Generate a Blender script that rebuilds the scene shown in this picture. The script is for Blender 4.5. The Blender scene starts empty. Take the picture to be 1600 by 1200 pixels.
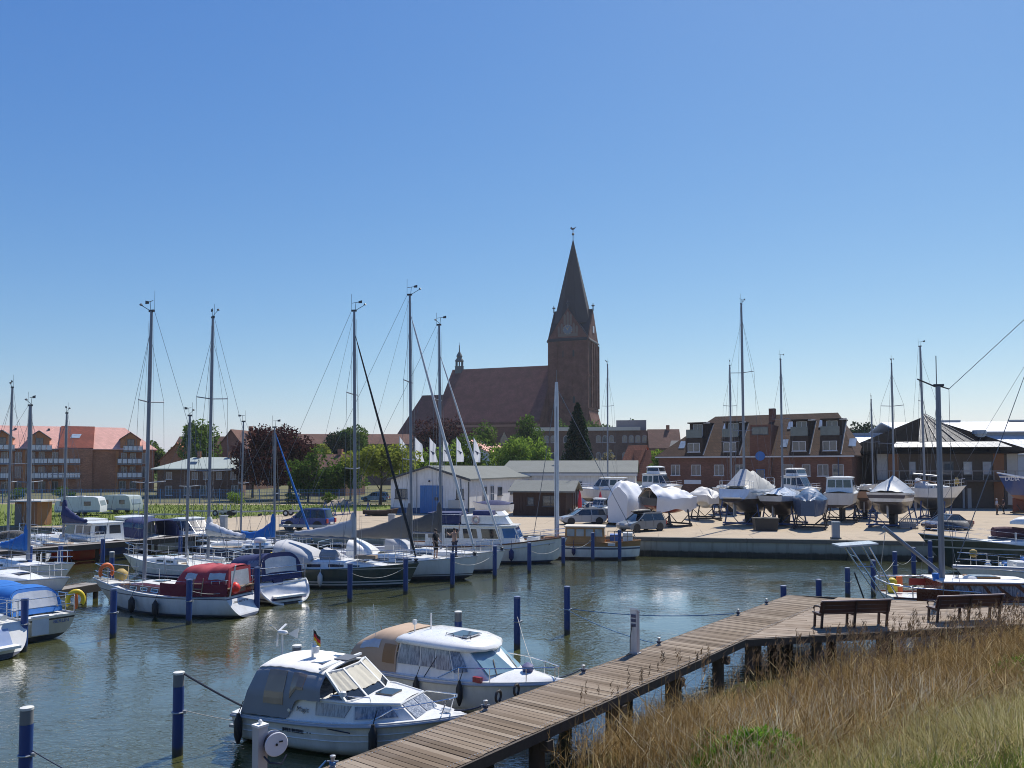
import bpy, math, random
import numpy as np
from mathutils import Vector as V, Matrix

random.seed(7)
rng = np.random.default_rng(7)
S = bpy.context.scene
C = S.collection
R = math.radians

# ------------------------------------------------------------------ camera, sky, sun
EYE = 5.7
FOC = 1250.0                       # focal length in pixels of a 1600 px wide frame
SHIFT = 80.0                       # the picture was straightened: part of the upward look is a lens shift
PITCH = math.atan((130 - SHIFT) / FOC)
MID = 600 + SHIFT
cam_d = bpy.data.cameras.new('camera')
cam_d.sensor_width = 36.0
cam_d.lens = FOC / 1600 * 36
cam_d.shift_y = SHIFT / 1600
cam_d.clip_end = 9000
cam = bpy.data.objects.new('camera', cam_d)
cam.location = (0, 0, EYE)
cam.rotation_euler = (math.pi / 2 + PITCH, 0, 0)
C.objects.link(cam)
S.camera = cam

SUN_EL, SUN_AZ = R(54), R(31)      # azimuth clockwise from +Y (the viewing direction)
world = bpy.data.worlds.new('World')
S.world = world
world.use_nodes = True
wn = world.node_tree
sky = wn.nodes.new('ShaderNodeTexSky')
sky.sky_type = 'NISHITA'
sky.sun_disc = False
sky.sun_elevation = SUN_EL
sky.sun_rotation = SUN_AZ
sky.air_density = 1.0
sky.dust_density = 0.25
sky.ozone_density = 3.0
sky.altitude = 0
bg = wn.nodes['Background']
bg.inputs['Strength'].default_value = 0.085
_sp = wn.nodes.new('ShaderNodeSeparateColor'); _cb = wn.nodes.new('ShaderNodeCombineColor')
wn.links.new(sky.outputs['Color'], _sp.inputs[0])
for _i, (_g, _k) in enumerate(((1.42, .455), (1.05, .855), (.55, 2.5))):      # film-like response of the clear blue
    _p = wn.nodes.new('ShaderNodeMath'); _p.operation = 'POWER'; _p.inputs[1].default_value = _g
    _m = wn.nodes.new('ShaderNodeMath'); _m.operation = 'MULTIPLY'; _m.inputs[1].default_value = _k
    wn.links.new(_sp.outputs[_i], _p.inputs[0]); wn.links.new(_p.outputs[0], _m.inputs[0]); wn.links.new(_m.outputs[0], _cb.inputs[_i])
wn.links.new(_cb.outputs[0], bg.inputs['Color'])

sun_d = bpy.data.lights.new('sun', 'SUN')
sun_d.energy = 4.6
sun_d.angle = R(0.53)
sun_d.color = (1.0, 0.95, 0.87)
sun = bpy.data.objects.new('sun', sun_d)
sdir = V((math.sin(SUN_AZ) * math.cos(SUN_EL), math.cos(SUN_AZ) * math.cos(SUN_EL), math.sin(SUN_EL)))
sun.rotation_euler = sdir.to_track_quat('Z', 'Y').to_euler()
sun.location = (0, 0, 60)
C.objects.link(sun)

S.view_settings.view_transform = 'Standard'
S.view_settings.look = 'None'
S.view_settings.exposure = 0.3
S.view_settings.gamma = 1.0
S.view_settings.use_curve_mapping = False
S.render.engine = 'CYCLES'
S.cycles.use_denoising = True
S.cycles.filter_width = 1.0
S.cycles.max_bounces = 6
S.cycles.transparent_max_bounces = 12
S.cycles.caustics_reflective = False
S.cycles.caustics_refractive = False

# ------------------------------------------------------------------ survey helpers: sight lines to world points
CP, SP = math.cos(PITCH), math.sin(PITCH)
def ray(u, v):
    a, b = (u - 800) / FOC, (MID - v) / FOC
    return V((a, CP - b * SP, SP + b * CP))
def gp(u, v, z=0.0):
    d = ray(u, v); t = (z - EYE) / d.z
    return V((d.x * t, d.y * t, z))
def dp(u, v, y):
    d = ray(u, v); t = y / d.y
    return V((d.x * t, y, EYE + d.z * t))
def zat(v, y):
    return dp(800, v, y).z
def proj(p):
    x, y, z = p[0], p[1], p[2] - EYE
    f = y * CP + z * SP
    return 800 + FOC * x / f, MID - FOC * (z * CP - y * SP) / f
def along(a, b, u, z=1.0):
    lo, hi = -0.5, 1.5
    fa = proj((*(V(a) + (V(b) - V(a)) * lo)[:2], z))[0] - u
    for _ in range(40):
        m = (lo + hi) / 2
        fm = proj((*(V(a) + (V(b) - V(a)) * m)[:2], z))[0] - u
        if (fm > 0) == (fa > 0): lo, fa = m, fm
        else: hi = m
    return V(a) + (V(b) - V(a)) * ((lo + hi) / 2)

# ------------------------------------------------------------------ mesh building
class MB:
    def __init__(s): s.v = []; s.f = []
    def add(s, vs, fs):
        o = len(s.v)
        s.v += [tuple(p) for p in vs]
        s.f += [tuple(i + o for i in f) for f in fs]
        return s
    def box(s, x0, x1, y0, y1, z0, z1):
        vs = [(x, y, z) for z in (z0, z1) for y in (y0, y1) for x in (x0, x1)]
        return s.add(vs, [(0, 2, 3, 1), (4, 5, 7, 6), (0, 1, 5, 4), (2, 6, 7, 3), (0, 4, 6, 2), (1, 3, 7, 5)])
    def bar(s, a, b, w, h, up=(0, 0, 1)):
        a, b = V(a), V(b); d = (b - a).normalized(); u = V(up)
        if abs(d.dot(u)) > .98: u = V((1, 0, 0))
        r = d.cross(u).normalized(); u = r.cross(d)
        vs = [p + r * i * w / 2 + u * j * h / 2 for p in (a, b) for i, j in ((-1, -1), (1, -1), (1, 1), (-1, 1))]
        return s.add(vs, [(3, 2, 1, 0), (4, 5, 6, 7), (0, 1, 5, 4), (1, 2, 6, 5), (2, 3, 7, 6), (3, 0, 4, 7)])
    def tube(s, pts, r, n=6):
        pts = [V(p) for p in pts]; k = len(pts)
        rs = r if isinstance(r, (list, tuple)) else [r] * k
        vs = []; ref = None
        for i, p in enumerate(pts):
            d = (pts[min(i + 1, k - 1)] - pts[max(i - 1, 0)]).normalized()
            if ref is None: ref = V((0, 0, 1)) if abs(d.z) < .9 else V((1, 0, 0))
            x = d.cross(ref)
            if x.length < 1e-4: x = d.cross(V((0, 1, .3)))
            x.normalize(); y = d.cross(x); ref = -y if False else ref
            vs += [p + (x * math.cos(2 * math.pi * j / n) + y * math.sin(2 * math.pi * j / n)) * rs[i] for j in range(n)]
        fs = [(i * n + j, i * n + (j + 1) % n, (i + 1) * n + (j + 1) % n, (i + 1) * n + j) for i in range(k - 1) for j in range(n)]
        fs += [tuple(range(n))[::-1], tuple(range((k - 1) * n, k * n))]
        return s.add(vs, fs)
    def lathe(s, prof, n=10, c=(0, 0, 0), axis='z'):
        vs = []
        for r, h in prof:
            for j in range(n):
                a = 2 * math.pi * j / n; p = (r * math.cos(a), r * math.sin(a), h)
                if axis == 'x': p = (p[2], p[0], p[1])
                if axis == 'y': p = (p[1], p[2], p[0])
                vs.append((p[0] + c[0], p[1] + c[1], p[2] + c[2]))
        k = len(prof)
        fs = [(i * n + j, i * n + (j + 1) % n, (i + 1) * n + (j + 1) % n, (i + 1) * n + j) for i in range(k - 1) for j in range(n)]
        fs += [tuple(range(n))[::-1], tuple(range((k - 1) * n, k * n))]
        return s.add(vs, fs)
    def prism(s, poly, lo, hi, axis='y'):
        """poly of 2-D points extruded along an axis ('y': poly is x,z; 'x': y,z; 'z': x,y)"""
        def P(p, t): return {'y': (p[0], t, p[1]), 'x': (t, p[0], p[1]), 'z': (p[0], p[1], t)}[axis]
        n = len(poly)
        vs = [P(p, lo) for p in poly] + [P(p, hi) for p in poly]
        fs = [tuple(range(n)), tuple(range(n, 2 * n))[::-1]] + [(i, i + n, (i + 1) % n + n, (i + 1) % n) for i in range(n)]
        return s.add(vs, fs)
    def rows(s, rows, close=False):
        n = len(rows[0]); vs = [p for r in rows for p in r]
        m = n if close else n - 1
        return s.add(vs, [(i * n + j, i * n + (j + 1) % n, (i + 1) * n + (j + 1) % n, (i + 1) * n + j)
                          for i in range(len(rows) - 1) for j in range(m)])
    def fn(s, f, u0=0, u1=1, v0=0, v1=1, n=8, m=8, off=0.0, th=0.0):
        """sheet sampled from f(u,v); off lifts it along the normal, th gives it thickness"""
        e = 1e-3
        def P(u, v, o):
            p = V(f(u, v))
            if not o: return p
            c = lambda a, s_: a + s_ * e if not (0 <= a <= 1) else min(1, max(0, a + s_ * e))
            du = V(f(c(u, 1), v)) - V(f(c(u, -1), v)); dv = V(f(u, c(v, 1))) - V(f(u, c(v, -1)))
            nn = du.cross(dv)
            return p + nn.normalized() * o if nn.length > 1e-12 else p
        us = [u0 + (u1 - u0) * i / n for i in range(n + 1)]; vs_ = [v0 + (v1 - v0) * j / m for j in range(m + 1)]
        top = [[P(u, v, off) for v in vs_] for u in us]
        if not th: return s.rows(top)
        bot = [[P(u, v, off - th) for v in vs_] for u in us]
        s.rows(top); s.rows([r[::-1] for r in bot])
        rim = [(i, 0) for i in range(n + 1)] + [(n, j) for j in range(1, m + 1)] + [(i, m) for i in range(n - 1, -1, -1)] + [(0, j) for j in range(m - 1, 0, -1)]
        return s.rows([[top[i][j], bot[i][j]] for i, j in rim + rim[:1]])
    def quad(s, a, b, c, d, th=0.0):
        a, b, c, d = map(V, (a, b, c, d))
        if not th: return s.add([a, b, c, d], [(0, 1, 2, 3)])
        n = (b - a).cross(d - a).normalized() * th
        return s.add([a, b, c, d, a - n, b - n, c - n, d - n],
                     [(0, 1, 2, 3), (7, 6, 5, 4), (0, 4, 5, 1), (1, 5, 6, 2), (2, 6, 7, 3), (3, 7, 4, 0)])
    def mesh(s, name, smooth=None):
        me = bpy.data.meshes.new(name); me.from_pydata(s.v, [], s.f)
        if smooth:
            me.polygons.foreach_set('use_smooth', [True] * len(me.polygons))
            me.set_sharp_from_angle(angle=R(smooth))
        me.update(); return me

def link(name, me, mat=None, parent=None, loc=None, rot=None):
    o = bpy.data.objects.new(name, me); C.objects.link(o)
    if mat is not None and me is not None and not me.materials: me.materials.append(mat)
    if parent is not None: o.parent = parent
    if loc is not None: o.location = loc
    if rot is not None: o.rotation_euler = rot
    return o
def put(name, mb, mat, parent=None, smooth=None, loc=None, rot=None, label=None):
    o = link(name, mb.mesh(name, smooth), mat, parent, loc, rot)
    if label: o['label'] = label
    return o
def tag(o, label, cat, group=None):
    o['label'] = label; o['category'] = cat
    if group: o['group'] = group
    return o
def thing(name, label, cat, loc=(0, 0, 0), rz=0.0, group=None):
    o = bpy.data.objects.new(name, None); C.objects.link(o)
    o.location = loc; o.rotation_euler = (0, 0, rz); o.empty_display_size = .3
    return tag(o, label, cat, group)
def dup(root, loc, rz=None, label=None, group=None):
    r = root.copy(); C.objects.link(r); r.location = loc
    if rz is not None: r.rotation_euler = (0, 0, rz)
    if label: r['label'] = label
    if group: r['group'] = group
    for ch in list(root.children):
        c = ch.copy(); C.objects.link(c); c.parent = r
        for g in list(ch.children):
            d = g.copy(); C.objects.link(d); d.parent = c
    return r
def setting(o, kind='structure'):
    o['kind'] = kind; return o
def lettering(text, size, mat, parent, loc, rot, name='lettering', ext=.002):
    cu = bpy.data.curves.new(name, 'FONT'); cu.body = text; cu.size = size; cu.extrude = ext
    cu.align_x = 'CENTER'; cu.align_y = 'CENTER'; cu.resolution_u = 3
    tmp = bpy.data.objects.new('tmp_text', cu); C.objects.link(tmp)
    bpy.context.view_layer.update()
    me = bpy.data.meshes.new_from_object(tmp.evaluated_get(bpy.context.evaluated_depsgraph_get()))
    bpy.data.objects.remove(tmp); me.name = name; me.materials.clear()
    return link(name, me, mat, parent, loc, rot)

# ------------------------------------------------------------------ materials
_mats = {}
def nt_mat(name):
    m = bpy.data.materials.new(name); m.use_nodes = True
    t = m.node_tree; return m, t, t.nodes['Principled BSDF']
def mixcol(t, fac, a, b, blend='MIX'):
    n = t.nodes.new('ShaderNodeMix'); n.data_type = 'RGBA'; n.blend_type = blend
    for s, x in ((0, fac), (6, a), (7, b)):
        if hasattr(x, 'links') or isinstance(x, bpy.types.NodeSocket): t.links.new(x, n.inputs[s])
        else: n.inputs[s].default_value = x if s == 0 else (*x[:3], 1)
    return n.outputs[2]
def noise(t, vec, scale, detail=4, rough=.55, dist=0):
    n = t.nodes.new('ShaderNodeTexNoise')
    n.inputs['Scale'].default_value = scale; n.inputs['Detail'].default_value = detail
    n.inputs['Roughness'].default_value = rough; n.inputs['Distortion'].default_value = dist
    if vec is not None: t.links.new(vec, n.inputs['Vector'])
    return n.outputs['Fac']
def ramp(t, fac, stops, mode='LINEAR'):
    n = t.nodes.new('ShaderNodeValToRGB'); n.color_ramp.interpolation = mode
    e = n.color_ramp.elements
    while len(e) < len(stops): e.new(.5)
    for k, (p, c) in zip(e, stops):
        k.position = p; k.color = (*c[:3], 1) if hasattr(c, '__len__') else (c, c, c, 1)
    t.links.new(fac, n.inputs['Fac']); return n.outputs['Color']
def mapping(t, src, scale=(1, 1, 1), rot=(0, 0, 0), loc=(0, 0, 0)):
    n = t.nodes.new('ShaderNodeMapping')
    n.inputs['Scale'].default_value = scale; n.inputs['Rotation'].default_value = rot; n.inputs['Location'].default_value = loc
    t.links.new(src, n.inputs['Vector']); return n.outputs['Vector']
def bump(t, h, strength, dist, bsdf):
    n = t.nodes.new('ShaderNodeBump'); n.inputs['Strength'].default_value = strength; n.inputs['Distance'].default_value = dist
    t.links.new(h, n.inputs['Height']); t.links.new(n.outputs['Normal'], bsdf.inputs['Normal'])
def objco(t): return t.nodes.new('ShaderNodeTexCoord').outputs['Object']
def sc(c, k): return tuple(min(1, max(0, x * k)) for x in c)

def M(name, col, rough=.55, metal=0.0, var=.15, scale=2.5, bmp=0.0, bscale=12, coat=0.0, spec=.5, grime=0.0):
    if name in _mats: return _mats[name]
    m, t, b = nt_mat(name); co = objco(t)
    n1 = noise(t, co, scale, 5, .6)
    c = mixcol(t, n1, sc(col, 1 - var), sc(col, 1 + var))
    if grime:
        g = ramp(t, noise(t, mapping(t, co, (3.5, 3.5, .5)), 1.6, 6, .65), [(.42, 0), (.72, 1)])
        f = t.nodes.new('ShaderNodeMath'); f.operation = 'MULTIPLY'; f.inputs[1].default_value = grime
        t.links.new(g, f.inputs[0])
        c = mixcol(t, f.outputs[0], c, (.10, .085, .06))
    t.links.new(c, b.inputs['Base Color'])
    r = ramp(t, noise(t, co, scale * 3, 3), [(.3, max(0, rough - .1)), (.7, min(1, rough + .1))])
    t.links.new(r, b.inputs['Roughness'])
    b.inputs['Metallic'].default_value = metal; b.inputs['Coat Weight'].default_value = coat
    b.inputs['Specular IOR Level'].default_value = spec
    if bmp: bump(t, noise(t, co, bscale, 4), bmp, .02, b)
    _mats[name] = m; return m

def cloth(name, col, trans=.5):
    if name in _mats: return _mats[name]
    m, t, b = nt_mat(name); t.nodes.remove(b)
    d = t.nodes.new('ShaderNodeBsdfDiffuse'); tr = t.nodes.new('ShaderNodeBsdfTranslucent'); mx = t.nodes.new('ShaderNodeMixShader')
    c = mixcol(t, noise(t, objco(t), 2.2, 4), sc(col, .92), sc(col, 1.06))
    t.links.new(c, d.inputs[0]); t.links.new(c, tr.inputs[0]); mx.inputs[0].default_value = trans
    t.links.new(d.outputs[0], mx.inputs[1]); t.links.new(tr.outputs[0], mx.inputs[2]); t.links.new(mx.outputs[0], t.nodes['Material Output'].inputs[0])
    _mats[name] = m; return m
def glass(name='window_glass', col=(.02, .03, .04), rough=.06):
    if name in _mats: return _mats[name]
    m, t, b = nt_mat(name)
    co = objco(t)
    c = mixcol(t, noise(t, co, 1.3, 2), sc(col, .6), sc(col, 1.6))
    t.links.new(c, b.inputs['Base Color']); b.inputs['Roughness'].default_value = rough
    b.inputs['Specular IOR Level'].default_value = .8; b.inputs['Coat Weight'].default_value = .3
    _mats[name] = m; return m

def brickmat(name, col, mortar, bw=.25, bh=.075, var=.35, mort=.012, rough=.85, tile=False, patch=.25):
    if name in _mats: return _mats[name]
    m, t, b = nt_mat(name); co = objco(t)
    sep = t.nodes.new('ShaderNodeSeparateXYZ'); t.links.new(co, sep.inputs[0])
    add = t.nodes.new('ShaderNodeMath'); t.links.new(sep.outputs[0], add.inputs[0]); t.links.new(sep.outputs[1], add.inputs[1])
    cb = t.nodes.new('ShaderNodeCombineXYZ'); t.links.new(add.outputs[0], cb.inputs[0]); t.links.new(sep.outputs[2], cb.inputs[1])
    br = t.nodes.new('ShaderNodeTexBrick'); t.links.new(cb.outputs[0], br.inputs['Vector'])
    br.inputs['Scale'].default_value = 1; br.inputs['Brick Width'].default_value = bw; br.inputs['Row Height'].default_value = bh
    br.inputs['Mortar Size'].default_value = mort; br.inputs['Mortar Smooth'].default_value = .3
    br.inputs['Color1'].default_value = (*sc(col, 1 - var), 1); br.inputs['Color2'].default_value = (*sc(col, 1 + var), 1)
    br.inputs['Mortar'].default_value = (*mortar, 1); br.inputs['Bias'].default_value = 0
    n = noise(t, co, .35, 6, .65)
    c = mixcol(t, ramp(t, n, [(.35, 0), (.7, 1)]), br.outputs['Color'], sc(col, 1 - patch * 1.6))
    t.links.new(c, b.inputs['Base Color']); b.inputs['Roughness'].default_value = rough
    b.inputs['Specular IOR Level'].default_value = .25
    bump(t, br.outputs['Fac'], -.5 if not tile else -.9, .01 if not tile else .04, b)
    _mats[name] = m; return m

def hullmat(name, bands, coat=.25, rough=.28, grime=.12):
    """bands: list of (upper z, colour) from below upwards; last one has no limit"""
    if name in _mats: return _mats[name]
    m, t, b = nt_mat(name); co = objco(t)
    sep = t.nodes.new('ShaderNodeSeparateXYZ'); t.links.new(co, sep.inputs[0])
    mr = t.nodes.new('ShaderNodeMapRange'); mr.inputs[1].default_value = -2; mr.inputs[2].default_value = 3
    t.links.new(sep.outputs[2], mr.inputs[0])
    stops = []; lo = -2.0
    for z, c in bands:
        stops.append(((lo + 2) / 5, c)); lo = z
    c = ramp(t, mr.outputs[0], stops, 'CONSTANT')
    n = noise(t, mapping(t, co, (1, 1, .25)), 2.2, 6, .65)
    f = ramp(t, n, [(.4, 0), (.8, grime * 3)])
    c = mixcol(t, f, c, (.16, .14, .10))
    t.links.new(c, b.inputs['Base Color']); b.inputs['Coat Weight'].default_value = coat
    t.links.new(ramp(t, n, [(.3, rough), (.8, rough + .2)]), b.inputs['Roughness'])
    bump(t, noise(t, co, 1.7, 2), .05, .05, b)
    _mats[name] = m; return m

def leafmat(name, stops, trans=.45):
    if name in _mats: return _mats[name]
    m, t, b = nt_mat(name); t.nodes.remove(b)
    g = t.nodes.new('ShaderNodeNewGeometry')
    c = ramp(t, g.outputs['Random Per Island'], stops)
    co = objco(t)
    c = mixcol(t, ramp(t, noise(t, co, .6, 3), [(.35, 0), (.7, .5)]), c, stops[0][1])
    d = t.nodes.new('ShaderNodeBsdfDiffuse'); tr = t.nodes.new('ShaderNodeBsdfTranslucent'); mx = t.nodes.new('ShaderNodeMixShader')
    t.links.new(c, d.inputs[0]); t.links.new(c, tr.inputs[0]); mx.inputs[0].default_value = trans
    t.links.new(d.outputs[0], mx.inputs[1]); t.links.new(tr.outputs[0], mx.inputs[2])
    t.links.new(mx.outputs[0], t.nodes['Material Output'].inputs[0])
    _mats[name] = m; return m

WHITE = (.78, .78, .76)
gel = M('white_gelcoat', (.78, .78, .75), .3, var=.04, coat=.25, grime=.10)
gelgrey = M('grey_gelcoat', (.52, .54, .55), .35, var=.05, coat=.2)
deckm = M('pale_deck', (.66, .66, .62), .55, var=.08, grime=.12)
alu = M('mast_alloy', (.20, .22, .26), .42, .45, var=.08, scale=1.2)
steel = M('stainless_steel', (.62, .63, .65), .22, .9, var=.05)
galv = M('galvanised_steel', (.38, .40, .42), .5, .6, var=.15)
blk = M('black_rubber', (.018, .018, .02), .6, var=.2)
darkm = M('dark_metal', (.05, .055, .065), .45, .3)
dglass = glass('tinted_glass', (.015, .02, .028))
wglass = glass('house_glass', (.03, .05, .075), .08)
curtain = M('curtained_glass', (.20, .23, .28), .25, var=.3, scale=7, coat=.6)
_t = curtain.node_tree; _b = _t.nodes['Principled BSDF']; _c = _b.inputs['Base Color'].links[0].from_socket      # light and shade of the curtain folds painted as stripes
_w = ramp(_t, noise(_t, mapping(_t, objco(_t), (26, 26, .6)), 1.0, 2), [(.40, 0), (.60, 1)])
_t.links.new(mixcol(_t, _w, mixcol(_t, .5, _c, (.05, .06, .09)), mixcol(_t, .35, _c, (.55, .57, .60))), _b.inputs['Base Color'])
wire = M('rigging_wire', (.16, .17, .19), .45, .5)
rope_b = M('blue_black_rope', (.03, .04, .07), .8)
rope_w = M('pale_rope', (.45, .44, .40), .85)
rope_bl = M('blue_rope', (.05, .16, .34), .8)
navy = M('navy_canvas', (.022, .032, .11), .8, var=.2, bmp=.25, bscale=5)
royal = M('royal_blue_canvas', (.012, .14, .46), .75, var=.15, bmp=.25, bscale=5)
redcan = M('wine_red_canvas', (.36, .045, .06), .8, var=.18, bmp=.3, bscale=4)
beige = M('beige_canvas', (.46, .33, .23), .8, var=.1, bmp=.25, bscale=4)
greycan = M('grey_canvas', (.27, .28, .295), .8, var=.12, bmp=.25, bscale=4)
taupe = M('taupe_canvas', (.16, .15, .14), .85, var=.15, bmp=.3, bscale=4)
palecan = M('pale_grey_canvas', (.42, .43, .45), .8, var=.08, bmp=.3, bscale=4)
whitetarp = M('white_tarpaulin', (.70, .71, .73), .55, var=.06, bmp=.5, bscale=3)
greytarp = M('grey_tarpaulin', (.30, .33, .37), .55, var=.12, bmp=.5, bscale=3)
clearfoil = M('milky_foil', (.46, .49, .53), .25, var=.2, bmp=.6, bscale=4, coat=.4)
mahog = M('varnished_mahogany', (.13, .035, .018), .28, var=.3, scale=5, coat=.5)
oak = M('varnished_oak', (.38, .18, .055), .35, var=.25, scale=5, coat=.4)
teak = M('weathered_teak', (.34, .25, .17), .7, var=.2, scale=6)
redp = M('signal_red', (.75, .03, .02), .45)
orangep = M('orange_plastic', (.75, .16, .04), .5)
yellowp = M('yellow_plastic', (.75, .55, .03), .5)
antif_d = (.02, .022, .028)
# ------------------------------------------------------------------ the setting
GZ = 1.15                                            # level of the quay and the yard
QA, QB = V((-20.5, 57.5)), V((26.0, 48.8))           # the quay edge
QD = (QB - QA).normalized(); QN = V((-QD.y, QD.x))
def quay_y(x): return QA.y + (x - QA.x) * QD.y / QD.x

def water_material():
    m, t, b = nt_mat('harbour_water'); co = objco(t)
    big = noise(t, co, .05, 3)
    c = mixcol(t, big, (.055, .060, .018), (.078, .083, .025))
    t.links.new(c, b.inputs['Base Color'])
    b.inputs['Roughness'].default_value = .035; b.inputs['IOR'].default_value = 1.33
    w1 = noise(t, mapping(t, co, (1, 1.5, 1), (0, 0, .35)), 2.1, 3, .5, .6)
    w2 = noise(t, mapping(t, co, (1, 1.7, 1), (0, 0, -.2)), 7.5, 2, .5, .4)
    w3 = noise(t, co, .22, 3, .5)
    f = t.nodes.new('ShaderNodeMath'); f.operation = 'MULTIPLY_ADD'; f.inputs[1].default_value = .42
    t.links.new(w2, f.inputs[0]); t.links.new(w1, f.inputs[2])
    st = ramp(t, w3, [(.38, .12), (.60, .85)])
    n = t.nodes.new('ShaderNodeBump'); n.inputs['Distance'].default_value = .04
    t.links.new(st, n.inputs['Strength']); t.links.new(f.outputs[0], n.inputs['Height'])
    t.links.new(n.outputs['Normal'], b.inputs['Normal']); t.links.new(n.outputs['Normal'], b.inputs['Coat Normal'])
    b.inputs['Coat Weight'].default_value = 1; b.inputs['Coat IOR'].default_value = 1.5; b.inputs['Coat Roughness'].default_value = .03
    return m
setting(put('water', MB().quad((-900, -60, 0), (900, -60, 0), (900, 70, 0), (-900, 70, 0)), water_material()))

def sand_material():
    m, t, b = nt_mat('sandy_concrete'); co = objco(t)
    a = noise(t, co, .18, 6, .65); g = noise(t, co, 3.0, 5, .6)
    c = mixcol(t, a, (.37, .295, .205), (.50, .415, .30))
    c = mixcol(t, ramp(t, g, [(.35, 0), (.75, .45)]), c, (.30, .245, .19))
    c = mixcol(t, ramp(t, noise(t, mapping(t, co, (.35, 1.6, 1)), .5, 5), [(.56, 0), (.74, .55)]), c, (.27, .23, .19))
    br = t.nodes.new('ShaderNodeTexBrick'); t.links.new(mapping(t, co, rot=(0, 0, .18)), br.inputs['Vector'])
    for k_, v_ in (('Scale', 1), ('Brick Width', 6), ('Row Height', 4), ('Mortar Size', .035), ('Mortar Smooth', .5)): br.inputs[k_].default_value = v_
    c = mixcol(t, ramp(t, br.outputs['Fac'], [(0, 0), (1, .6)]), c, (.17, .14, .11))
    c = mixcol(t, ramp(t, noise(t, co, .33, 3, .5, .8), [(.63, 0), (.70, .55)]), c, (.19, .16, .13))
    c = mixcol(t, ramp(t, noise(t, mapping(t, co, (.12, 2.4, 1), (0, 0, -.1)), 1.0, 2), [(.64, 0), (.70, .35)]), c, (.16, .14, .12))
    t.links.new(c, b.inputs['Base Color']); b.inputs['Roughness'].default_value = .9
    b.inputs['Specular IOR Level'].default_value = .2
    bump(t, g, .3, .02, b); return m
def turf_material(name, a, d, k):
    m, t, b = nt_mat(name); co = objco(t)
    c = mixcol(t, noise(t, co, .5, 6, .7), a, d)
    c = mixcol(t, ramp(t, noise(t, co, 3.5, 4), [(.4, 0), (.7, .6)]), c, k)
    t.links.new(c, b.inputs['Base Color']); b.inputs['Roughness'].default_value = 1
    b.inputs['Specular IOR Level'].default_value = .1
    bump(t, noise(t, co, 9, 4), .8, .08, b); return m
sandm = sand_material()
turfm = turf_material('meadow_turf', (.10, .15, .03), (.17, .22, .05), (.20, .18, .08))
def q2(x, off): p = V((x, quay_y(x))) + QN * off; return (p.x, p.y)
mb = MB(); fx = -2500
mb.add([(*q2(-900, .5), GZ), (*q2(900, .5), GZ), (6000, 7000, GZ), (-6000, 7000, GZ)], [(0, 1, 2, 3)])
setting(put('ground', mb, turf_material('town_ground', (.11, .12, .05), (.17, .16, .09), (.16, .14, .10))))
mb = MB()
mb.add([(*q2(-60, .5), GZ + .005), (*q2(70, .5), GZ + .005), (75, 104, GZ + .005), (-12, 108, GZ + .005), (-12, 99, GZ + .005), (-70, 101, GZ + .005)], [(0, 1, 2, 3, 4, 5)])
setting(put('yard', mb, sandm))
# green strip with the caravans
meadow = [(-62, 63.5), (-40, 61.5), (-31, 63), (-27.5, 68), (-24, 76), (-16, 83), (-6, 88), (-6, 96), (-70, 99)]
setting(put('meadow', MB().add([(x, y, GZ + .010) for x, y in meadow], [tuple(range(9))]), turfm))

def quay_material():
    m, t, b = nt_mat('quay_concrete'); co = objco(t)
    sep = t.nodes.new('ShaderNodeSeparateXYZ'); t.links.new(co, sep.inputs[0])
    n = noise(t, mapping(t, co, (1, 1, .2)), 1.3, 6, .7)
    z = t.nodes.new('ShaderNodeMath'); z.operation = 'MULTIPLY_ADD'; z.inputs[1].default_value = .35
    t.links.new(n, z.inputs[0]); t.links.new(sep.outputs[2], z.inputs[2])
    c = ramp(t, z.outputs[0], [(.0, (.03, .028, .018)), (.44, (.045, .042, .028)), (.54, (.24, .24, .20)), (.9, (.36, .36, .31))])
    c = mixcol(t, ramp(t, noise(t, mapping(t, co, (4, 4, .4)), 1.2, 5), [(.5, 0), (.75, .5)]), c, (.10, .095, .075))
    t.links.new(c, b.inputs['Base Color']); b.inputs['Roughness'].default_value = .85
    bump(t, n, .3, .03, b); return m
mb = MB()
qm = quay_material()
seg = 6.0; L = 180
quay = setting(bpy.data.objects.new('quay_wall', None)); C.objects.link(quay)
quay.location = (QA.x, QA.y, 0); quay.rotation_euler = (0, 0, math.atan2(QD.y, QD.x))
for i in range(-12, 22):
    x = i * seg
    wp = wp if i > -12 else MB().box(.012, seg - .012, .06, .5, -1.5, GZ - .24).mesh('wall_panel')
    link('wall_panel', wp, qm, quay, (x, 0, 0))
for i in range(-12, 22):
    x = i * seg
    cp_ = cp_ if i > -12 else MB().box(.015, seg - .015, 0, .52, GZ - .235, GZ + .02).mesh('coping_stone')
    link('coping_stone', cp_, M('coping_concrete', (.15, .14, .12), .85, var=.3, scale=.8, grime=.3), quay, (x, 0, 0))
# ------------------------------------------------------------------ near bank with reeds
BO, BL, BS = V((2.3, 15.95)), V((.846, .534)), V((.534, -.846))
def bank_z(s, l=0):
    h = .25 * s + .006 * s * s * (1 if s > 0 else -1)
    return h + .06 * math.sin(l * 1.3 + s) + .05 * math.sin(s * 2.1 - l * .7)
rows = []
for i in range(61):
    s = -5 + 19 * i / 60
    rows.append([(*(BO + BL * l + BS * s), bank_z(s, l)) for l in [-22 + 62 * j / 90 for j in range(91)]])
bank = setting(put('bank', MB().rows(rows), turf_material('bank_soil', (.07, .058, .026), (.11, .09, .04), (.05, .058, .02)), smooth=60))

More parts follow.
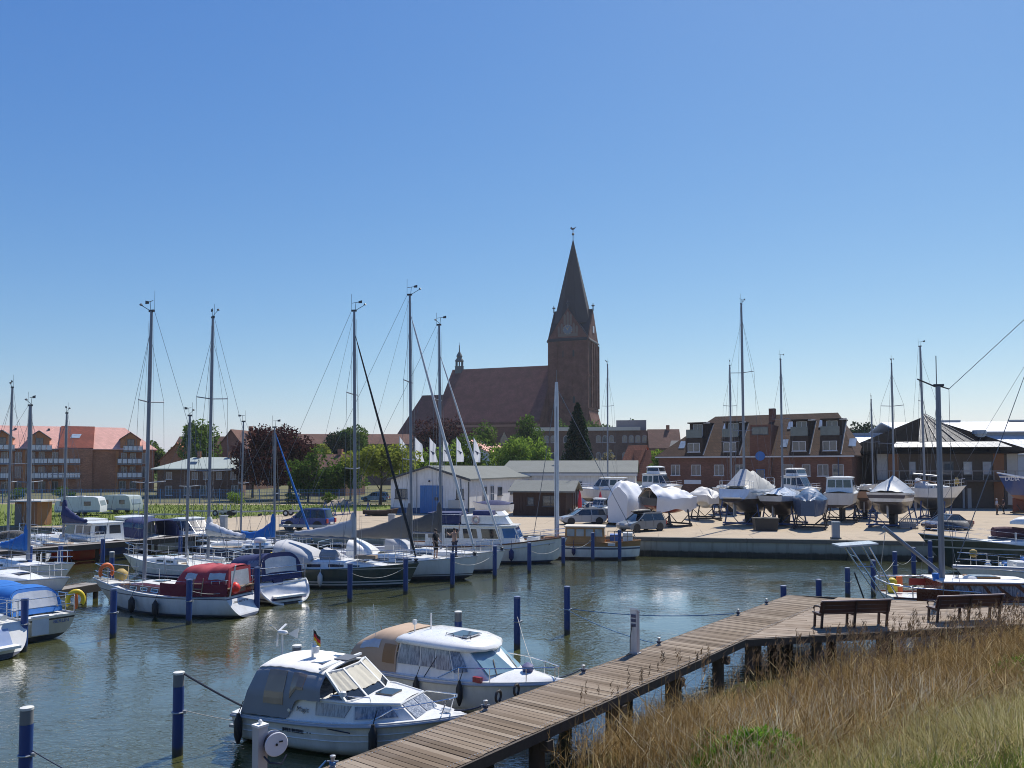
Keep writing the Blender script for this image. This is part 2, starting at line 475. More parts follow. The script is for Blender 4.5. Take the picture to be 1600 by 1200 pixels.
def in_view(x, y, z, mu=280, mv=150):
    zz = z - EYE; f = y * CP + zz * SP
    u = 800 + FOC * x / f; v = MID - FOC * (zz * CP - y * SP) / f
    return (f > 1) & (u > -mu) & (u < 1600 + mu) & (v < 1200 + mv)
def fast_mesh(name, verts, quads):
    me = bpy.data.meshes.new(name); nv, nf = len(verts), len(quads); k = quads.shape[1]
    me.vertices.add(nv); me.vertices.foreach_set('co', verts.astype(np.float32).ravel())
    me.loops.add(nf * k); me.loops.foreach_set('vertex_index', quads.astype(np.int32).ravel())
    me.polygons.add(nf); me.polygons.foreach_set('loop_start', np.arange(0, nf * k, k, dtype=np.int32))
    me.update(calc_edges=True); return me
def blades(base, height, lean, az, width, curve, seg=3, tipw=.15):
    """base (n,3) -> curved tapering strips"""
    n = len(base); yaw = rng.uniform(0, np.pi, n)
    t = np.linspace(0, 1, seg + 1)
    hx = np.cos(az)[:, None] * (lean[:, None] * t + curve[:, None] * t * t) * height[:, None]
    hy = np.sin(az)[:, None] * (lean[:, None] * t + curve[:, None] * t * t) * height[:, None]
    hz = height[:, None] * (t - .35 * np.abs(curve)[:, None] * t * t)
    w = width[:, None] * (1 - (1 - tipw) * t ** 1.5)
    wx, wy = np.cos(yaw)[:, None] * w / 2, np.sin(yaw)[:, None] * w / 2
    P = np.stack([base[:, :1] + hx, base[:, 1:2] + hy, base[:, 2:] + hz], -1)
    W = np.stack([wx, wy, np.zeros_like(wx)], -1)
    vs = np.stack([P - W, P + W], 2).reshape(-1, 3)
    i = np.arange(n)[:, None] * 2 * (seg + 1) + np.arange(seg)[None] * 2
    q = np.stack([i, i + 1, i + 3, i + 2], -1).reshape(-1, 4)
    return vs, q, P
def join(parts):
    vs, qs, o = [], [], 0
    for v, q in parts: vs.append(v); qs.append(q + o); o += len(v)
    return np.concatenate(vs), np.concatenate(qs)
def bzv(s, l): return .25 * s + .006 * s * s * np.sign(s) + .06 * np.sin(l * 1.3 + s) + .05 * np.sin(s * 2.1 - l * .7)
def scatter(n, l0, l1, s0, s1):
    l, s = rng.uniform(l0, l1, n), rng.uniform(s0, s1, n)
    x = BO.x + BL.x * l + BS.x * s; y = BO.y + BL.y * l + BS.y * s; z = bzv(s, l)
    k = in_view(x, y, z)
    return x[k], y[k], z[k], s[k], l[k]
def lump(x, y, f, ph): return .5 + .25 * np.sin(x * f + ph) * np.cos(y * f * 1.3 - ph) + .25 * np.sin((x + y) * f * .63 + 2 * ph)

# last year's reeds
x, y, z, s, l = scatter(60000, -2.5, 20, -1.7, 5.6)
se = s - .45 * np.clip((7 - l) / 5, 0, 1)
edge = np.clip((se + 1.5) / 2.1, 0, 1) ** 2 * np.clip((5.4 - s) / 2.2, 0, 1) * np.clip((l + 2.5) / 2.2, 0, 1)
edge *= np.where((l > 9.2) & (l < 10.6) & (s < -.5), .25, 1)
keep = rng.uniform(0, 1, len(x)) < edge * (.45 + .55 * lump(x, y, 1.7, 1))
x, y, z, s, l = x[keep], y[keep], z[keep], s[keep], l[keep]; n = len(x)
base = np.stack([x, y, np.maximum(z - .05, -.4)], -1)
tall = np.where(rng.uniform(0, 1, n) < .115 * np.clip((l + 1) / 4, .3, 1), 1.0, .64) * np.clip(1.0 - (s - 2.6) * .16, .5, 1)
h = rng.uniform(1.05, 1.95, n) * tall
broken = rng.uniform(0, 1, n) < .09
lean = np.where(broken, rng.uniform(.5, 1.1, n), rng.normal(.06, .09, n)); az = np.where(broken, rng.uniform(0, 6.28, n), rng.normal(.4, 1.2, n))
h = np.where(broken, h * .7, h)
v1, q1, P = blades(base, h, lean, az, rng.uniform(.007, .014, n), rng.normal(.03, .06, n))
parts = [(v1, q1)]
for k in range(2):                                              # dry leaves on the stalks
    j = rng.uniform(.25, .8, n)[:, None]
    b2 = P[:, 0] * (1 - j) + P[:, -1] * j
    v2, q2_, _ = blades(b2, rng.uniform(.18, .42, n), rng.uniform(.2, 1.2, n), rng.uniform(0, 6.28, n), rng.uniform(.010, .02, n), rng.uniform(-.3, .9, n), seg=2, tipw=.05)
    parts.append((v2, q2_))
v3, q3 = join(parts)
reedm = leafmat('dry_reed', [(0, (.14, .085, .032)), (.35, (.28, .178, .07)), (.7, (.43, .30, .13)), (1, (.68, .56, .33))], .45)
o = link('reeds', fast_mesh('reeds', v3, q3), reedm)
tag(setting(o, 'stuff'), 'dense brown reeds growing along the bank below the boardwalk', 'reeds')
# plumes
pk = np.where((h > 1.28) & ~broken)[0]; pk = pk[rng.uniform(0, 1, len(pk)) < .75]
pp = []
for k in range(9):
    tt = rng.uniform(-.16, .06, len(pk))[:, None]
    b3 = P[pk, -1] + np.concatenate([rng.normal(0, .012, (len(pk), 2)), tt], 1)
    a, b_, _ = blades(b3, rng.uniform(.05, .12, len(pk)), rng.uniform(.1, .7, len(pk)), rng.normal(.4, .9, len(pk)), rng.uniform(.012, .024, len(pk)), rng.uniform(0, .4, len(pk)), seg=1)
    pp.append((a, b_))
v4, q4 = join(pp)
o = link('reed_plumes', fast_mesh('reed_plumes', v4, q4), leafmat('reed_plume', [(0, (.16, .10, .055)), (1, (.33, .23, .14))], .3))
tag(setting(o, 'stuff'), 'feathery brown seed plumes on the tall reeds', 'reed plumes')

# rank dry grass and fresh green between
x, y, z, s, l = scatter(170000, -8, 24, 2.9, 10.5)
g = lump(x, y, .9, .4) + rng.normal(0, .22, len(x)) + np.clip((s - 5) * .06, 0, .25)
edge = np.clip((s - 2.9) / 1.8, 0, 1)
gap = lump(x, y, 5.2, 2.1) * .6 + lump(x, y, 11.7, .3) * .4 + rng.normal(0, .06, len(x))
keep = (rng.uniform(0, 1, len(x)) < edge * .9) & (gap > .45)
x, y, z, s, g = x[keep], y[keep], z[keep], s[keep], g[keep]
def sward(sel, name, hs, mat, label, cat, w=(.007, .014), curve=(.2, .35)):
    n = int(sel.sum()); b = np.stack([x[sel], y[sel], z[sel] - .03], -1)
    vv, qq, _ = blades(b, rng.uniform(*hs, n), rng.normal(.35, .4, n), rng.uniform(0, 6.28, n), rng.uniform(*w, n), rng.normal(*curve, n), seg=3, tipw=.1)
    o = link(name, fast_mesh(name, vv, qq), mat); tag(setting(o, 'stuff'), label, cat)
sward(g < .60, 'dry_grass', (.25, .75), leafmat('straw', [(0, (.23, .19, .06)), (.5, (.45, .39, .165)), (1, (.74, .66, .39))], .45), 'straw coloured dry grass on the slope of the bank', 'dry grass')
sward(g >= .60, 'green_grass', (.15, .5), leafmat('fresh_grass', [(0, (.09, .14, .025)), (.6, (.18, .24, .045)), (1, (.34, .36, .11))], .5), 'olive green grass growing through the dry grass', 'grass')
# seed heads over the dry grass
k = rng.uniform(0, 1, len(x)) < .11; n = int(k.sum())
a_, b_, _ = blades(np.stack([x[k], y[k], z[k] + rng.uniform(.22, .75, n)], -1), rng.uniform(.04, .11, n), rng.normal(.4, .5, n), rng.uniform(0, 6.28, n), rng.uniform(.007, .015, n), rng.normal(.2, .4, n), seg=1, tipw=.3)
o = link('grass_seed_heads', fast_mesh('grass_seed_heads', a_, b_), leafmat('seed_head', [(0, (.26, .19, .09)), (1, (.60, .52, .34))], .4))
tag(setting(o, 'stuff'), 'pale seed heads above the dry grass', 'dry grass')
# bright leafy patches
def leafy_patch(cx, cy, rx, ry, n, name, label):
    a = rng.uniform(0, 6.28, n); r = np.sqrt(rng.uniform(0, 1, n))
    x = cx + np.cos(a) * r * rx; y = cy + np.sin(a) * r * ry
    dx, dy = x - BO.x, y - BO.y
    s = dx * BS.x + dy * BS.y; l = dx * BL.x + dy * BL.y
    z = bzv(s, l) + rng.uniform(.02, 1, n) ** .7 * (.5 * (1 - r * r) + .12)
    vv, qq, _ = blades(np.stack([x, y, z], -1), rng.uniform(.05, .11, n), rng.uniform(.4, 1.6, n), rng.uniform(0, 6.28, n), rng.uniform(.03, .06, n), rng.uniform(.2, .8, n), seg=2, tipw=.1)
    o = link(name, fast_mesh(name, vv, qq), leafmat('nettle_leaf', [(0, (.09, .20, .02)), (.6, (.17, .36, .035)), (1, (.32, .52, .08))], .5))
    tag(setting(o, 'stuff'), label, 'green plants')
p = gp(1185, 1178, 1.35); leafy_patch(p.x, p.y, 1.0, .55, 5200, 'nettle_patch', 'bright green leafy patch at the foot of the reeds')
p = gp(1592, 1068, 1.1); leafy_patch(p.x, p.y, 1.1, .9, 5200, 'nettle_patch', 'bright green leafy patch higher up the bank beside dry grass')
p = gp(1105, 1165, 1.2); leafy_patch(p.x, p.y, .35, .3, 900, 'nettle_patch', 'small green leafy tuft under bent pale stalks')
# pale bent stalks
x, y, z, s, l = scatter(1500, -1.5, 4.5, 2.0, 4.4); n = len(x)
vv, qq, _ = blades(np.stack([x, y, z], -1), rng.uniform(.5, 1.2, n), rng.normal(.3, .5, n), rng.normal(-.3, 1.4, n), rng.uniform(.008, .016, n), rng.normal(.1, .3, n))
o = link('bleached_stalks', fast_mesh('bleached_stalks', vv, qq), leafmat('bleached', [(0, (.50, .44, .31)), (1, (.76, .70, .56))], .35))
tag(setting(o, 'stuff'), 'pale bleached stalks leaning over at the reed edge', 'dry stalks')
# sparse tufts in the meadow by the caravans
n = 9000; x = rng.uniform(-50, -8, n); y = rng.uniform(62, 97, n)
ok = (y > 61.5 + np.clip((x + 31) * 1.55, 0, 40) + 1)
x, y = x[ok], y[ok]; n = len(x)
vv, qq, _ = blades(np.stack([x, y, np.full(n, GZ)], -1), rng.uniform(.08, .32, n), rng.normal(.2, .3, n), rng.uniform(0, 6.28, n), rng.uniform(.04, .12, n), rng.normal(.1, .3, n), seg=2)
o = link('meadow_grass', fast_mesh('meadow_grass', vv, qq), leafmat('meadow_blade', [(0, (.07, .12, .02)), (.7, (.14, .20, .04)), (1, (.26, .27, .09))], .4))
tag(setting(o, 'stuff'), 'uncut green grass around the caravans and the wooden hut', 'grass')

# ------------------------------------------------------------------ boardwalk and platform
DZ = 1.0
def plankmat(name, stops):
    m, t, b = nt_mat(name); co = objco(t)
    oi = t.nodes.new('ShaderNodeObjectInfo')
    c = ramp(t, oi.outputs['Random'], stops)
    gr = noise(t, mapping(t, co, (.8, 14, 8)), 3, 5, .6)
    c = mixcol(t, ramp(t, gr, [(.3, 0), (.75, .55)]), c, (.10, .07, .045))
    c = mixcol(t, ramp(t, noise(t, co, 1.1, 4), [(.5, 0), (.8, .5)]), c, (.26, .215, .18))
    t.links.new(c, b.inputs['Base Color']); b.inputs['Roughness'].default_value = .8; b.inputs['Specular IOR Level'].default_value = .25
    bump(t, gr, .35, .006, b); return m
plankm = plankmat('weathered_plank', [(0, (.115, .082, .052)), (.35, (.19, .14, .093)), (.7, (.26, .20, .142)), (1, (.36, .295, .22))])
beamm = M('wet_timber', (.07, .055, .042), .85, var=.3, scale=3, bmp=.4)
WA, WB = V((-3.1, 12.5)), V((10.2, 29.7)); WD = (WB - WA).normalized(); WN = V((WD.y, -WD.x)); WW = 1.6
walk = thing('boardwalk', 'weathered wooden boardwalk leading over the water to the platform', 'boardwalk', (WA.x, WA.y, DZ), math.atan2(WD.y, WD.x))
setting(walk)
# local: x along, y to the left (water side is +y)  deck spans y -WW..0
pm = []
for k in range(8):
    random.seed(k); m_ = MB(); a, b_ = random.uniform(-.02, .02), random.uniform(-.02, .02)
    w = .132 + random.uniform(-.003, .004); tz = random.uniform(-.004, .005)
    m_.add([(-w / 2, -WW + a, -.04), (w / 2, -WW + a, -.04), (w / 2, b_, -.04), (-w / 2, b_, -.04),
            (-w / 2, -WW + a, 0), (w / 2, -WW + a, tz), (w / 2, b_, tz), (-w / 2, b_, 0)],
           [(3, 2, 1, 0), (4, 5, 6, 7), (0, 1, 5, 4), (1, 2, 6, 5), (2, 3, 7, 6), (3, 0, 4, 7)])
    pm.append(m_.mesh('plank'))
WL = (WB - WA).length
k = 0; x = -2.4
while x < WL - .05:
    o = link('plank', pm[random.randrange(8)], plankm, walk, (x, 0, random.uniform(-.003, .003)), (0, 0, random.uniform(-.006, .006)))
    x += .1475; k += 1
mb = MB()
for yy in (-.08, -.8, -WW + .08): mb.box(-2.5, WL, yy - .05, yy + .05, -.22, -.045)
put('bearer', mb, beamm, walk)
put('edge_beam', MB().box(-2.5, WL - 4.2, -WW - .055, -WW + .0, -.2, -.012), beamm, walk)
put('edge_beam', MB().box(-2.5, WL, .0, .05, -.2, -.012), beamm, walk)
scr = MB()
x = -2.4
while x < WL:
    for yy in (-.10, -WW + .10):
        for dx in (-.035, .035): scr.lathe([(.011, .004), (.008, .0075)], 6, (x + dx, yy, 0))
    x += .1475
o = put('screw_heads', scr, M('bright_screw', (.75, .72, .66), .3, .6), walk); setting(o, 'stuff')
for i in range(9):
    x = -1.4 + i * 2.7
    if x > WL - 1: break
    for yy in (-.2, -WW + .2):
        put('pile', MB().tube([(x, yy, -2.6), (x, yy, -.2)], .15, 10), beamm, walk, 40)
    put('cross_beam', MB().box(x - .09, x + .09, -WW - .1, .12, -.42, -.225), beamm, walk)
# platform
P0 = WA + WN * WW + WD * (V((6.3, 22.2)) - (WA + WN * WW)).dot(WD)
P3 = WB; PF = (V((17.5, 27.3)) - P3).normalized(); PNn = (V((15.5, 24.3)) - P0).normalized()
seam_top = WA + WN * WW + WD * (WL + .55)
polyg = [P0, P0 + PNn * 13.5, P3 + PF * 13.5, seam_top]
def clip(poly, p, n):
    out = []
    for i in range(len(poly)):
        a, b = poly[i], poly[(i + 1) % len(poly)]
        da, db = (a - p).dot(n), (b - p).dot(n)
        if da <= 0: out.append(a)
        if da * db < 0: out.append(a + (b - a) * (da / (da - db)))
    return out
plat = thing('platform', 'broad wooden platform with two benches at the end of the boardwalk', 'platform', (P0.x, P0.y, DZ))
setting(plat)
plankm2 = plankmat('pale_plank', [(0, (.24, .18, .125)), (.5, (.32, .25, .185)), (1, (.41, .335, .26))])
PS = V((PF.y, -PF.x))                                      # towards the camera
w = .155; k = -2
while k * w < 9:
    base_ = P3 + PS * (k * w)
    strip = clip(clip(polyg, base_, -PS), base_ + PS * (w - .014), PS)
    if len(strip) > 2:
        jo = (k * 1.37) % 3.4
        cuts = [-6 + jo + 3.4 * i for i in range(8)]
        for a, b_ in zip(cuts, cuts[1:]):
            pc = clip(clip(strip, P3 + PF * (a + .004), -PF), P3 + PF * (b_ - .004), PF)
            if len(pc) > 2:
                put('plank', MB().prism([(q.x - P0.x, q.y - P0.y) for q in pc], -.04, random.uniform(-.003, .004), 'z'), plankm2, plat)
    k += 1
mb = MB()
for i in range(6):
    a = P0 + PNn * (.1 + 2.2 * i); mb.bar((a.x - P0.x, a.y - P0.y, -.13), (a.x - P0.x + WD.x * 4.2 - PNn.x * .6, a.y - P0.y + WD.y * 4.2 - .2, -.13), .1, .16)
put('bearer', mb, beamm, plat)
a, b_ = P0 - PNn * .03, P0 + PNn * 13.4; n_ = V((PNn.y, -PNn.x)) * .04
put('edge_beam', MB().bar((a.x + n_.x - P0.x, a.y + n_.y - P0.y, -.11), (b_.x + n_.x - P0.x, b_.y + n_.y - P0.y, -.11), .06, .19), beamm, plat)
a, b_ = WB + PF * .02, P3 + PF * 13.4; n_ = -PS * .04
put('edge_beam', MB().bar((a.x + n_.x - P0.x, a.y + n_.y - P0.y, -.11), (b_.x + n_.x - P0.x, b_.y + n_.y - P0.y, -.11), .06, .19), beamm, plat)
for i in range(6):
    for off in ((.25,) if i == 0 else (.25, 2.6)):
        a = P0 + PNn * (.3 + 2.1 * i) + V((-PNn.y, PNn.x)) * off - P0
        put('pile', MB().tube([(a.x, a.y, -2.6), (a.x, a.y, -.2)], .14, 10), beamm, plat, 40)

# jetties of the far basin
def jetty(name, label, a, b, z, w, mat):
    a, b = V(a), V(b); L = (b - a).length; d = (b - a).normalized()
    t = thing(name, label, 'jetty', (a.x, a.y, z), math.atan2(d.y, d.x)); setting(t)
    k = int(L / .5)
    me = MB().box(.01, L / k - .01, -w / 2, w / 2, -.05, 0).mesh('plank')
    for i in range(k): link('plank', me, mat, t, (i * L / k, random.uniform(-.015, .015), random.uniform(-.005, .005)))
    put('edge_beam', MB().box(0, L, -w / 2 - .08, -w / 2, -.30, .02), beamm, t)
    put('edge_beam', MB().box(0, L, w / 2, w / 2 + .08, -.30, .02), beamm, t)
    for i in range(int(L / 3.4) + 1):
        for s_ in (-1, 1): put('pile', MB().tube([(.3 + i * 3.4, s_ * w * .36, -z - 1), (.3 + i * 3.4, s_ * w * .36, -.05)], .11, 8), beamm, t, 40)
greyplank = M('grey_planks', (.24, .22, .20), .85, var=.3, scale=1.2)
jetty('jetty', 'long grey wooden jetty in front of the boats moored by the meadow', (-31, 40.2), (-19.6, 56.6), 1.1, 1.0, greyplank)
jetty('jetty', 'short grey finger jetty beside the bow of the white sailing yacht with red cover', tuple(gp(20, 932, .6))[:2], tuple(gp(146, 911, .6))[:2], .6, .9, greyplank)
# ------------------------------------------------------------------ buildings
winfr = M('white_window_frame', (.55, .56, .58), .4, var=.04)
darkfr = M('dark_window_frame', (.06, .065, .075), .5)
_wm = {}
def window(par, x, y, z, w, h, rot=0.0, cols=2, rows=1, frm=None, pane=None, fw=.055, sill=True, name='window'):
    """x,y,z: centre of the lower edge on the wall; the wall faces -y turned by rot"""
    key = (round(w, 3), round(h, 3), cols, rows, fw, sill)
    if key not in _wm:
        f = MB(); d0, d1 = -.07, .03
        f.box(-w / 2, w / 2, d0, d1, 0, fw); f.box(-w / 2, w / 2, d0, d1, h - fw, h)
        f.box(-w / 2, -w / 2 + fw, d0, d1, fw, h - fw); f.box(w / 2 - fw, w / 2, d0, d1, fw, h - fw)
        for c in range(1, cols): xx = -w / 2 + c * w / cols; f.box(xx - fw * .6, xx + fw * .6, d0 + .01, d1, fw, h - fw)
        for r in range(1, rows): zz = r * h / rows; f.box(-w / 2 + fw, w / 2 - fw, d0 + .012, d1, zz - fw * .35, zz + fw * .35)
        if sill: f.box(-w / 2 - .08, w / 2 + .08, d0 - .08, d1, -.07, -.002)
        p = MB().box(-w / 2 + fw * .5, w / 2 - fw * .5, -.035, .02, fw * .5, h - fw * .5)
        _wm[key] = (f.mesh('window'), p.mesh('pane'), {}, {})
    fm, pm_, cf, cp = _wm[key]
    frm, pane = frm or winfr, pane or wglass
    def var(cache, me, mat):
        if mat.name not in cache:
            m2 = me.copy(); m2.materials.clear(); m2.materials.append(mat); cache[mat.name] = m2
        return cache[mat.name]
    o = link(name, var(cf, fm, frm), None, par, (x, y, z), (0, 0, rot))
    link('pane', var(cp, pm_, pane), None, o)
    return o
def gable_house(par, x0, x1, y0, y1, z0, eave, ridge, wall, roof, along_x=True, over=.35, th=.18, chim=None):
    if along_x:
        ym = (y0 + y1) / 2
        put('wall', MB().prism([(y0, z0), (y1, z0), (y1, eave), (ym, ridge), (y0, eave)], x0, x1, 'x'), wall, par)
        sl = (ridge - eave) / (ym - y0); e = over
        poly = [(y0 - e, eave - sl * e + .03), (ym, ridge + .03), (y1 + e, eave - sl * e + .03), (y1 + e, eave - sl * e + .03 + th), (ym, ridge + .03 + th), (y0 - e, eave - sl * e + .03 + th)]
        return put('roof', MB().prism(poly, x0 - over, x1 + over, 'x'), roof, par)
    xm = (x0 + x1) / 2; sl = (ridge - eave) / (xm - x0); e = over
    put('wall', MB().prism([(x0, z0), (x1, z0), (x1, eave), (xm, ridge), (x0, eave)], y0, y1, 'y'), wall, par)
    poly = [(x0 - e, eave - sl * e + .03), (xm, ridge + .03), (x1 + e, eave - sl * e + .03), (x1 + e, eave - sl * e + .03 + th), (xm, ridge + .03 + th), (x0 - e, eave - sl * e + .03 + th)]
    return put('roof', MB().prism(poly, y0 - over, y1 + over, 'y'), roof, par)
def hip_roof(x0, x1, y0, y1, eave, ridge, rx0, rx1, over=.4, th=.15):
    ym = (y0 + y1) / 2
    m = MB(); b = [(x0 - over, y0 - over), (x1 + over, y0 - over), (x1 + over, y1 + over), (x0 - over, y1 + over)]
    vs = [(*p, eave - th) for p in b] + [(*p, eave) for p in b] + [(rx0, ym, ridge), (rx1, ym, ridge)]
    return m.add(vs, [(3, 2, 1, 0), (0, 1, 5, 4), (1, 2, 6, 5), (2, 3, 7, 6), (3, 0, 4, 7), (4, 5, 9, 8), (6, 7, 8, 9), (5, 6, 9), (7, 4, 8)])

br_dark = brickmat('dark_red_brick', (.21, .09, .062), (.13, .10, .085))
br_red = brickmat('red_brick', (.50, .21, .11), (.20, .15, .12))
br_or = brickmat('orange_brick', (.62, .25, .095), (.30, .18, .12), var=.18)
br_ch = brickmat('church_brick', (.18, .068, .05), (.17, .12, .10), bw=.3, bh=.1, patch=.35)
br_br = brickmat('brown_brick', (.22, .125, .09), (.15, .12, .10))
tile_or = brickmat('orange_roof_tile', (.76, .42, .34), (.58, .30, .23), bw=.3, bh=.3, var=.12, tile=True, patch=.12)
tile_br = brickmat('brown_roof_tile', (.095, .05, .032), (.04, .022, .015), bw=.45, bh=.42, var=.25, mort=.03, tile=True)
tile_red = brickmat('red_roof_tile', (.42, .15, .075), (.2, .07, .04), bw=.3, bh=.3, var=.2, tile=True)
tile_ch = brickmat('church_roof_tile', (.17, .064, .056), (.12, .05, .04), bw=.35, bh=.4, var=.18, tile=True, patch=.3)
slate = M('dark_slate', (.07, .075, .085), .7, var=.2, scale=1.5)
spirem = M('spire_shingle', (.014, .014, .022), .8, var=.25, scale=.8, bmp=.4)
felt = M('grey_roof_felt', (.20, .21, .195), .95, var=.15, scale=.4, grime=.25, spec=.1)
render_w = M('white_render', (.70, .72, .73), .85, var=.06, scale=.5, grime=.30)

# orange brick apartment house --------------------------------------------------
A0 = V((-107, 118)); A1 = V((-76.5, 142)); d_ = None
def apartment():
    # facade runs from far outside the frame to its end near the brick house; local x along the facade
    pR = dp(241, 730, 152); dirx = V((math.cos(R(26)), math.sin(R(26))))
    Lf = 62.0
    o = V((pR.x, pR.y)) - dirx * Lf
    t = thing('apartment_house', 'long orange brick apartment house with balconies and pink tiled roof behind the caravans', 'apartment house', (o.x, o.y, GZ), R(26))
    E = 7.9; RZ = 12.2; D = 12.0
    put('wall', MB().box(0, Lf, 0, D, 0, E - .2), br_red, t)
    put('roof', hip_roof(0, Lf, 0, D, E, RZ, 3, Lf - 5.2, .5), tile_or, t)
    sl = (RZ - E) / (D / 2 + .5)
    def ry(z): return -.5 + (z - E) / sl
    def rect_on_roof(x0, x1, za, zb, name, mat, off=.05):
        put(name, MB().quad((x0, ry(za), za + off), (x1, ry(za), za + off), (x1, ry(zb), zb + off), (x0, ry(zb), zb + off), .2), mat, t)
    # the darker raised bay
    bx0, bx1 = Lf - 15.8, Lf - 10.4
    put('bay', MB().box(bx0, bx1, -.55, 3, 0, E - .05), br_red, t)
    rect_on_roof(bx0 - .1, bx1 + .1, E - .02, RZ - .1, 'bay_roof', brickmat('dark_red_tile', (.24, .065, .042), (.15, .04, .03), bw=.3, bh=.3, var=.15, tile=True), .22)
    sk = put('skylight', MB().quad((bx0 + 1.6, ry(9.7), 10.0), (bx0 + 3.1, ry(9.7), 10.0), (bx0 + 3.4, ry(10.4), 10.75), (bx0 + 1.9, ry(10.4), 10.75), .06), glass('sky_glass', (.3, .36, .42), .1), t)
    balc = M('balcony_panel', (.72, .73, .74), .5, var=.06)
    rail = M('balcony_rail', (.16, .17, .19), .5, .4)
    def balcony(x, z, w, name='balcony', glassy=False):
        f = MB()
        f.box(x - w / 2, x + w / 2, -1.5, 0, z - .16, z); f.box(x - w / 2, x + w / 2, -1.5, -1.44, z + 1.0, z + 1.06)
        for i in range(int(w / .8) + 1):
            xx = x - w / 2 + min(i * .8, w - .05); f.box(xx, xx + .05, -1.5, -1.45, z, z + 1.0)
        f.box(x - w / 2, x - w / 2 + .05, -1.5, 0, z + 1.0, z + 1.05); f.box(x + w / 2 - .05, x + w / 2, -1.5, 0, z + 1.0, z + 1.05)
        b = put(name, f, rail, t)
        k = max(2, int(w / .8))
        for i in range(k):
            a = x - w / 2 + .06 + i * (w - .06) / k
            put('panel', MB().box(a + .03, a + (w - .06) / k - .05, -1.475, -1.45, z + .12, z + .92), balc, b)
    bays = [Lf - 4.2] + [Lf - 19 - 5.7 * i for i in range(7)]
    for i, x in enumerate(bays):
        # dormer house over each balcony bay
        w = 3.3; z1 = 10.3; zr = 11.5; yb = ry(10.9) + 1.2
        f = put('dormer', MB().prism([(x - w / 2, E - .1), (x + w / 2, E - .1), (x + w / 2, z1 - .5), (x, zr - .5), (x - w / 2, z1 - .5)], -.15, yb, 'y'), br_or, t)
        sl2 = (zr - z1) / (w / 2)
        rp = [(x - w / 2 - .2, z1 - .5 - sl2 * .2), (x, zr - .48), (x + w / 2 + .2, z1 - .5 - sl2 * .2), (x + w / 2 + .2, z1 - .36 - sl2 * .2), (x, zr - .33), (x - w / 2 - .2, z1 - .36 - sl2 * .2)]
        put('roof', MB().prism(rp, -.45, yb + .5, 'y'), slate, f)
        window(t, x + .1, -.15, E + .15, 1.2, 1.75, cols=2, frm=darkfr, sill=False)
        balcony(x + .5, E - .35, 3.4)
        for z in (2.55, 5.15):
            balcony(x, z, 4.2 if i == 0 else 3.0)
            for dx in (-1.0, .5, 2.6): window(t, x + dx, 0, z + .05, .95, 2.05, cols=2, sill=False)
        for dx in (-1.2, .6, 2.6): window(t, x + dx, 0, .5, 1.1, 1.5, cols=2)
        put('pillar', MB().box(x - 2.4, x - 1.9, -.3, 0, 0, E - .25), br_or, t)
        put('porch', MB().prism([(x + 1.6, 0), (x + 2.2, 0), (x + 2.2, 2.2), (x + 1.6, 2.0)], -1.3, 0, 'y'), br_or, t)
    put('gutter', MB().box(-.5, bx0 - .2, -.62, -.52, E - .18, E - .05), rail, t)
    for z in (2.55, 5.15): balcony((bx0 + bx1) / 2 - 1.8, z + .02, 5.2, 'bay_balcony')
    for i in range(4):
        x = Lf - 18 - i * 5.3; z = RZ - .8
        put('roof_vent', MB().box(x, x + .35, ry(z) - .1, ry(z) + .3, z - .05, z + .35), slate, t)
apartment()

# brick house with pale green roof
def brick_house():
    a, b = dp(246, 733, 118), dp(378, 732, 121)
    d = V((b.x - a.x, b.y - a.y)); Lf = d.length; rz = math.atan2(d.y, d.x)
    t = thing('brick_house', 'brown brick house with pale grey green hipped roof beside the apartment house', 'house', (a.x, a.y, GZ), rz)
    put('wall', MB().box(0, Lf, 0, 9, 0, 4.2), br_br, t)
    rf = put('roof', hip_roof(0, Lf, 0, 9, 4.35, 6.1, 4.4, Lf - 1, .8), M('green_grey_roof', (.34, .39, .36), .8, var=.12, scale=.5), t)
    for x in (5.0, 9.5): put('chimney', MB().box(x, x + .5, 4, 4.6, 5.6, 7.0), br_red, rf)
    put('roof_window', MB().quad((4.2, 1.0, 4.95), (5.2, 1.0, 4.95), (5.3, 2.1, 5.4), (4.3, 2.1, 5.4), .08), dglass, t)
    for x in (1.6, 5.2, 6.8, 8.6, 10.6): window(t, x, 0, 2.75, .8, 1.1)
    for x in (1.6, 4.2, 6.4, 10.8): window(t, x, 0, .4, .9, 1.4)
brick_house()

def small_house(u0, u1, vr, ve, d, label, wall, roof, along_x=True, rz=0, depth=8, chim=False, nwin=0, over=.3, floor=GZ):
    a, b = dp(u0, ve, d), dp(u1, ve, d); w = (b.x - a.x); 
    ze, zr = zat(ve, d) - floor, zat(vr, d + depth * .4) - floor
    t = thing('house', label, 'house', (a.x, a.y, floor), rz)
    rf = gable_house(t, 0, w, 0, depth, 0, ze, zr, wall, roof, along_x, over)
    if chim: put('chimney', MB().box(w * .6, w * .6 + .7, depth / 2 - .3, depth / 2 + .4, zr - .6, zr + 1.1), br_red, rf)
    for i in range(nwin):
        window(t, w * (i + .5) / nwin, 0, ze * .5 if along_x else ze * .55, min(1.3, w / nwin * .5), 1.3)
    return t
tile_dk = brickmat('old_dark_tile', (.17, .085, .062), (.1, .05, .04), bw=.3, bh=.3, var=.2, tile=True)
small_house(328, 398, 674, 716, 165, 'steep dark roofed house behind the green roofed brick house', br_br, tile_dk, False, R(-8), 12, True, 2)
small_house(250, 300, 694, 720, 150, 'house with red gable between the apartment house and the tall green tree', br_red, tile_red, False, R(10), 10, True, 1)
small_house(268, 340, 683, 708, 185, 'low red roofed house behind the tall green tree', br_red, tile_dk, True, 0, 10)
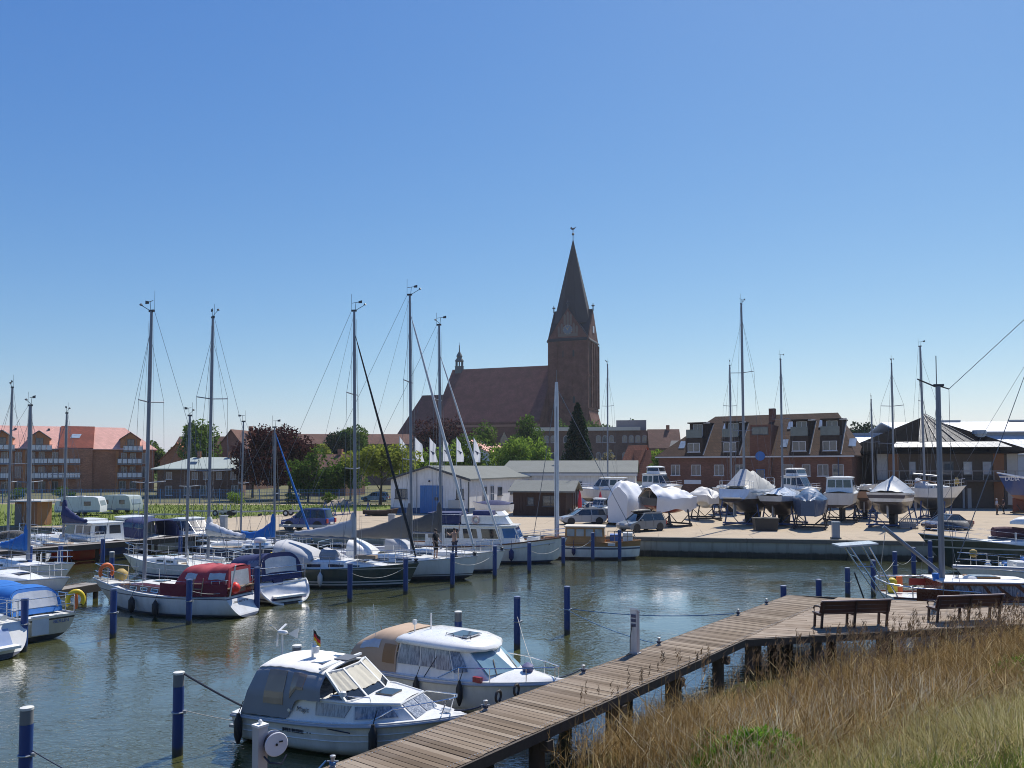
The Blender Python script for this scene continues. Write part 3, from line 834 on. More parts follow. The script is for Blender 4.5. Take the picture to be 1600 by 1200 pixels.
small_house(395, 640, 679, 694, 205, 'long low house with dull red roof behind the copper beech', br_br, tile_dk, True, R(2), 10, False, 6)
small_house(470, 545, 712, 733, 128, 'dark roofed house with two dormers behind the copper beech', br_br, tile_dk, True, R(-12), 8, True, 3)
small_house(690, 772, 690, 708, 145, 'house with orange tiled roof and eaves above the white flags', render_w, tile_or, False, R(-25), 10)
small_house(972, 1000, 698, 727, 125, 'narrow orange roofed house behind the white workshop', render_w, tile_red, True, R(-38), 5)
small_house(996, 1034, 705, 748, 122, 'orange roofed house beside the brown office building', render_w, tile_red, True, R(-4), 6, False, 0)
small_house(1016, 1062, 672, 700, 170, 'brown roofed house with chimney behind the school', br_br, tile_dk, True, R(-6), 9, True, 2)
small_house(1046, 1100, 690, 712, 150, 'dark grey roofed house behind the brown office building', br_br, slate, True, R(-20), 8, False, 1)

# white workshop with blue gate
def workshop():
    ax = R(-16.5)
    a = gp(612, 806, GZ); a = V((-12.1, 80.0))
    t = thing('workshop', 'white gabled workshop with big blue gate', 'workshop', (a.x, a.y, GZ), ax)
    W, D, E, Rr = 8.2, 26.0, 3.35, 4.55
    gable_house(t, 0, W, 0, D, 0, E, Rr, render_w, felt, False, .3, .14)
    bl = M('blue_gate_paint', (.05, .17, .42), .6, var=.12, scale=2, grime=.2)
    put('plinth', MB().box(-.02, W + .02, -.025, D, 0, .55), M('dark_blue_plinth', (.04, .09, .19), .7, var=.2), t)
    g = link('gate', MB().box(3.2, 5.55, -.09, .02, .02, 2.75).mesh('gate'), bl, t)
    for i in range(10): put('board', MB().box(3.22 + i * .233, 3.22 + i * .233 + .222, -.13, -.09, .04, 2.72), bl, g)
    put('sign', MB().box(4.75, 5.15, -.16, -.13, 1.3, 1.6), darkm, t)
    window(t, 1.15, 0, 1.45, 1.3, .95, cols=2, frm=darkfr)
    window(t, 7.35, 0, 1.45, .75, 1.0, cols=1, frm=darkfr)
    put('notice_board', MB().box(6.15, 7.3, -.12, -.02, .6, 1.35), M('notice', (.45, .46, .44), .7), t)
    put('pipe', MB().tube([(2.8, -.06, 0), (2.8, -.06, 4)], .05, 6), M('grey_pipe', (.35, .36, .38), .6), t)
    put('pipe', MB().tube([(W + .07, -.05, 0), (W + .07, -.05, E - .2)], .06, 6), darkm, t)
    put('lamp', MB().lathe([(.1, 0), (.12, .05), (.05, .2)], 8, (4.2, -.2, 3.1)), darkm, t)
    put('barge_board', MB().bar((-.35, -.34, E - .1), (W / 2, -.34, Rr + .06), .05, .16), darkm, t)
    put('barge_board', MB().bar((W + .35, -.34, E - .1), (W / 2, -.34, Rr + .06), .05, .16), darkm, t)
    for y in (5, 7.4): window(t, W, y, .9, 1.3, 1.7, R(90), 2, 2, frm=winfr)
    window(t, W, 10.2, 1.5, 1.5, .9, R(90), 3, frm=darkfr); window(t, W, 15, 1.5, 1.5, .9, R(90), 3, frm=darkfr)
workshop()
def back_workshop():
    a, b = dp(838, 738, 99), dp(992, 737, 97)
    d = V((b.x - a.x, b.y - a.y)); rz = math.atan2(d.y, d.x); Lf = d.length
    t = thing('workshop', 'low white workshop with grey roof behind the brown shed', 'workshop', (a.x, a.y, GZ), rz)
    gable_house(t, -4.4, Lf, 0, 16, 0, 3.8, 5.25, render_w, felt, True, .35, .16)
    put('fascia', MB().box(-4.7, Lf + .3, -.42, -.36, 3.5, 3.78), M('pale_fascia', (.6, .61, .6), .7), t)
    for x in (.8, 3.0, 5.0, 8.2, 10.2): window(t, x, 0, 1.7, 1.3, 1.1, cols=2, frm=darkfr)
    put('chimney', MB().lathe([(.18, 0), (.18, .9), (.3, .95), (.3, 1.1)], 8, (2.0, 5, 4.9)), galv, t)
back_workshop()
def wood_shed():
    a = V((.1, 75.6)); t = thing('shed', 'dark brown timber shed with grey roof standing by the white workshop', 'shed', (a.x, a.y, GZ), R(-12))
    wd = M('dark_stained_boards', (.06, .032, .024), .8, var=.25, scale=2, bmp=.3)
    W, D = 5.0, 5.4
    put('wall', MB().prism([(0, 0), (D, 0), (D, 2.35), (D / 2, 3.1), (0, 2.35)], 0, W, 'x'), wd, t)
    poly = [(-.5, 2.2), (D / 2, 3.12), (D + .5, 2.2), (D + .5, 2.34), (D / 2, 3.28), (-.5, 2.34)]
    put('roof', MB().prism(poly, -.4, W + .9, 'x'), felt, t)
    for i in range(16): put('board', MB().box(.02 + i * W / 16, (i + 1) * W / 16 - .03, -.03, 0, .05, 2.3), wd, t)
    window(t, 1.7, -.03, 1.0, .6, .75, cols=1, frm=darkfr); window(t, 3.6, -.03, .9, 1.5, 1.0, cols=2, frm=darkfr, pane=dglass)
    for y in (.3, 1.7, 3.2, 4.9): put('post', MB().box(W + .55, W + .7, y, y + .15, 0, 2.4), wd, t)
wood_shed()

# school with arched windows
def school():
    a, b = dp(826, 668, 182), dp(1019, 666, 178)
    d = V((b.x - a.x, b.y - a.y)); rz = math.atan2(d.y, d.x); Lf = d.length
    t = thing('school', 'long brown brick school with flat roof and rows of arched windows', 'school', (a.x, a.y, GZ), rz)
    H = 13.2
    put('wall', MB().box(0, Lf, 0, 14, 0, H - .45), br_br, t)
    put('roof', MB().box(-.5, Lf - 2.6, -.5, 14.5, H - .45, H + .35), M('pale_roof_edge', (.62, .56, .46), .8, var=.1), t)
    put('roof_box', MB().box(Lf - 8, Lf - 1.2, 4, 11, H - .2, H + 2.1), M('grey_roof_box', (.17, .17, .19), .8), t)
    surround = M('pale_window_surround', (.36, .32, .30), .8)
    def arched(x, z, w, h):
        n = 8; r = w / 2
        arc = [(x + r * math.cos(math.pi * i / n), z + h - r + r * math.sin(math.pi * i / n)) for i in range(n + 1)]
        o = put('window', MB().prism([(x - r, z)] + [(x + r, z)] + arc[:1] + arc[1:], -.08, .02, 'y'), surround, t)
        r *= .7
        arc = [(x + r * math.cos(math.pi * i / n), z + h - w / 2 + r * math.sin(math.pi * i / n)) for i in range(n + 1)]
        put('pane', MB().prism([(x - r, z + .25), (x + r, z + .25)] + arc, -.11, -.05, 'y'), wglass, o)
    for z in (10.0, 6.2):
        for i in range(19):
            x = 1.2 + i * 1.46
            if i in (4, 8, 9, 13): continue
            arched(x, z, 1.15, 1.75)
school()

# brown office building with dormers ------------------------------------------
def office():
    a, b = dp(1029, 713, 100), dp(1331, 709.5, 88.5)
    d = V((b.x - a.x, b.y - a.y)); rz = math.atan2(d.y, d.x); Lf = d.length
    t = thing('office_building', 'brown brick office building with steep tiled roof and tall dormers behind the stored boats', 'office building', (a.x, a.y, GZ), rz)
    E, Rg, D = 5.75, 11.0, 11.0
    put('wall', MB().box(0, Lf, 0, D, 0, E), br_dark, t)
    put('roof', hip_roof(0, Lf, 0, D, E + .12, Rg, 5.6, Lf - 2.2, .35), tile_br, t)
    put('gutter', MB().box(-.3, Lf + .3, -.47, -.36, E - .06, E + .1), M('pale_gutter', (.55, .55, .55), .5), t)
    sl = (Rg - E) / (D / 2 + .35)
    sl_y = lambda z: -.35 + (z - E) / sl
    chk = M('dark_cheek_cladding', (.045, .034, .03), .8, var=.2, spec=.15)
    edge = M('pale_flashing', (.58, .53, .47), .5, .2)
    railm = glass('balcony_glass', (.05, .075, .085), .2)
    for cx, w in ((4.6, 2.1), (9.0, 2.0), (16.9, 2.0), (20.2, 2.1)):
        x0, x1 = cx - w / 2, cx + w / 2; z1 = Rg - 1.05
        f = put('dormer', MB().prism([(-.2, E + .05), (-.2, E + 2.35), (1.5, E + 2.45), (1.5, z1), (sl_y(z1) + .4, z1), (sl_y(E + .2), E)], x0, x1, 'x'), chk, t)
        put('roof', MB().box(x0 - .15, x1 + .15, 1.0, sl_y(z1) + .7, z1, z1 + .14), chk, f)
        window(t, cx, -.2, E + .65, 1.5, 1.1, cols=2)
        window(t, cx, 1.5, E + 2.6, 1.2, 1.5, cols=2, sill=False)
        put('balcony_panel', MB().box(x0 + .05, x1 - .05, -.1, -.06, E + 2.38, E + 3.4), railm, t)
        put('flashing', MB().bar((x1 + .1, sl_y(E + .2) - .05, E + .25), (x1 + .1, sl_y(z1) - .05, z1 + .05), .14, .12), edge, t)
        put('eave_board', MB().box(x1 - .2, x1 + .55, 1.0, 1.25, z1 - .05, z1 + .12), edge, t)
    # stair tower
    tw = put('stair_tower', MB().box(11.4, 13.8, -.45, 4, 0, Rg - 1.5), br_dark, t)
    window(t, 12.6, -.45, E + 2.6, 1.9, .9, cols=2, frm=darkfr)
    window(t, 12.6, -.45, .9, 1.0, 3.4, cols=1, rows=3, frm=M('blue_frame', (.05, .16, .4), .5))
    ct = M('blue_sign', (.03, .14, .42), .5)
    put('round_sign', MB().lathe([(.55, 0), (.55, .08)], 16, (12.6, -.55, E + .1), 'y'), ct, t)
    put('chimney', MB().box(12.5, 13.2, 4.4, 5.2, Rg - 1, Rg + .7), br_dark, t)
    for x in (2.2, 4.8, 7.6, 10.1, 15.6, 17.6, 19.4, 21.0): 
        if x < Lf - .6: window(t, x, 0, 3.55, 1.15 if x not in (17.6,) else .9, 1.3, cols=2 if x not in (15.6, 17.6) else 1)
    for x in (2.4, 7.0, 15.0, 18.6): window(t, x, 0, .7, 1.3, 1.5, cols=2, frm=darkfr)
    for x, z in ((2.3, E + 1.0), (14.6, E + 1.0), (22.0, E + 1.0), (7.1, E + 3.2), (14.9, E + 3.2), (18.4, E + 3.3)):
        put('roof_window', MB().quad((x, sl_y(z), z + .16), (x + .75, sl_y(z), z + .16), (x + .75, sl_y(z + .9), z + 1.06), (x, sl_y(z + .9), z + 1.06), .1), glass('sky_glass', (.3, .36, .42), .1), t)
    put('sign_board', MB().box(3.3, 5.4, -.08, 0, 2.5, 3.0), M('white_board', (.7, .7, .7), .6), t)
    put('pipe', MB().tube([(Lf - 1.4, -.1, 0), (Lf - 1.4, -.1, E)], .06, 6), M('dark_blue_pipe', (.05, .07, .14), .5), t)
office()

# dark pavilion of the yacht club
def pavilion():
    c = dp(1443, 700, 96)
    t = thing('clubhouse', 'dark timber clubhouse with pyramid roof and glazed lantern', 'clubhouse', (c.x, c.y, GZ), R(-8))
    W = 16.6; h = W / 2
    wd = M('dark_timber_cladding', (.055, .042, .036), .75, var=.2, scale=1.5)
    wd2 = M('brown_timber_cladding', (.17, .075, .035), .75, var=.2, scale=1.5)
    gl = M('grey_panel', (.32, .33, .34), .7)
    put('wall', MB().box(-h + .9, h - .9, -h + 1.5, h - 1, 0, 6.2), wd, t)
    rf = M('black_roof_felt', (.010, .010, .011), .95, var=.2, spec=0)
    m = MB(); e = 6.35
    k = [(-h, -h), (h, -h), (h, h), (-h, h)]
    m.add([(*p, e - .3) for p in k] + [(*p, e) for p in k] + [(0, 0, 10.6)], [(3, 2, 1, 0), (0, 1, 5, 4), (1, 2, 6, 5), (2, 3, 7, 6), (3, 0, 4, 7), (4, 5, 8), (5, 6, 8), (6, 7, 8), (7, 4, 8)])
    put('roof', m, rf, t)
    # sheet metal canopy with ribs and the glazed lantern above it
    met = M('bright_sheet_roof', (.19, .20, .215), .55, .3, var=.25, spec=.3)
    sl = (10.6 - e) / h
    def on(x, z, o): return (x, -h + (z - e) / sl - .02, z + o)
    def trap(xa, xb, za, zb, o): return [on(xa[0], za, o), on(xa[1], za, o), on(xb[1], zb, o), on(xb[0], zb, o)]
    n = 14
    for i in range(n):
        a0, a1 = -6.2 + 12.4 * i / n, -6.2 + 12.4 * (i + 1) / n
        b0, b1 = -3.0 + 6.0 * i / n, -3.0 + 6.0 * (i + 1) / n
        put('roof_sheet', MB().quad(*trap((a0 + .02, a1 - .02), (a0 * .86 + .01, a1 * .86 - .01), e + .0, e + .62, .42), .05), met, t)
    n = 6
    for i in range(n):
        a0, a1 = -2.9 + 5.8 * i / n, -2.9 + 5.8 * (i + 1) / n; b0, b1 = a0 * .08, a1 * .08
        put('glass_panel', MB().quad(*trap((a0 + .07, a1 - .07), (b0 + .01, b1 - .01), e + .75, 10.5, .34), .06), M('lantern_glass', (.03, .04, .055), .6, spec=.15), t)
    for i in range(0, n + 1, 2):
        a0 = -2.9 + 5.8 * i / n
        put('glazing_bar', MB().bar(on(a0, e + .7, .46), on(a0 * .08, 10.5, .46), .055, .06), M('pale_bar', (.14, .145, .15), .6), t)
    put('cap', MB().lathe([(.25, 10.3), (.18, 10.9), (.02, 11.1)], 8), met, t)
    for x in (-6.8, -5.6, 5.4, 6.8): put('wall_panel', MB().box(x - .55, x + .55, -h + 1.44, -h + 1.52, .4, 6.1), gl if x in (-6.8, 6.8) else wd2, t)
    for x, w in ((-3.6, .8), (-.2, 1.9), (4.2, 1.0), (2.2, 1.0)): window(t, x, -h + 1.5, 3.7, w, 1.5, cols=1, frm=darkfr, pane=glass('blue_glass', (.10, .17, .26), .1) if w != 1.9 else wglass)
    put('balcony', MB().box(-h + .6, h - .6, -h + .1, -h + 1.5, 2.95, 3.15), wd, t)
    r_ = MB(); r_.box(-h + .6, h - .6, -h + .1, -h + .16, 4.1, 4.18)
    for i in range(15): r_.box(-h + .7 + i * 1.08, -h + .76 + i * 1.08, -h + .1, -h + .15, 3.15, 4.1)
    put('railing', r_, M('rail_metal', (.22, .22, .23), .5, .5), t)
    for x in (-h + .7, -3, 1.4, 5.4): put('post', MB().box(x, x + .2, -h + .15, -h + .35, 0, 3), wd, t)
    st = MB()
    for i in range(12): st.box(h - 2.6 + i * .2, h - 2.3 + i * .2, -h - .9, -h + .1, .25 * i + .1, .25 * i + .15)
    put('stair', st, darkm, t)
    put('door', MB().box(1.6, 2.5, -h + 1.42, -h + 1.5, 0, 2.2), gl, t)
    put('vent_cowl', MB().lathe([(.6, 7.9), (.6, 8.3), (.75, 8.32), (.7, 8.75), (.2, 8.8)], 14, (4.4, -4.6, 0)), galv, t)
pavilion()

# boat hall far behind on the right
def hall():
    a = dp(1327, 700, 112); t = thing('boat_hall', 'big grey boat hall with white metal roof behind the clubhouse', 'hall', (a.x, a.y, GZ), R(-7))
    wl = M('grey_blue_sheet_wall', (.33, .38, .45), .6, var=.08)
    ro = M('white_sheet_roof', (.50, .53, .57), .6, .1, var=.12, scale=.6, grime=.2)
    L = 60
    put('wall', MB().box(0, L, 0, 26, 0, 6.3), wl, t)
    sh = MB().prism([(.02, 6.3), (5, 9.0), (5, 9.1), (-.3, 6.33)], .01, .99, 'x').mesh('roof_sheet')
    for i in range(60): link('roof_sheet', sh, ro, t, (i, 0, 0))
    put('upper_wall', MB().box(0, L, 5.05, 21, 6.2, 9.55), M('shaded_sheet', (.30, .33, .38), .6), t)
    put('upper_roof', MB().prism([(4.6, 9.5), (13, 11.3), (21.4, 9.5), (21.4, 9.65), (13, 11.5), (4.6, 9.65)], 8.5, L, 'x'), ro, t)
    put('corner_panel', MB().box(-.04, 1.4, -.06, -.01, 0, 6.25), M('hall_blue', (.05, .2, .5), .5), t)
    put('gable_panel', MB().prism([(.05, 4.2), (.05, 6.2), (5, 8.9), (5, 4.2)], -.06, -.01, 'x'), M('hall_blue', (.05, .2, .5), .5), t)
    put('eave_rail', MB().box(0, L, -.4, -.3, 6.2, 6.34), M('hall_edge', (.2, .27, .36), .5), t)
    for x in (16, 27, 40): put('roof_walkway', MB().box(x, x + 4, 12.7, 13.3, 11.5, 11.75), galv, t)
hall()

# church -----------------------------------------------------------------------
def church():
    d0 = 258.0; th = R(-20)
    c = dp(919, 600, d0 - 4)                       # the near corner of the tower
    t = thing('church', 'tall brick church with pointed spire and clock above the harbour', 'church', (c.x, c.y, 0), th)
    W = 13.4; E = 47.0; GA = 57.0; TOP = 81.5
    # x from -W..0 (front face), y 0..W
    tower = put('tower', MB().box(-W, 0, 0, W, 0, E), br_ch, t)
    b = MB()                                       # battered foot on the free side
    b.prism([(-.02, 14), (-.02, 24), (2.6, 14), (2.6, 0), (-.02, 0)], .5, W - .5, 'y')
    put('buttress', b, br_ch, t)
    for z in (24.2, 35, E - .35): put('cornice', MB().box(-W - .18, .18, -.18, W + .18, z, z + .35), br_ch, t)
    g1 = MB().prism([(-W, E), (0, E), (-W / 2, GA)], -.05, W + .05, 'y'); put('gable', g1, br_ch, t)
    g2 = MB().prism([(0, E), (W, E), (W / 2, GA)], -W - .05, .05, 'x'); put('gable', g2, br_ch, t)
    def slopes(axis, lo, hi, c0):
        p = [(c0 - W / 2 - .5, E - .75), (c0, GA + .12), (c0 + W / 2 + .5, E - .75), (c0 + W / 2 + .5, E - .35), (c0, GA + .55), (c0 - W / 2 - .5, E - .35)]
        return MB().prism(p, lo, hi, axis)
    put('gable_roof', slopes('y', .25, W - .25, -W / 2), spirem, t)
    put('gable_roof', slopes('x', -W + .25, -.25, W / 2), spirem, t)
    n = 8; ap = 5.35 / math.cos(math.pi / 8); zb = 52.5; kx = ap * (TOP - zb) / (TOP - 56.2)
    vs = [(-W / 2 + kx * math.cos(math.pi * (2 * i + 1) / 8), W / 2 + kx * math.sin(math.pi * (2 * i + 1) / 8), zb) for i in range(8)] + [(-W / 2, W / 2, TOP)]
    put('spire', MB().add(vs, [(i, (i + 1) % 8, 8) for i in range(8)] + [tuple(range(8))[::-1]]), spirem, t)
    rod = MB().tube([(-W / 2, W / 2, TOP - .6), (-W / 2, W / 2, TOP + 3.6)], .12, 6); rod.lathe([(.05, TOP + .9), (.45, TOP + 1.35), (.45, TOP + 1.6), (.05, TOP + 2)], 8, (-W / 2, W / 2, 0))
    r_ = put('finial', rod, darkm, t)
    cx = -W / 2
    put('weathercock', MB().prism([(cx - .9, TOP + 3.3), (cx - .3, TOP + 2.9), (cx + .4, TOP + 3.0), (cx + 1.1, TOP + 3.9), (cx + .5, TOP + 3.6), (cx + .1, TOP + 3.5), (cx - .3, TOP + 3.5), (cx - .5, TOP + 3.95), (cx - .8, TOP + 3.9)], W / 2 - .05, W / 2 + .05, 'y'), darkm, r_)
    for x, y in ((-W / 2, 0), (0, W / 2), (-W, W / 2), (-W / 2, W)):
        put('pinnacle', MB().lathe([(.22, GA), (.16, GA + 1.3), (.55, GA + 1.5), (.5, GA + 1.8), (.12, GA + 1.95), (.1, GA + 2.5)], 8, (x, y, 0)), darkm, t)
    # pale niches and clock in the front gable
    pale = M('pale_gable_plaster', (.15, .12, .105), .85, var=.15)
    for i, (x, z0, z1) in enumerate(((-3.0, 48.9, 51.3), (-2.0, 48.9, 52.2), (-1.0, 49, 55.2), (0, 49, 56.0), (1.0, 49, 55.2), (2.0, 48.9, 52.2), (3.0, 48.9, 51.3))):
        zz = z0 if abs(x) > 1.5 else 51.5
        put('niche', MB().prism([(-W / 2 + x - .36, zz), (-W / 2 + x + .36, zz), (-W / 2 + x + .36, z1 - .5), (-W / 2 + x, z1), (-W / 2 + x - .36, z1 - .5)], -.12, -.02, 'y'), pale, t)
    put('clock_panel', MB().box(-W / 2 - 3.3, -W / 2 + 3.3, -.10, -.03, 47.8, 48.85), pale, t)
    for k, (face, pos, rot) in enumerate(((None, (-W / 2, -.16, 50.0), 0),)):
        c_ = link('clock', MB().lathe([(1.6, -.06), (1.6, .06)], 28, (0, 0, 0), 'y').mesh('clock'), M('clock_face', (.12, .15, .2), .5), t, pos)
        ring = MB()
        for i in range(12):
            a = math.pi * i / 6; ring.bar((1.25 * math.sin(a), -.09, 1.25 * math.cos(a)), (1.5 * math.sin(a), -.09, 1.5 * math.cos(a)), .12, .04, (0, 1, 0))
        gold = M('gilt', (.55, .38, .1), .35, .8)
        put('numeral_marks', ring, gold, c_)
        put('hand', MB().bar((-.1, -.12, -.2), (.35, -.12, .75), .12, .04, (0, 1, 0)), gold, c_)
        put('hand', MB().bar((.1, -.13, -.2), (-.7, -.13, .95), .09, .04, (0, 1, 0)), gold, c_)
    put('gable_window', MB().box(.06, .2, W / 2 - .8, W / 2 + .8, 49.6, 51.8), M('white_board', (.7, .7, .7), .6), t)
    # blind niches, tall on the narrow visible side
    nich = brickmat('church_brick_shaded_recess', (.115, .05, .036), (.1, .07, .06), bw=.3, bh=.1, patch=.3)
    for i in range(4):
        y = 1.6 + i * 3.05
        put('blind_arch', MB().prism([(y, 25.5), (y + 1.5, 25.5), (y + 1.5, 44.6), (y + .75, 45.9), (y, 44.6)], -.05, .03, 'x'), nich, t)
        put('pilaster', MB().box(0, .5, y + 1.75, y + 2.5, 25, 46), br_ch, t)
        for z in (28, 36.5): put('opening', MB().box(.03, .07, y + .45, y + 1.05, z, z + 3), blk, t)
    for x, z in ((-8.1, 41.2), (-4.9, 41.2), (-8.1, 26.3), (-4.7, 26.3)):
        put('opening', MB().prism([(x - .38, z), (x + .38, z), (x + .38, z + 1.8), (x, z + 2.3), (x - .38, z + 1.8)], -.06, .02, 'y'), blk, t)
    for z0, z1 in ((36, 46), (25.2, 34.4)):
        for x in (-12.1, -9.6, -7.1, -4.6, -2.1):
            put('blind_arch', MB().prism([(x, z0), (x + 1.2, z0), (x + 1.2, z1 - .9), (x + .6, z1), (x, z1 - .9)], -.045, .02, 'y'), nich, t) if False else None
            put('pilaster', MB().box(x + 1.5, x + 1.95, -.14, 0, z0, z1), br_ch, t)
    for y in (3.4, 8.4): put('opening', MB().box(2.62, 2.66, y, y + .6, 5, 11), blk, t)
    # nave with its great roof and the lower choir
    NL = 36.5; yc = W / 2; NW = 30.0; RZ = 39.6; EZ = 20.5
    put('nave_wall', MB().prism([(yc - NW / 2, 0), (yc + NW / 2, 0), (yc + NW / 2, EZ), (yc, RZ - .6), (yc - NW / 2, EZ)], -W - NL, -W - .02, 'x'), br_ch, t)
    put('nave_roof', MB().prism([(yc - NW / 2 - .8, EZ - .9), (yc, RZ - .5), (yc + NW / 2 + .8, EZ - .9), (yc + NW / 2 + .8, EZ - .3), (yc, RZ), (yc - NW / 2 - .8, EZ - .3)], -W - NL - .4, -W - .05, 'x'), tile_ch, t)
    put('eave_cornice', MB().box(-W - NL, -W - .1, yc - NW / 2 - .5, yc - NW / 2 - .02, EZ - 1.9, EZ - 1.2), M('pale_cornice', (.30, .16, .12), .8), t)
    for i in range(5):
        x = -W - 5 - i * 7
        put('nave_window', MB().prism([(x - 1.3, 6), (x + 1.3, 6), (x + 1.3, 14.5), (x, 17), (x - 1.3, 14.5)], yc - NW / 2 - .12, yc - NW / 2 + .02, 'y'), dglass, t)
        put('nave_buttress', MB().box(x - 4.1, x - 2.9, yc - NW / 2 - 1.6, yc - NW / 2, 0, 15), br_ch, t)
    CL, CW, CR, CE = 17.5, 19.0, 31.0, 15.0; x1 = -W - NL
    put('choir_wall', MB().box(x1 - CL, x1 - .02, yc - CW / 2, yc + CW / 2, 0, CE), br_ch, t)
    m = MB(); xa, xb = x1 - CL - .5, x1 - .05
    m.add([(xa, yc - CW / 2 - .6, CE), (xb, yc - CW / 2 - .6, CE), (xb, yc + CW / 2 + .6, CE), (xa, yc + CW / 2 + .6, CE), (xa + 6.0, yc, CR), (xb, yc, CR)], [(0, 1, 5, 4), (2, 3, 4, 5), (3, 0, 4), (1, 2, 5), (3, 2, 1, 0)])
    put('choir_roof', m, tile_ch, t)
    # ridge turret
    tx = x1 + 2.2
    lant = M('lantern_copper', (.09, .11, .11), .6, var=.2)
    put('turret', MB().lathe([(1.6, RZ - 1.5), (1.6, RZ + .9), (1.75, RZ + 1.0)], 8, (tx, yc, 0)), lant, t)
    for i in range(8):
        a = math.pi * i / 4 + .39
        put('turret_post', MB().tube([(tx + 1.15 * math.cos(a), yc + 1.15 * math.sin(a), RZ + .9), (tx + 1.15 * math.cos(a), yc + 1.15 * math.sin(a), RZ + 2.9)], .22, 6), lant, t)
    put('turret_cap', MB().lathe([(1.55, RZ + 2.8), (1.5, RZ + 3.2), (1.0, RZ + 3.8), (.9, RZ + 4.2), (1.1, RZ + 4.6), (.8, RZ + 5.3), (.25, RZ + 6.2), (.12, RZ + 8), (.3, RZ + 8.15), (.05, RZ + 8.5), (.04, RZ + 9.4)], 10, (tx, yc, 0)), lant, t, 40)
church()

# ------------------------------------------------------------------ trees
barkm = M('bark', (.07, .055, .042), .95, var=.3, bmp=.5)
greens = {
    'light': [(0, (.11, .18, .025)), (.5, (.20, .31, .045)), (1, (.33, .43, .08))],
    'mid': [(0, (.045, .085, .016)), (.5, (.09, .16, .028)), (1, (.17, .24, .05))],
    'dark': [(0, (.010, .026, .014)), (.6, (.02, .045, .022)), (1, (.04, .07, .03))],
    'purple': [(0, (.030, .012, .014)), (.6, (.06, .022, .022)), (1, (.10, .040, .03))],
    'yellow': [(0, (.14, .17, .025)), (.5, (.25, .29, .045)), (1, (.36, .38, .08))],
    'pink': [(0, (.14, .13, .07)), (.5, (.24, .22, .13)), (1, (.36, .30, .20))]}
def crown(cx, cz, rw, rh, n, leaf, lobes=22, bottom=.35):
    c = rng.normal(0, 1, (lobes, 3)); c /= np.linalg.norm(c, axis=1)[:, None]
    c *= (rng.uniform(.25, .78, lobes))[:, None]; c[:, 2] = np.maximum(c[:, 2], -bottom - .2)
    r = rng.uniform(.26, .46, lobes)
    k = rng.integers(0, lobes, n)
    d = rng.normal(0, 1, (n, 3)); d /= np.linalg.norm(d, axis=1)[:, None]
    p = c[k] + d * (r[k] * rng.uniform(.35, 1.05, n) ** .6)[:, None]
    p = p[p[:, 2] > -bottom * 1.9]; n = len(p)
    p = p * [rw, rw, rh] + [cx, 0, cz]
    return leaves(p, leaf)
def leaves(p, leaf):
    n = len(p)
    a = rng.normal(0, 1, (n, 3)); a /= np.linalg.norm(a, axis=1)[:, None]
    b = np.cross(a, rng.normal(0, 1, (n, 3))); b /= np.linalg.norm(b, axis=1)[:, None] + 1e-9
    s = leaf * rng.uniform(.5, 1.3, n)[:, None]
    q = np.stack([p - a * s, p + b * s * .55, p + a * s, p - b * s * .55], 1).reshape(-1, 3)
    return q, np.arange(n * 4).reshape(-1, 4)
def tree(u, vtop, vbase, halfw, d, tint, label, n=2600, name='tree', leaf=None, trunk_h=.3, rr=None):
    p = dp(u, 735, d); z1 = zat(vtop, d); z0 = GZ
    H = z1 - z0; rw = halfw * d / FOC
    t = thing(name, label, 'tree', (p.x, p.y, z0))
    leaf = leaf or max(.16, d * .0021)
    zc0 = H * trunk_h
    cz, rh = (H + zc0) / 2 - .02 * H, (H - zc0) / 2 * 1.12
    v, q = crown(0, cz, rw * 1.25, rh * 1.05, int(n * 1.7), leaf)
    link('crown', fast_mesh('crown', v, q), leafmat('leaf_' + tint, greens[tint]), t)
    tr = MB(); r0 = max(.12, H * .02)
    tr.tube([(0, 0, -.2), (.05 * r0, 0, H * .15), (rw * .04, 0, H * .4), (0, 0, H * .85)], [r0 * 1.25, r0, r0 * .7, r0 * .15], 7)
    for i in range(6):
        a = i * 1.1 + u; z = H * (.22 + .08 * i)
        tr.tube([(0, 0, z), (rw * .4 * math.cos(a), rw * .4 * math.sin(a), z + H * .14), (rw * .75 * math.cos(a), rw * .75 * math.sin(a), z + H * .22)], [r0 * .5, r0 * .32, r0 * .08], 5)
    put('trunk', tr, barkm, t, 40)
    return t
def spruce(u, vtop, halfw, d, label):
    p = dp(u, 735, d); H = zat(vtop, d) - GZ; rw = halfw * d / FOC
    t = thing('spruce_tree', label, 'tree', (p.x, p.y, GZ))
    n = 7500; h = rng.uniform(.06, 1, n) ** 1.15
    lay = np.round(h * 17) / 17; lobe = .75 + .25 * np.sin(rng.integers(0, 9, n) * 2.1 + lay * 40)
    r = rw * 1.45 * (1 - h) ** .8 * lobe * rng.uniform(.1, 1, n) ** .35 + .08; a = rng.uniform(0, 6.28, n)
    pp = np.stack([r * np.cos(a), r * np.sin(a), h * H - r * .22], -1)
    v, q = leaves(pp, .26)
    link('crown', fast_mesh('crown', v, q), leafmat('leaf_dark', greens['dark'], .15), t)
    put('trunk', MB().tube([(0, 0, -.2), (0, 0, H * .97)], [.28, .03], 7), barkm, t)
tree(308, 652, 775, 32, 134, 'mid', 'tall green tree rising above the green roofed brick house', 3200)
tree(232, 690, 760, 24, 160, 'mid', 'green tree behind the end of the apartment house')
tree(434, 666, 778, 52, 112, 'purple', 'large copper beech with dark purple leaves', 6000, 'copper_beech', trunk_h=.12)
tree(395, 692, 770, 30, 120, 'purple', 'smaller purple leaved tree beside the big copper beech', 2400, trunk_h=.15)
tree(453, 669, 760, 26, 132, 'mid', 'green tree peeping over the copper beech', 2200)
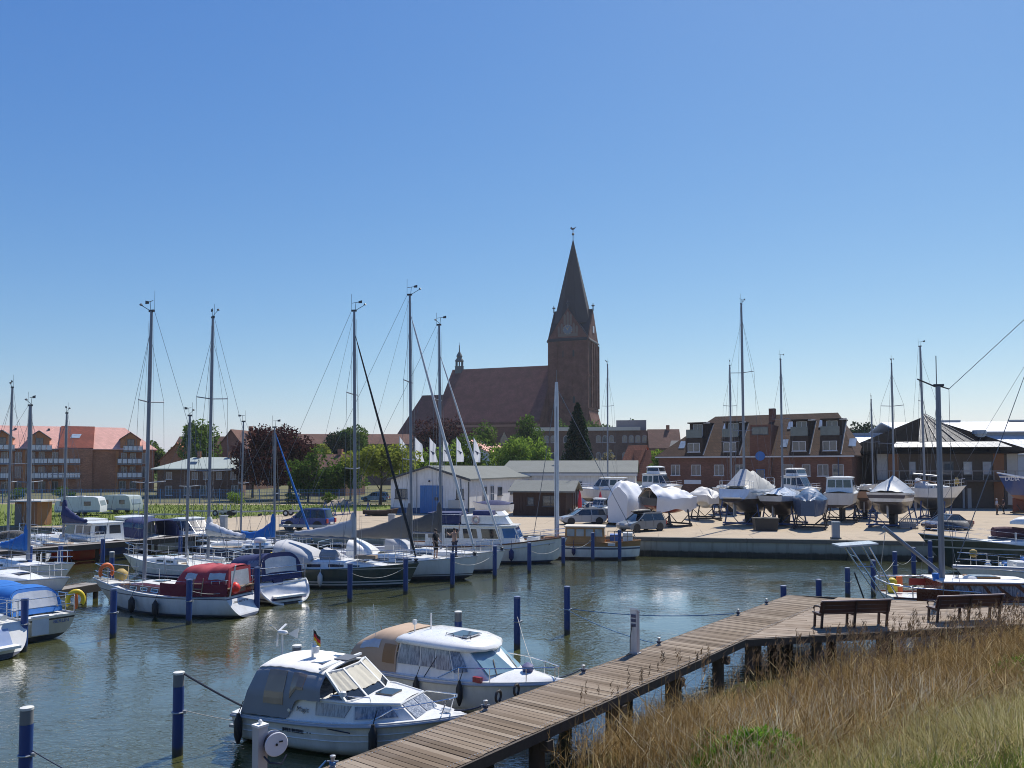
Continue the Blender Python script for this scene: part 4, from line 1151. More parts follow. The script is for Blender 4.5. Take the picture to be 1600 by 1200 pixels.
tree(495, 690, 740, 22, 150, 'yellow', 'yellow green tree between copper beech and dark pine', 1800)
tree(527, 667, 745, 24, 155, 'dark', 'dark pine before the long red roof', 2600, 'pine_tree', trunk_h=.2)
tree(556, 659, 745, 23, 165, 'mid', 'tall loose green tree beside the dark pine', 2000)
tree(595, 690, 772, 46, 97, 'yellow', 'broad yellow green tree with bare forked trunk near the workshop', 3600, trunk_h=.38)
tree(548, 705, 772, 26, 104, 'mid', 'green tree beside the broad yellow green tree', 1800, trunk_h=.2)
tree(482, 704, 772, 30, 104, 'mid', 'round dark green tree in front of the dark roofed house', 2600, trunk_h=.1)
tree(522, 716, 772, 22, 103, 'mid', 'small green tree beside the sand heap', 1600, trunk_h=.12)
tree(640, 694, 760, 30, 116, 'light', 'bushy light green tree behind the first white flag', 2400, trunk_h=.1)
tree(690, 690, 760, 34, 118, 'light', 'bushy green tree behind the row of flags', 2600, trunk_h=.1)
tree(738, 680, 760, 32, 120, 'mid', 'tall green tree behind the last flag', 2600, trunk_h=.1)
tree(668, 660, 740, 30, 170, 'purple', 'plum tree with dark red leaves before the church choir', 2000, trunk_h=.15)
tree(712, 655, 740, 30, 175, 'purple', 'plum tree with dark red leaves before the church nave', 2000, trunk_h=.15)
tree(757, 664, 740, 20, 150, 'mid', 'slim green tree before the church nave', 1800)
tree(800, 664, 745, 40, 122, 'light', 'big light green tree beside the school', 4600, trunk_h=.12)
tree(825, 650, 745, 26, 140, 'mid', 'loose green tree rising behind the big light green one', 2000)
tree(845, 690, 748, 24, 118, 'light', 'low light green tree between big tree and spruce', 1800, trunk_h=.1)
spruce(903, 630, 30, 116, 'dark green spruce before the school')
tree(950, 705, 748, 24, 108, 'pink', 'pale flowering shrub tree behind the white workshop', 1800, trunk_h=.1)
tree(943, 655, 720, 34, 215, 'mid', 'rounded green tree behind the school roof', 1600)
tree(985, 658, 720, 14, 220, 'mid', 'small green tree top behind the school roof', 900)
tree(880, 656, 720, 14, 225, 'mid', 'small green tree top behind the spruce', 900)
tree(1032, 698, 755, 20, 106, 'light', 'light green tree at the corner of the brown office building', 1600, trunk_h=.1)
tree(1345, 657, 720, 22, 150, 'dark', 'dark flat topped pine beside the boat hall', 1600, 'pine_tree', trunk_h=.62)
def shrub(u, v, d, w, h, tint, label, n=700):
    p = gp(u, v, GZ) if d is None else dp(u, 760, d)
    t = thing('shrub', label, 'shrub', (p.x, p.y, GZ))
    vv, qq = crown(0, h * .45, w, h * .55, n, .13, 8, .6)
    link('foliage', fast_mesh('foliage', vv, qq), leafmat('leaf_' + tint, greens[tint]), t)
    put('stem', MB().tube([(0, 0, -.1), (.05, 0, h * .4)], [.06, .03], 5), barkm, t)
shrub(370, 770, 100, 1.6, 2.0, 'light', 'small light green shrub by the blue fence below the copper beech')
shrub(515, 770, 98, 1.3, 1.7, 'mid', 'green shrub by the blue fence beside the sand heap')
shrub(460, 770, 101, 1.6, 1.5, 'mid', 'green shrub by the fence behind the blue car')
shrub(100, 770, 112, 2.2, 1.9, 'mid', 'dark green shrub behind the caravans', 900)
shrub(30, 770, 112, 2.2, 1.9, 'mid', 'dark green shrub behind the wooden hut', 900)
n = 26000; a = rng.uniform(-230, 230, n); y = rng.uniform(270, 330, n) + 0
v, q = leaves(np.stack([a, y, rng.uniform(0, 1, n) ** 1.3 * (8 + 4 * np.sin(a * .09) + 2 * np.sin(a * .31))], -1), .9)
tag(setting(link('far_wood', fast_mesh('far_wood', v, q), leafmat('leaf_mid', greens['mid'])), 'stuff'), 'distant belt of trees behind the town', 'trees')
# ------------------------------------------------------------------ boats
def sm(t): t = min(1, max(0, t)); return t * t * (3 - 2 * t)
class Hull:
    """x forward, y to port, z up; z = 0 at the waterline"""
    def __init__(s, L, B, fs, fb, draft=.45, tw=.75, brake=.7, srake=-.25, full=.62, pw=2.2, chine=False, sag=.12, aft=.42):
        s.__dict__.update(locals())
    def hb(s, t):
        if t < s.aft: k = s.tw + (1 - s.tw) * sm(t / s.aft) ** .8
        else: k = 1 - ((t - s.aft) / (1 - s.aft)) ** s.pw
        return max(.012, s.B / 2 * k)
    def zs(s, t): return s.fs + (s.fb - s.fs) * t ** 1.6 - s.sag * math.sin(math.pi * t)
    def zb(s, t):
        d = -s.draft * math.sin(math.pi * min(1, .12 + t * .84)) ** .7
        if t > .86: d = d + (s.zs(1) * .15 - d) * ((t - .86) / .14) ** 2
        if t < .3: d = d * (.25 + .75 * t / .3) + (.06 if not s.chine else -.12) * (1 - t / .3)
        return d
    def x(s, t, z):
        k = max(0, z) / max(.2, s.zs(1))
        return -s.L / 2 + s.L * t + s.brake * k * t ** 4 - (s.brake * .5 * t ** 4) + s.srake * (max(0, z) / max(.2, s.zs(0))) * (1 - t) ** 6
    def pt(s, t, w, side=1):
        """w 0 keel .. 1 sheer"""
        b, z0, z1 = s.hb(t), s.zb(t), s.zs(t)
        if s.chine:
            k = .38
            if w < k: y = b * .86 * (w / k) ** .9; z = z0 + (max(.12 + .25 * t ** 3, z0) - z0) * (w / k)
            else:
                q = (w - k) / (1 - k); zc = max(.12 + .25 * t ** 3, z0); y = b * (.86 + .14 * q ** .7); z = zc + (z1 - zc) * q
            y *= 1 - .35 * t ** 5 * (1 - w)
        else:
            a = w * math.pi / 2; y = b * math.sin(a) ** s.full; z = z0 + (z1 - z0) * (1 - math.cos(a)) ** (1.0 if t < .8 else .9)
            y *= 1 - .25 * t ** 4 * (1 - w)
        return (s.x(t, z), y * side, z)
    def shell(s, n=22, m=10):
        ts = [i / n for i in range(n)] + [.985, 1.0]
        mb = MB()
        rows = []
        for t in ts: rows.append([s.pt(t, w / m, -1) for w in range(m, -1, -1)] + [s.pt(t, w / m, 1) for w in range(1, m + 1)])
        mb.rows(rows)
        mb.add(rows[0], [tuple(range(len(rows[0])))])
        return mb
    def deck(s, inset=.01, drop=.04, n=22, t0=0.0, camber=.04):
        mb = MB(); rows = []
        for i in range(n + 1):
            t = t0 + (1 - t0) * i / n; b = max(.005, s.hb(t) - inset); z = s.zs(t) - drop; x = s.x(t, z)
            rows.append([(x, -b, z), (x, 0, z + camber * b), (x, b, z)])
        return mb.rows(rows)
    def rail(s, r=.03, off=.0, z=0.0, n=24, t0=0.0, t1=1.0):
        mb = MB()
        for sd in (-1, 1):
            mb.tube([(s.x(t, s.zs(t)), sd * (s.hb(t) + off), s.zs(t) + z) for t in [t0 + (t1 - t0) * i / n for i in range(n + 1)]], r, 6)
        return mb
    def t_of(s, x): return (x + s.L / 2) / s.L
    def side(s, x, w=1.0, sd=1): return s.pt(s.t_of(x), w, sd)

def trunk_fn(H, x0, x1, w, h, front=.5, back=.06, tap=.75, drop=.05, flat=1.0):
    """cabin trunk surface f(u,v): u aft..fore, v 0..1 from port over the top to starboard"""
    def f(u, v):
        x = x0 + (x1 - x0) * u; t = H.t_of(x); zb = H.zs(t) - drop
        hw = min(w, H.hb(t) * .80) * (1 - (1 - tap) * u ** 2)
        e = min(1, (1 - u) / max(1e-6, front)) ** .75 if front else 1
        e2 = min(1, u / max(1e-6, back)) if back else 1
        hh = h * min(e, e2)
        k = [(1, 0), (.93, .80), (.80, .97), (.4, 1.05), (0, 1.08)]
        q = v * 8
        i = int(min(7, math.floor(q))); r = q - i
        full = [(a, b) for a, b in k] + [(-a, b) for a, b in k[-2::-1]]
        a = full[i][0] * (1 - r) + full[i + 1][0] * r; b = full[i][1] * (1 - r) + full[i + 1][1] * r
        return (x, hw * a, zb + hh * b)
    return f
def closed(mb, f, n, m, u0=0, u1=1):
    """surface plus its two end caps"""
    us = [u0 + (u1 - u0) * i / n for i in range(n + 1)]
    rows = [[f(u, j / m) for j in range(m + 1)] for u in us]
    mb.rows(rows); mb.add(rows[0], [tuple(range(m + 1))]); mb.add(rows[-1], [tuple(range(m + 1))[::-1]])
    return mb
def arch_fn(x0, x1, w0, w1, z0, z1, h0, h1, lean=0.0, p=.55, dome=1.0):
    """canvas arch: u from x0 to x1, v across; half widths and heights blend"""
    def f(u, v):
        a = math.pi * v; w = w0 + (w1 - w0) * u; z = z0 + (z1 - z0) * u; h = h0 + (h1 - h0) * (u ** dome)
        c, s_ = math.cos(a), math.sin(a)
        y = w * math.copysign(abs(c) ** p, c); zz = h * abs(s_) ** p
        return (x0 + (x1 - x0) * u + lean * zz, y, z + zz)
    return f

def mast_set(t, x, zb, zt, r=.09, spread=((.55, .9),), mat=None, gear=True, taper=True, wind=1, rake=0.0):
    mat = mat or alu; k = zt - zb
    def mx(z): return x - rake * (z - zb)
    put('mast', MB().tube([(x, 0, zb), (mx(zb + k * .8), 0, zb + k * .8), (mx(zt), 0, zt)], [r, r, r * (.72 if taper else 1)], 10), mat, t, 40)
    for fz, hw in spread:
        z = zb + k * fz
        put('spreader', MB().tube([(mx(z) - .12, -hw, z + .05), (mx(z), 0, z), (mx(z) - .12, hw, z + .05)], .028, 6), mat, t)
    if gear:
        g = MB(); xt = mx(zt)
        g.box(xt - .13, xt + .12, -.04, .04, zt - .02, zt + .07)
        g.tube([(xt - .15, 0, zt), (xt - .15, 0, zt + .75 + .1 * wind)], .008, 4)
        g.tube([(xt + .05, 0, zt + .05), (xt + .08, 0, zt + .42)], .012, 4); g.bar((xt - .16, .1, zt + .42), (xt + .32, -.12, zt + .42), .02, .02)
        g.prism([(xt + .26, zt + .36), (xt + .44, zt + .36), (xt + .44, zt + .5), (xt + .26, zt + .46)], -.13, -.11, 'y')
        if wind: g.tube([(xt + .1, 0, zt + .05), (xt + .55 * wind, 0, zt + .3)], .014, 4); g.lathe([(.02, 0), (.08, .03), (.02, .1)], 6, (xt + .55 * wind, 0, zt + .27))
        put('masthead_gear', g, darkm, t)
def stays(t, pairs, r=.009, name='stay', mat=None):
    m = MB()
    for a, b in pairs: m.tube([a, b], r, 4)
    return put(name, m, mat or wire, t)
def fender(t, x, H, sd, mat, r=.12, h=.5, drop=.18, w=1.0):
    p = H.side(x, 1, sd); y = p[1] + sd * (r + .01); z = p[2] - drop
    m = MB().lathe([(.02, -h - .1), (r * .6, -h - .03), (r, -h + .08), (r, -.1), (r * .5, 0), (.03, .06)], 10, (p[0], y, z))
    m.tube([(p[0], y, z + .05), (p[0], p[1] - sd * .05, p[2] + .25)], .012, 4)
    put('fender', m, mat, t, 50)
def pulpit(t, H, bow=True, h=.62, mat=None, r=.016, t0=.86, t1=.12):
    m = MB()
    if bow:
        ts = [t0, (t0 + 1) / 2, .985]
    else: ts = [t1, t1 * .5, .0]
    for z in (h, h * .52):
        pts = [(H.x(q, H.zs(q)), H.hb(q) - .04, H.zs(q) + z) for q in ts]
        pts += [(p[0], -p[1], p[2]) for p in pts[::-1]]
        m.tube(pts, r, 6)
    for q in ts[:2] if bow else ts:
        for sd in (-1, 1):
            p = (H.x(q, H.zs(q)), sd * (H.hb(q) - .04), H.zs(q)); m.tube([p, (p[0], p[1], p[2] + h)], r, 6)
    put('pulpit' if bow else 'pushpit', m, mat or steel, t)
def lifelines(t, H, h=.6, n=5, t0=.12, t1=.86):
    m = MB()
    for sd in (-1, 1):
        top = []
        for i in range(n + 1):
            q = t0 + (t1 - t0) * i / n; p = V((H.x(q, H.zs(q)), sd * (H.hb(q) - .04), H.zs(q)))
            if 0 < i < n: m.tube([p, p + V((0, 0, h))], .011, 5)
            top.append(p)
        m.tube([p + V((0, 0, h)) for p in top], .006, 4); m.tube([p + V((0, 0, h * .52)) for p in top], .006, 4)
    put('guard_rail', m, steel, t)
def sail_cover(t, x, zb, L, mat, h0=.55, h1=.2, dirn=-1, rise=1.0, boom=True, tail=.12, sag=.0):
    """boom running aft from the mast with the stowed sail under its cover"""
    def f(u, v):
        a = 2 * math.pi * v; xx = x + dirn * (.02 + L * u)
        hh = h0 * (1 - u) ** 1.5 + h1; ww = .06 + .16 * (1 - .55 * u) * (1 + .12 * math.sin(u * 23))
        z = zb + tail * u - sag * math.sin(math.pi * u)
        return (xx, ww * math.cos(a) * (1 - .35 * max(0, math.sin(a))), z + hh * (.5 + .5 * math.sin(a)) - .03 + .02 * math.sin(u * 31 + 4 * v))
    put('sail_cover', closed(MB(), f, 20, 10), mat, t, 60)
    # the collar up the mast
    put('cover_collar', MB().lathe([(.16, zb), (.15, zb + h0 + h1), (.12, zb + (h0 + h1) * 1.15 * rise), (.09, zb + (h0 + h1) * 1.25 * rise)], 10, (x + dirn * .02, 0, 0)), mat, t, 60)
    if boom: put('boom', MB().tube([(x, 0, zb - .06), (x + dirn * L * 1.06, 0, zb - .06 + tail)], .065, 8), alu, t, 40)
def boat_thing(name, label, cat, bow, stern, z=0.0, group=None):
    bow, stern = V(bow), V(stern); m = (bow + stern) / 2; d = bow - stern
    return thing(name, label, cat, (m.x, m.y, z), math.atan2(d.y, d.x), group), d.length
def loc_x(bow, stern, u, z=1.0):
    p = along(bow, stern, u, z); bow, stern = V(bow), V(stern); d = bow - stern; L = d.length; d.normalize()
    x = (V((p.x, p.y)) - (bow + stern) / 2).dot(d)
    if abs(x) > .3 * L: print('LOCX', u, round(x / L, 2))
    x = max(-.7 * L, min(.7 * L, x)); return x, ((bow + stern) / 2 + d * x).y
def win_strip(t, f, spans, v0, v1, mat=None, name='window', both=True, n=4):
    for a, b in spans:
        for s_ in ((0, 1) if both else (0,)):
            va, vb = (v0, v1) if s_ == 0 else (1 - v1, 1 - v0)
            put(name, MB().fn(f, a, b, va, vb, n, 2, off=-.012, th=-.02), mat or dglass, t)
def horseshoe(name, label, p, rz, mat, parent=None):
    def f(u, v):
        a = -.7 * math.pi + 1.4 * math.pi * u + math.pi / 2; b = 2 * math.pi * v
        r = .24 + .075 * math.cos(b); return (r * math.cos(a), .06 * math.sin(b), r * math.sin(a) * 1.15)
    m = closed(MB(), f, 18, 8)
    if parent: return put('lifebuoy', m, mat, parent, 60, p, (0, 0, rz))
    o = put(name, m, mat, None, 60, p, (0, 0, rz)); return tag(o, label, 'lifebuoy')
def ring_buoy(t, p, mat, R_=.3, r=.08, rot=(0, 0, 0)):
    def f(u, v):
        a, b = 2 * math.pi * u, 2 * math.pi * v; q = R_ + r * math.cos(b); return (q * math.cos(a), r * math.sin(b), q * math.sin(a))
    put('lifebuoy', MB().fn(f, 0, 1, 0, 1, 18, 8), mat, t, 60, p, rot)
def outboard(t, x, y, z, mat=None, h=.55):
    m = MB().lathe([(.10, 0), (.17, .05), (.18, h * .5), (.13, h * .9), (.04, h)], 10, (x, y, z)); m.box(x - .06, x + .06, y - .04, y + .04, z - .8, z)
    put('outboard', m, mat or M('pale_engine_cowl', (.5, .52, .55), .35), t, 45)

GS = 'sailing yachts moored in the harbour'
def sailboat(label, bow, stern, B, hull, fs=.95, fb=1.3, z=0.0, mast=None, boom=None, furl=None, cabin=(-.15, .62, .42), hood=None, canopy=None,
             srake=-.3, brake=.9, tw=.72, windows=((.12, .3), (.38, .56)), toe=None, deckmat=None, scoop=False, keel=False, group=GS, name='sailing_yacht',
             wind=1, fenders=(), lines=True, cabmat=None, wheel=False, backstay=True, furl_top=.92, pul=True, winmat=None, trunkw=.62, r=.075, spread=None, rake=.012, full=.6, draft=.5):
    t, L = boat_thing(name, label, 'sailing boat', bow, stern, z, group)
    H = Hull(L, B, fs, fb, draft, tw, brake, srake, full=full)
    put('hull', H.shell(), hull, t, 50)
    put('deck', H.deck(), deckmat or deckm, t, 40)
    put('toe_rail', H.rail(.028, -.005, .0), toe or gelgrey, t)
    f = None
    if cabin:
        x0, x1, h = cabin[0] * L, (cabin[1] - .5) * L + 0, cabin[2]
        f = trunk_fn(H, x0, x1, B * .5 * trunkw, h, .55, .04)
        put('coachroof', closed(MB(), f, 16, 16), cabmat or gel, t, 40)
        win_strip(t, f, windows, .035, .085, winmat)
        for q in (.35, .72):
            p = f(q, .5); put('hatch', MB().box(p[0] - .24, p[0] + .24, -.24, .24, p[2] - .03, p[2] + .035), dglass, t)
        # cockpit coaming and well
        c = MB()
        for sd in (-1, 1):
            c.tube([(x0 + .1, sd * B * .27, H.zs(.35) + .22), (-L * .40, sd * B * .25, H.zs(.1) + .14)], [.13, .10], 8)
        put('coaming', c, cabmat or gel, t, 40)
        put('cockpit_sole', MB().box(-L * .42, x0 - .02, -B * .2, B * .2, H.zs(.2) - .05, H.zs(.2) + .012), teak, t)
    if mast:
        x, zt = mast; zt -= z; zb = H.zs(H.t_of(x)) + (cabin[2] if cabin else 0); hgt = zt - zb
        mast_set(t, x, zb - .1, zt, r, spread or (((.36, B * .36), (.66, B * .27)) if hgt > 9.5 else ((.5, B * .34),)), wind=wind, rake=rake)
        xm = x - rake * hgt
        bowp = (H.x(.985, fb) , 0, H.zs(.99) + .02)
        tp = (xm + .05 + rake * hgt * (1 - furl_top), 0, zb + hgt * furl_top)
        if furl:
            a, b = V(bowp) + V((0, 0, .25)), V(tp)
            put('furled_sail', MB().tube([a, a + (b - a) * .06, a + (b - a) * .5, a + (b - a) * .93, b], [.03, furl[1], furl[1] * .9, furl[1] * .5, .012], 8), furl[0], t, 50)
            put('furler_drum', MB().lathe([(.04, 0), (.11, .02), (.11, .06), (.04, .1), (.11, .13), (.11, .17), (.03, .2)], 10, bowp), darkm, t)
        else: stays(t, [(bowp, tp)], .009, 'forestay')
        bq = H.t_of(x) - .015; sp = [s_ for s_ in (spread or ((.36, B * .36), (.66, B * .27)))]
        ch = [(x - .18, sd * (H.hb(bq) - .06), H.zs(bq)) for sd in (-1, 1)]
        m = []
        for c_, sd in zip(ch, (-1, 1)):
            fz, hw = sp[-1]; z_ = zb + hgt * fz; q = (x - rake * hgt * fz - .12, sd * hw, z_ + .05)
            m += [(c_, q), (q, tp)]
            fz, hw = sp[0]; m.append(((c_[0] - .2, c_[1], c_[2]), (x - rake * hgt * fz, 0, zb + hgt * fz)))
        stays(t, m, .0085, 'shrouds')
        if backstay:
            stays(t, [((H.x(0, fs), 0, fs + .02), (xm - .15, 0, zt))], .0085, 'backstay')
            stays(t, [((x + .3, .12, zb), (xm + .1, .03, zt - .4)), ((x - .25, -.1, zb + 1), (xm - .1, -.03, zt - .2))], .006, 'halyards', rope_w)
        if boom:
            d = dict(L=L * .36, mat=taupe, zoff=.75, h0=.6, h1=.18, dirn=-1, tail=.1, sag=0); d.update(boom)
            sail_cover(t, x - .08, zb + d['zoff'], d['L'], d['mat'], d['h0'], d['h1'], d['dirn'], tail=d['tail'], sag=d['sag'])
            stays(t, [((x - d['L'] * .9, 0, zb + d['zoff'] + .3), (x - rake * hgt, 0, zt - .1))], .006, 'topping_lift')
    if hood:
        d = dict(x=cabin[0] * L + .05, L=1.25, w=B * .33, h=.85, mat=navy, z=H.zs(.4) + cabin[2] * .55); d.update(hood)
        hf = arch_fn(d['x'] + d['L'], d['x'], d['w'] * .92, d['w'], d['z'] + .02, d['z'] - .05, .06, d['h'], 0, .55, .55)
        put('sprayhood', MB().fn(hf, 0, 1, 0, 1, 10, 16, th=.02), d['mat'], t, 60)
        for v0, v1 in ((.12, .27), (.40, .60), (.73, .88)): put('hood_window', MB().fn(hf, .28, .62, v0, v1, 4, 4, off=-.032, th=-.010), clearfoil if d.get('clear', 1) else dglass, t)
    if canopy:
        canopy(t, H, L)
    if pul:
        pulpit(t, H); pulpit(t, H, False)
        if lines: lifelines(t, H)
    if scoop:
        put('stern_platform', MB().fn(lambda u, v: (H.x(0, fs) + .02 - .0 + (.02 if u else 0), (v - .5) * B * tw * .62, .35 + (fs - .45) * u), 0, 1, 0, 1, 3, 3, off=.012, th=.02), gelgrey, t)
        put('scoop_step', MB().box(H.x(0, .3) - .32, H.x(0, .3) + .1, -B * tw * .30, B * tw * .30, .28, .36), gel, t)
    if wheel:
        put('steering_wheel', MB().tube([(-L * .36, .42 * math.cos(a), fs + .65 + .42 * math.sin(a)) for a in [i * math.pi / 9 for i in range(19)]], .018, 6), steel, t)
        put('pedestal', MB().tube([(-L * .36 + .08, 0, fs - .1), (-L * .36 + .08, 0, fs + .75)], .09, 8), gel, t)
    for a, sd, mt in fenders: fender(t, a * L, H, sd, mt)
    if keel:
        put('keel', MB().prism([(-.6, -.45), (.9, -.45), (.55, -1.55), (-.45, -1.55)], -.13, .13, 'y'), M('keel_antifouling', antif_d, .8), t)
        put('rudder', MB().prism([(-L * .46, .1), (-L * .40, .0), (-L * .41, -1.0), (-L * .455, -1.0)], -.04, .04, 'y'), M('keel_antifouling', antif_d, .8), t)
    return t, H, L, f

hull_white = hullmat('hull_white_dark_bottom', [(.06, antif_d), (.13, (.05, .06, .10)), (9, (.75, .75, .73))])
hull_blue_stripe = hullmat('hull_white_blue_stripe', [(.08, antif_d), (.16, (.74, .74, .72)), (.24, (.03, .04, .13)), (9, (.76, .76, .74))])
hull_grey = hullmat('hull_grey_white', [(.05, antif_d), (.20, (.035, .035, .045)), (.25, (.5, .5, .5)), (.30, (.05, .05, .06)), (9, (.66, .67, .67))])
hull_green = hullmat('hull_dark_green', [(.04, antif_d), (.10, (.03, .05, .045)), (.17, (.66, .67, .66)), (.24, (.012, .045, .05)), (.29, (.66, .67, .66)), (.86, (.014, .042, .047)), (.90, (.5, .5, .48)), (9, (.015, .042, .047))], coat=.5)

# C: sailing yacht with wine-red canvas -------------------------------------
bow, stern = (-16.9, 33.3), (-10.0, 30.9)
mx, my = loc_x(bow, stern, 225.5, 1.5)
def red_canopy(t, H, L):
    z = H.zs(.3) + .1
    x0, x1 = -L * .425, -L * .09
    def f(u, v):
        # u aft..fore; profile with two humps
        a = math.pi * v; hh = 1.08 * (1 - .06 * u) * min(1, (1.0 - u) / .13 * .8 + .25) * (1 - .07 * math.exp(-((u - .46) / .09) ** 2)); w = (H.hb(.08 + u * .38) - .18) * (1 - .06 * u)
        c, s_ = math.cos(a), math.sin(a)
        return (x0 + (x1 - x0) * u - .25 * u * abs(s_) , w * math.copysign(abs(c) ** .42, c) * (1 - .12 * abs(s_)), z + hh * abs(s_) ** .5 + .015 * math.sin(u * 37 + v * 9))
    put('canopy', MB().fn(f, 0, 1, 0, 1, 20, 18, th=.02), redcan, t, 60)
    for a, b in ((.55, .74), (.05, .33)):
        for v0, v1 in ((.10, .2), (.8, .9)): put('canopy_window', MB().fn(f, a, b, v0, v1, 5, 3, off=-.032, th=-.010), clearfoil, t)
    put('canopy_back', MB().quad((x0 - .02, -H.hb(.08) * .78, z), (x0 - .02, H.hb(.08) * .78, z), (x0 + .02, H.hb(.08) * .72, z + 1.02), (x0 + .02, -H.hb(.08) * .72, z + 1.02), .02), redcan, t)
    put('canopy_window', MB().quad((x0 - .035, -.55, z + .3), (x0 - .035, .55, z + .3), (x0 + .0, .5, z + .9), (x0 + .0, -.5, z + .9), .01), clearfoil, t)
    d = MB()
    for sd in (-1, 1):
        d.fn(lambda u, v: (-L * .44 + L * .62 * u, sd * (H.hb(H.t_of(-L * .44 + L * .62 * u)) - .03), H.zs(H.t_of(-L * .44 + L * .62 * u)) + .06 + .46 * v), 0, .62, 0, 1, 12, 2, th=.012)
    put('weather_cloth', d, M('dark_red_cloth', (.16, .02, .035), .85, var=.2), t)
    xs = H.x(0, H.fs) + .02
    put('stern_board', MB().box(xs - .12, xs - .06, -H.hb(0) * .9, H.hb(0) * .9, H.fs + .12, H.fs + .30), mahog, t)
    put('stern_capping', MB().box(xs - .13, xs - .04, -H.hb(0) * .95, H.hb(0) * .95, H.fs + .30, H.fs + .34), teak, t)
    put('buoy', MB().lathe([(.02, -.2), (.15, -.12), (.2, .02), (.14, .16), (.03, .24)], 12, (xs - .18, H.hb(0) * .55, H.fs + .30)), redp, t, 60)
    put('flag_staff', MB().tube([(xs - .1, H.hb(0) * .8, H.fs), (xs - .35, H.hb(0) * .8, H.fs + 1.2)], .028, 6), gel, t)
    put('life_raft', MB().box(xs + .02, xs + .35, -.2, .25, H.fs + .25, H.fs + .62), M('raft_cover', (.35, .43, .52), .6), t)
    put('boarding_ladder', MB().tube([(-L * .3, H.hb(.2), H.fs + .05), (-L * .31, H.hb(.2) - .03, H.fs + .7)], .018, 6).tube([(-L * .25, H.hb(.25), H.fs + .05), (-L * .26, H.hb(.25) - .03, H.fs + .7)], .018, 6).bar((-L * .3, H.hb(.2), H.fs + .3), (-L * .25, H.hb(.25), H.fs + .3), .04, .03).bar((-L * .3, H.hb(.2), H.fs + .5), (-L * .25, H.hb(.25), H.fs + .5), .04, .03), teak, t)
hull_c = hullmat('hull_pale_grey_stripe', [(.05, antif_d), (.10, (.05, .06, .09)), (.16, (.6, .6, .6)), (.68, (.68, .69, .70)), (.73, (.05, .06, .12)), (9, (.70, .71, .72))])
tC, HC, LC, fC = sailboat('pale grey sailing yacht with wine red canopy and tall mast', bow, stern, 2.5, hull_c, .80, 1.10, mast=(mx, zat(487, my)), boom=None,
    cabin=(-.06, .86, .34), canopy=red_canopy, srake=.55, brake=1.1, tw=.66, windows=(), cabmat=mahog, wind=1, full=.58,
    fenders=((-.05, 1, blk), (.12, 1, blk)))
for a, b in ((.18, .30), (.36, .48), (.54, .66)):
    for v0, v1 in ((.03, .09), (.91, .97)):
        o = put('window_frame', MB().fn(fC, a, b, v0, v1, 4, 2, off=-.012, th=-.02), steel, tC)
        c_ = (b - a) * .1; put('pane', MB().fn(fC, a + c_, b - c_, v0 + .01, v1 - .01, 4, 2, off=-.024, th=-.012), dglass, o)
put('coachroof_top', MB().fn(fC, .0, .96, .27, .73, 12, 6, off=-.015, th=-.02), deckm, tC)
horseshoe('', '', (LC * .43, .35, HC.fb + .35), 1.2, orangep, tC)
put('sail_bag', MB().lathe([(.05, -.2), (.24, -.1), (.27, .15), (.1, .3)], 9, (LC * .36, .1, HC.fb + .15)), M('ochre_bag', (.42, .3, .1), .8), tC, 60)
put('anchor_roller', MB().bar((LC * .46, 0, HC.fb), (LC * .56, 0, HC.fb + .08), .12, .06), steel, tC)
put('anchor', MB().tube([(LC * .52, 0, HC.fb + .05), (LC * .57, 0, HC.fb - .35)], .03, 5).prism([(-.18, 0), (.18, 0), (0, .3)], -.02, .02, 'y'), galv, tC) if False else None
ink = M('dark_lettering', (.03, .035, .05), .6)
blue_ink = M('blue_lettering', (.05, .12, .35), .6)
def transom_text(t, H, text, size, z, mat, y=0.0):
    """letters on the transom, following its rake"""
    xs = [H.x(0, zz) for zz in (z - .1, z + .1)]
    tilt = math.atan2(xs[1] - xs[0], .2)
    lettering(text, size, mat, t, (H.x(0, z) - .012, y, z), (math.pi / 2 + 0, 0, -math.pi / 2))
    o = t.children[-1]
    o.rotation_euler = (Matrix.Rotation(-math.pi / 2, 4, 'Z') @ Matrix.Rotation(math.pi / 2 - tilt, 4, 'X')).to_euler()
transom_text(tC, HC, 'EMILNETT  R', .15, .56, ink, .12)

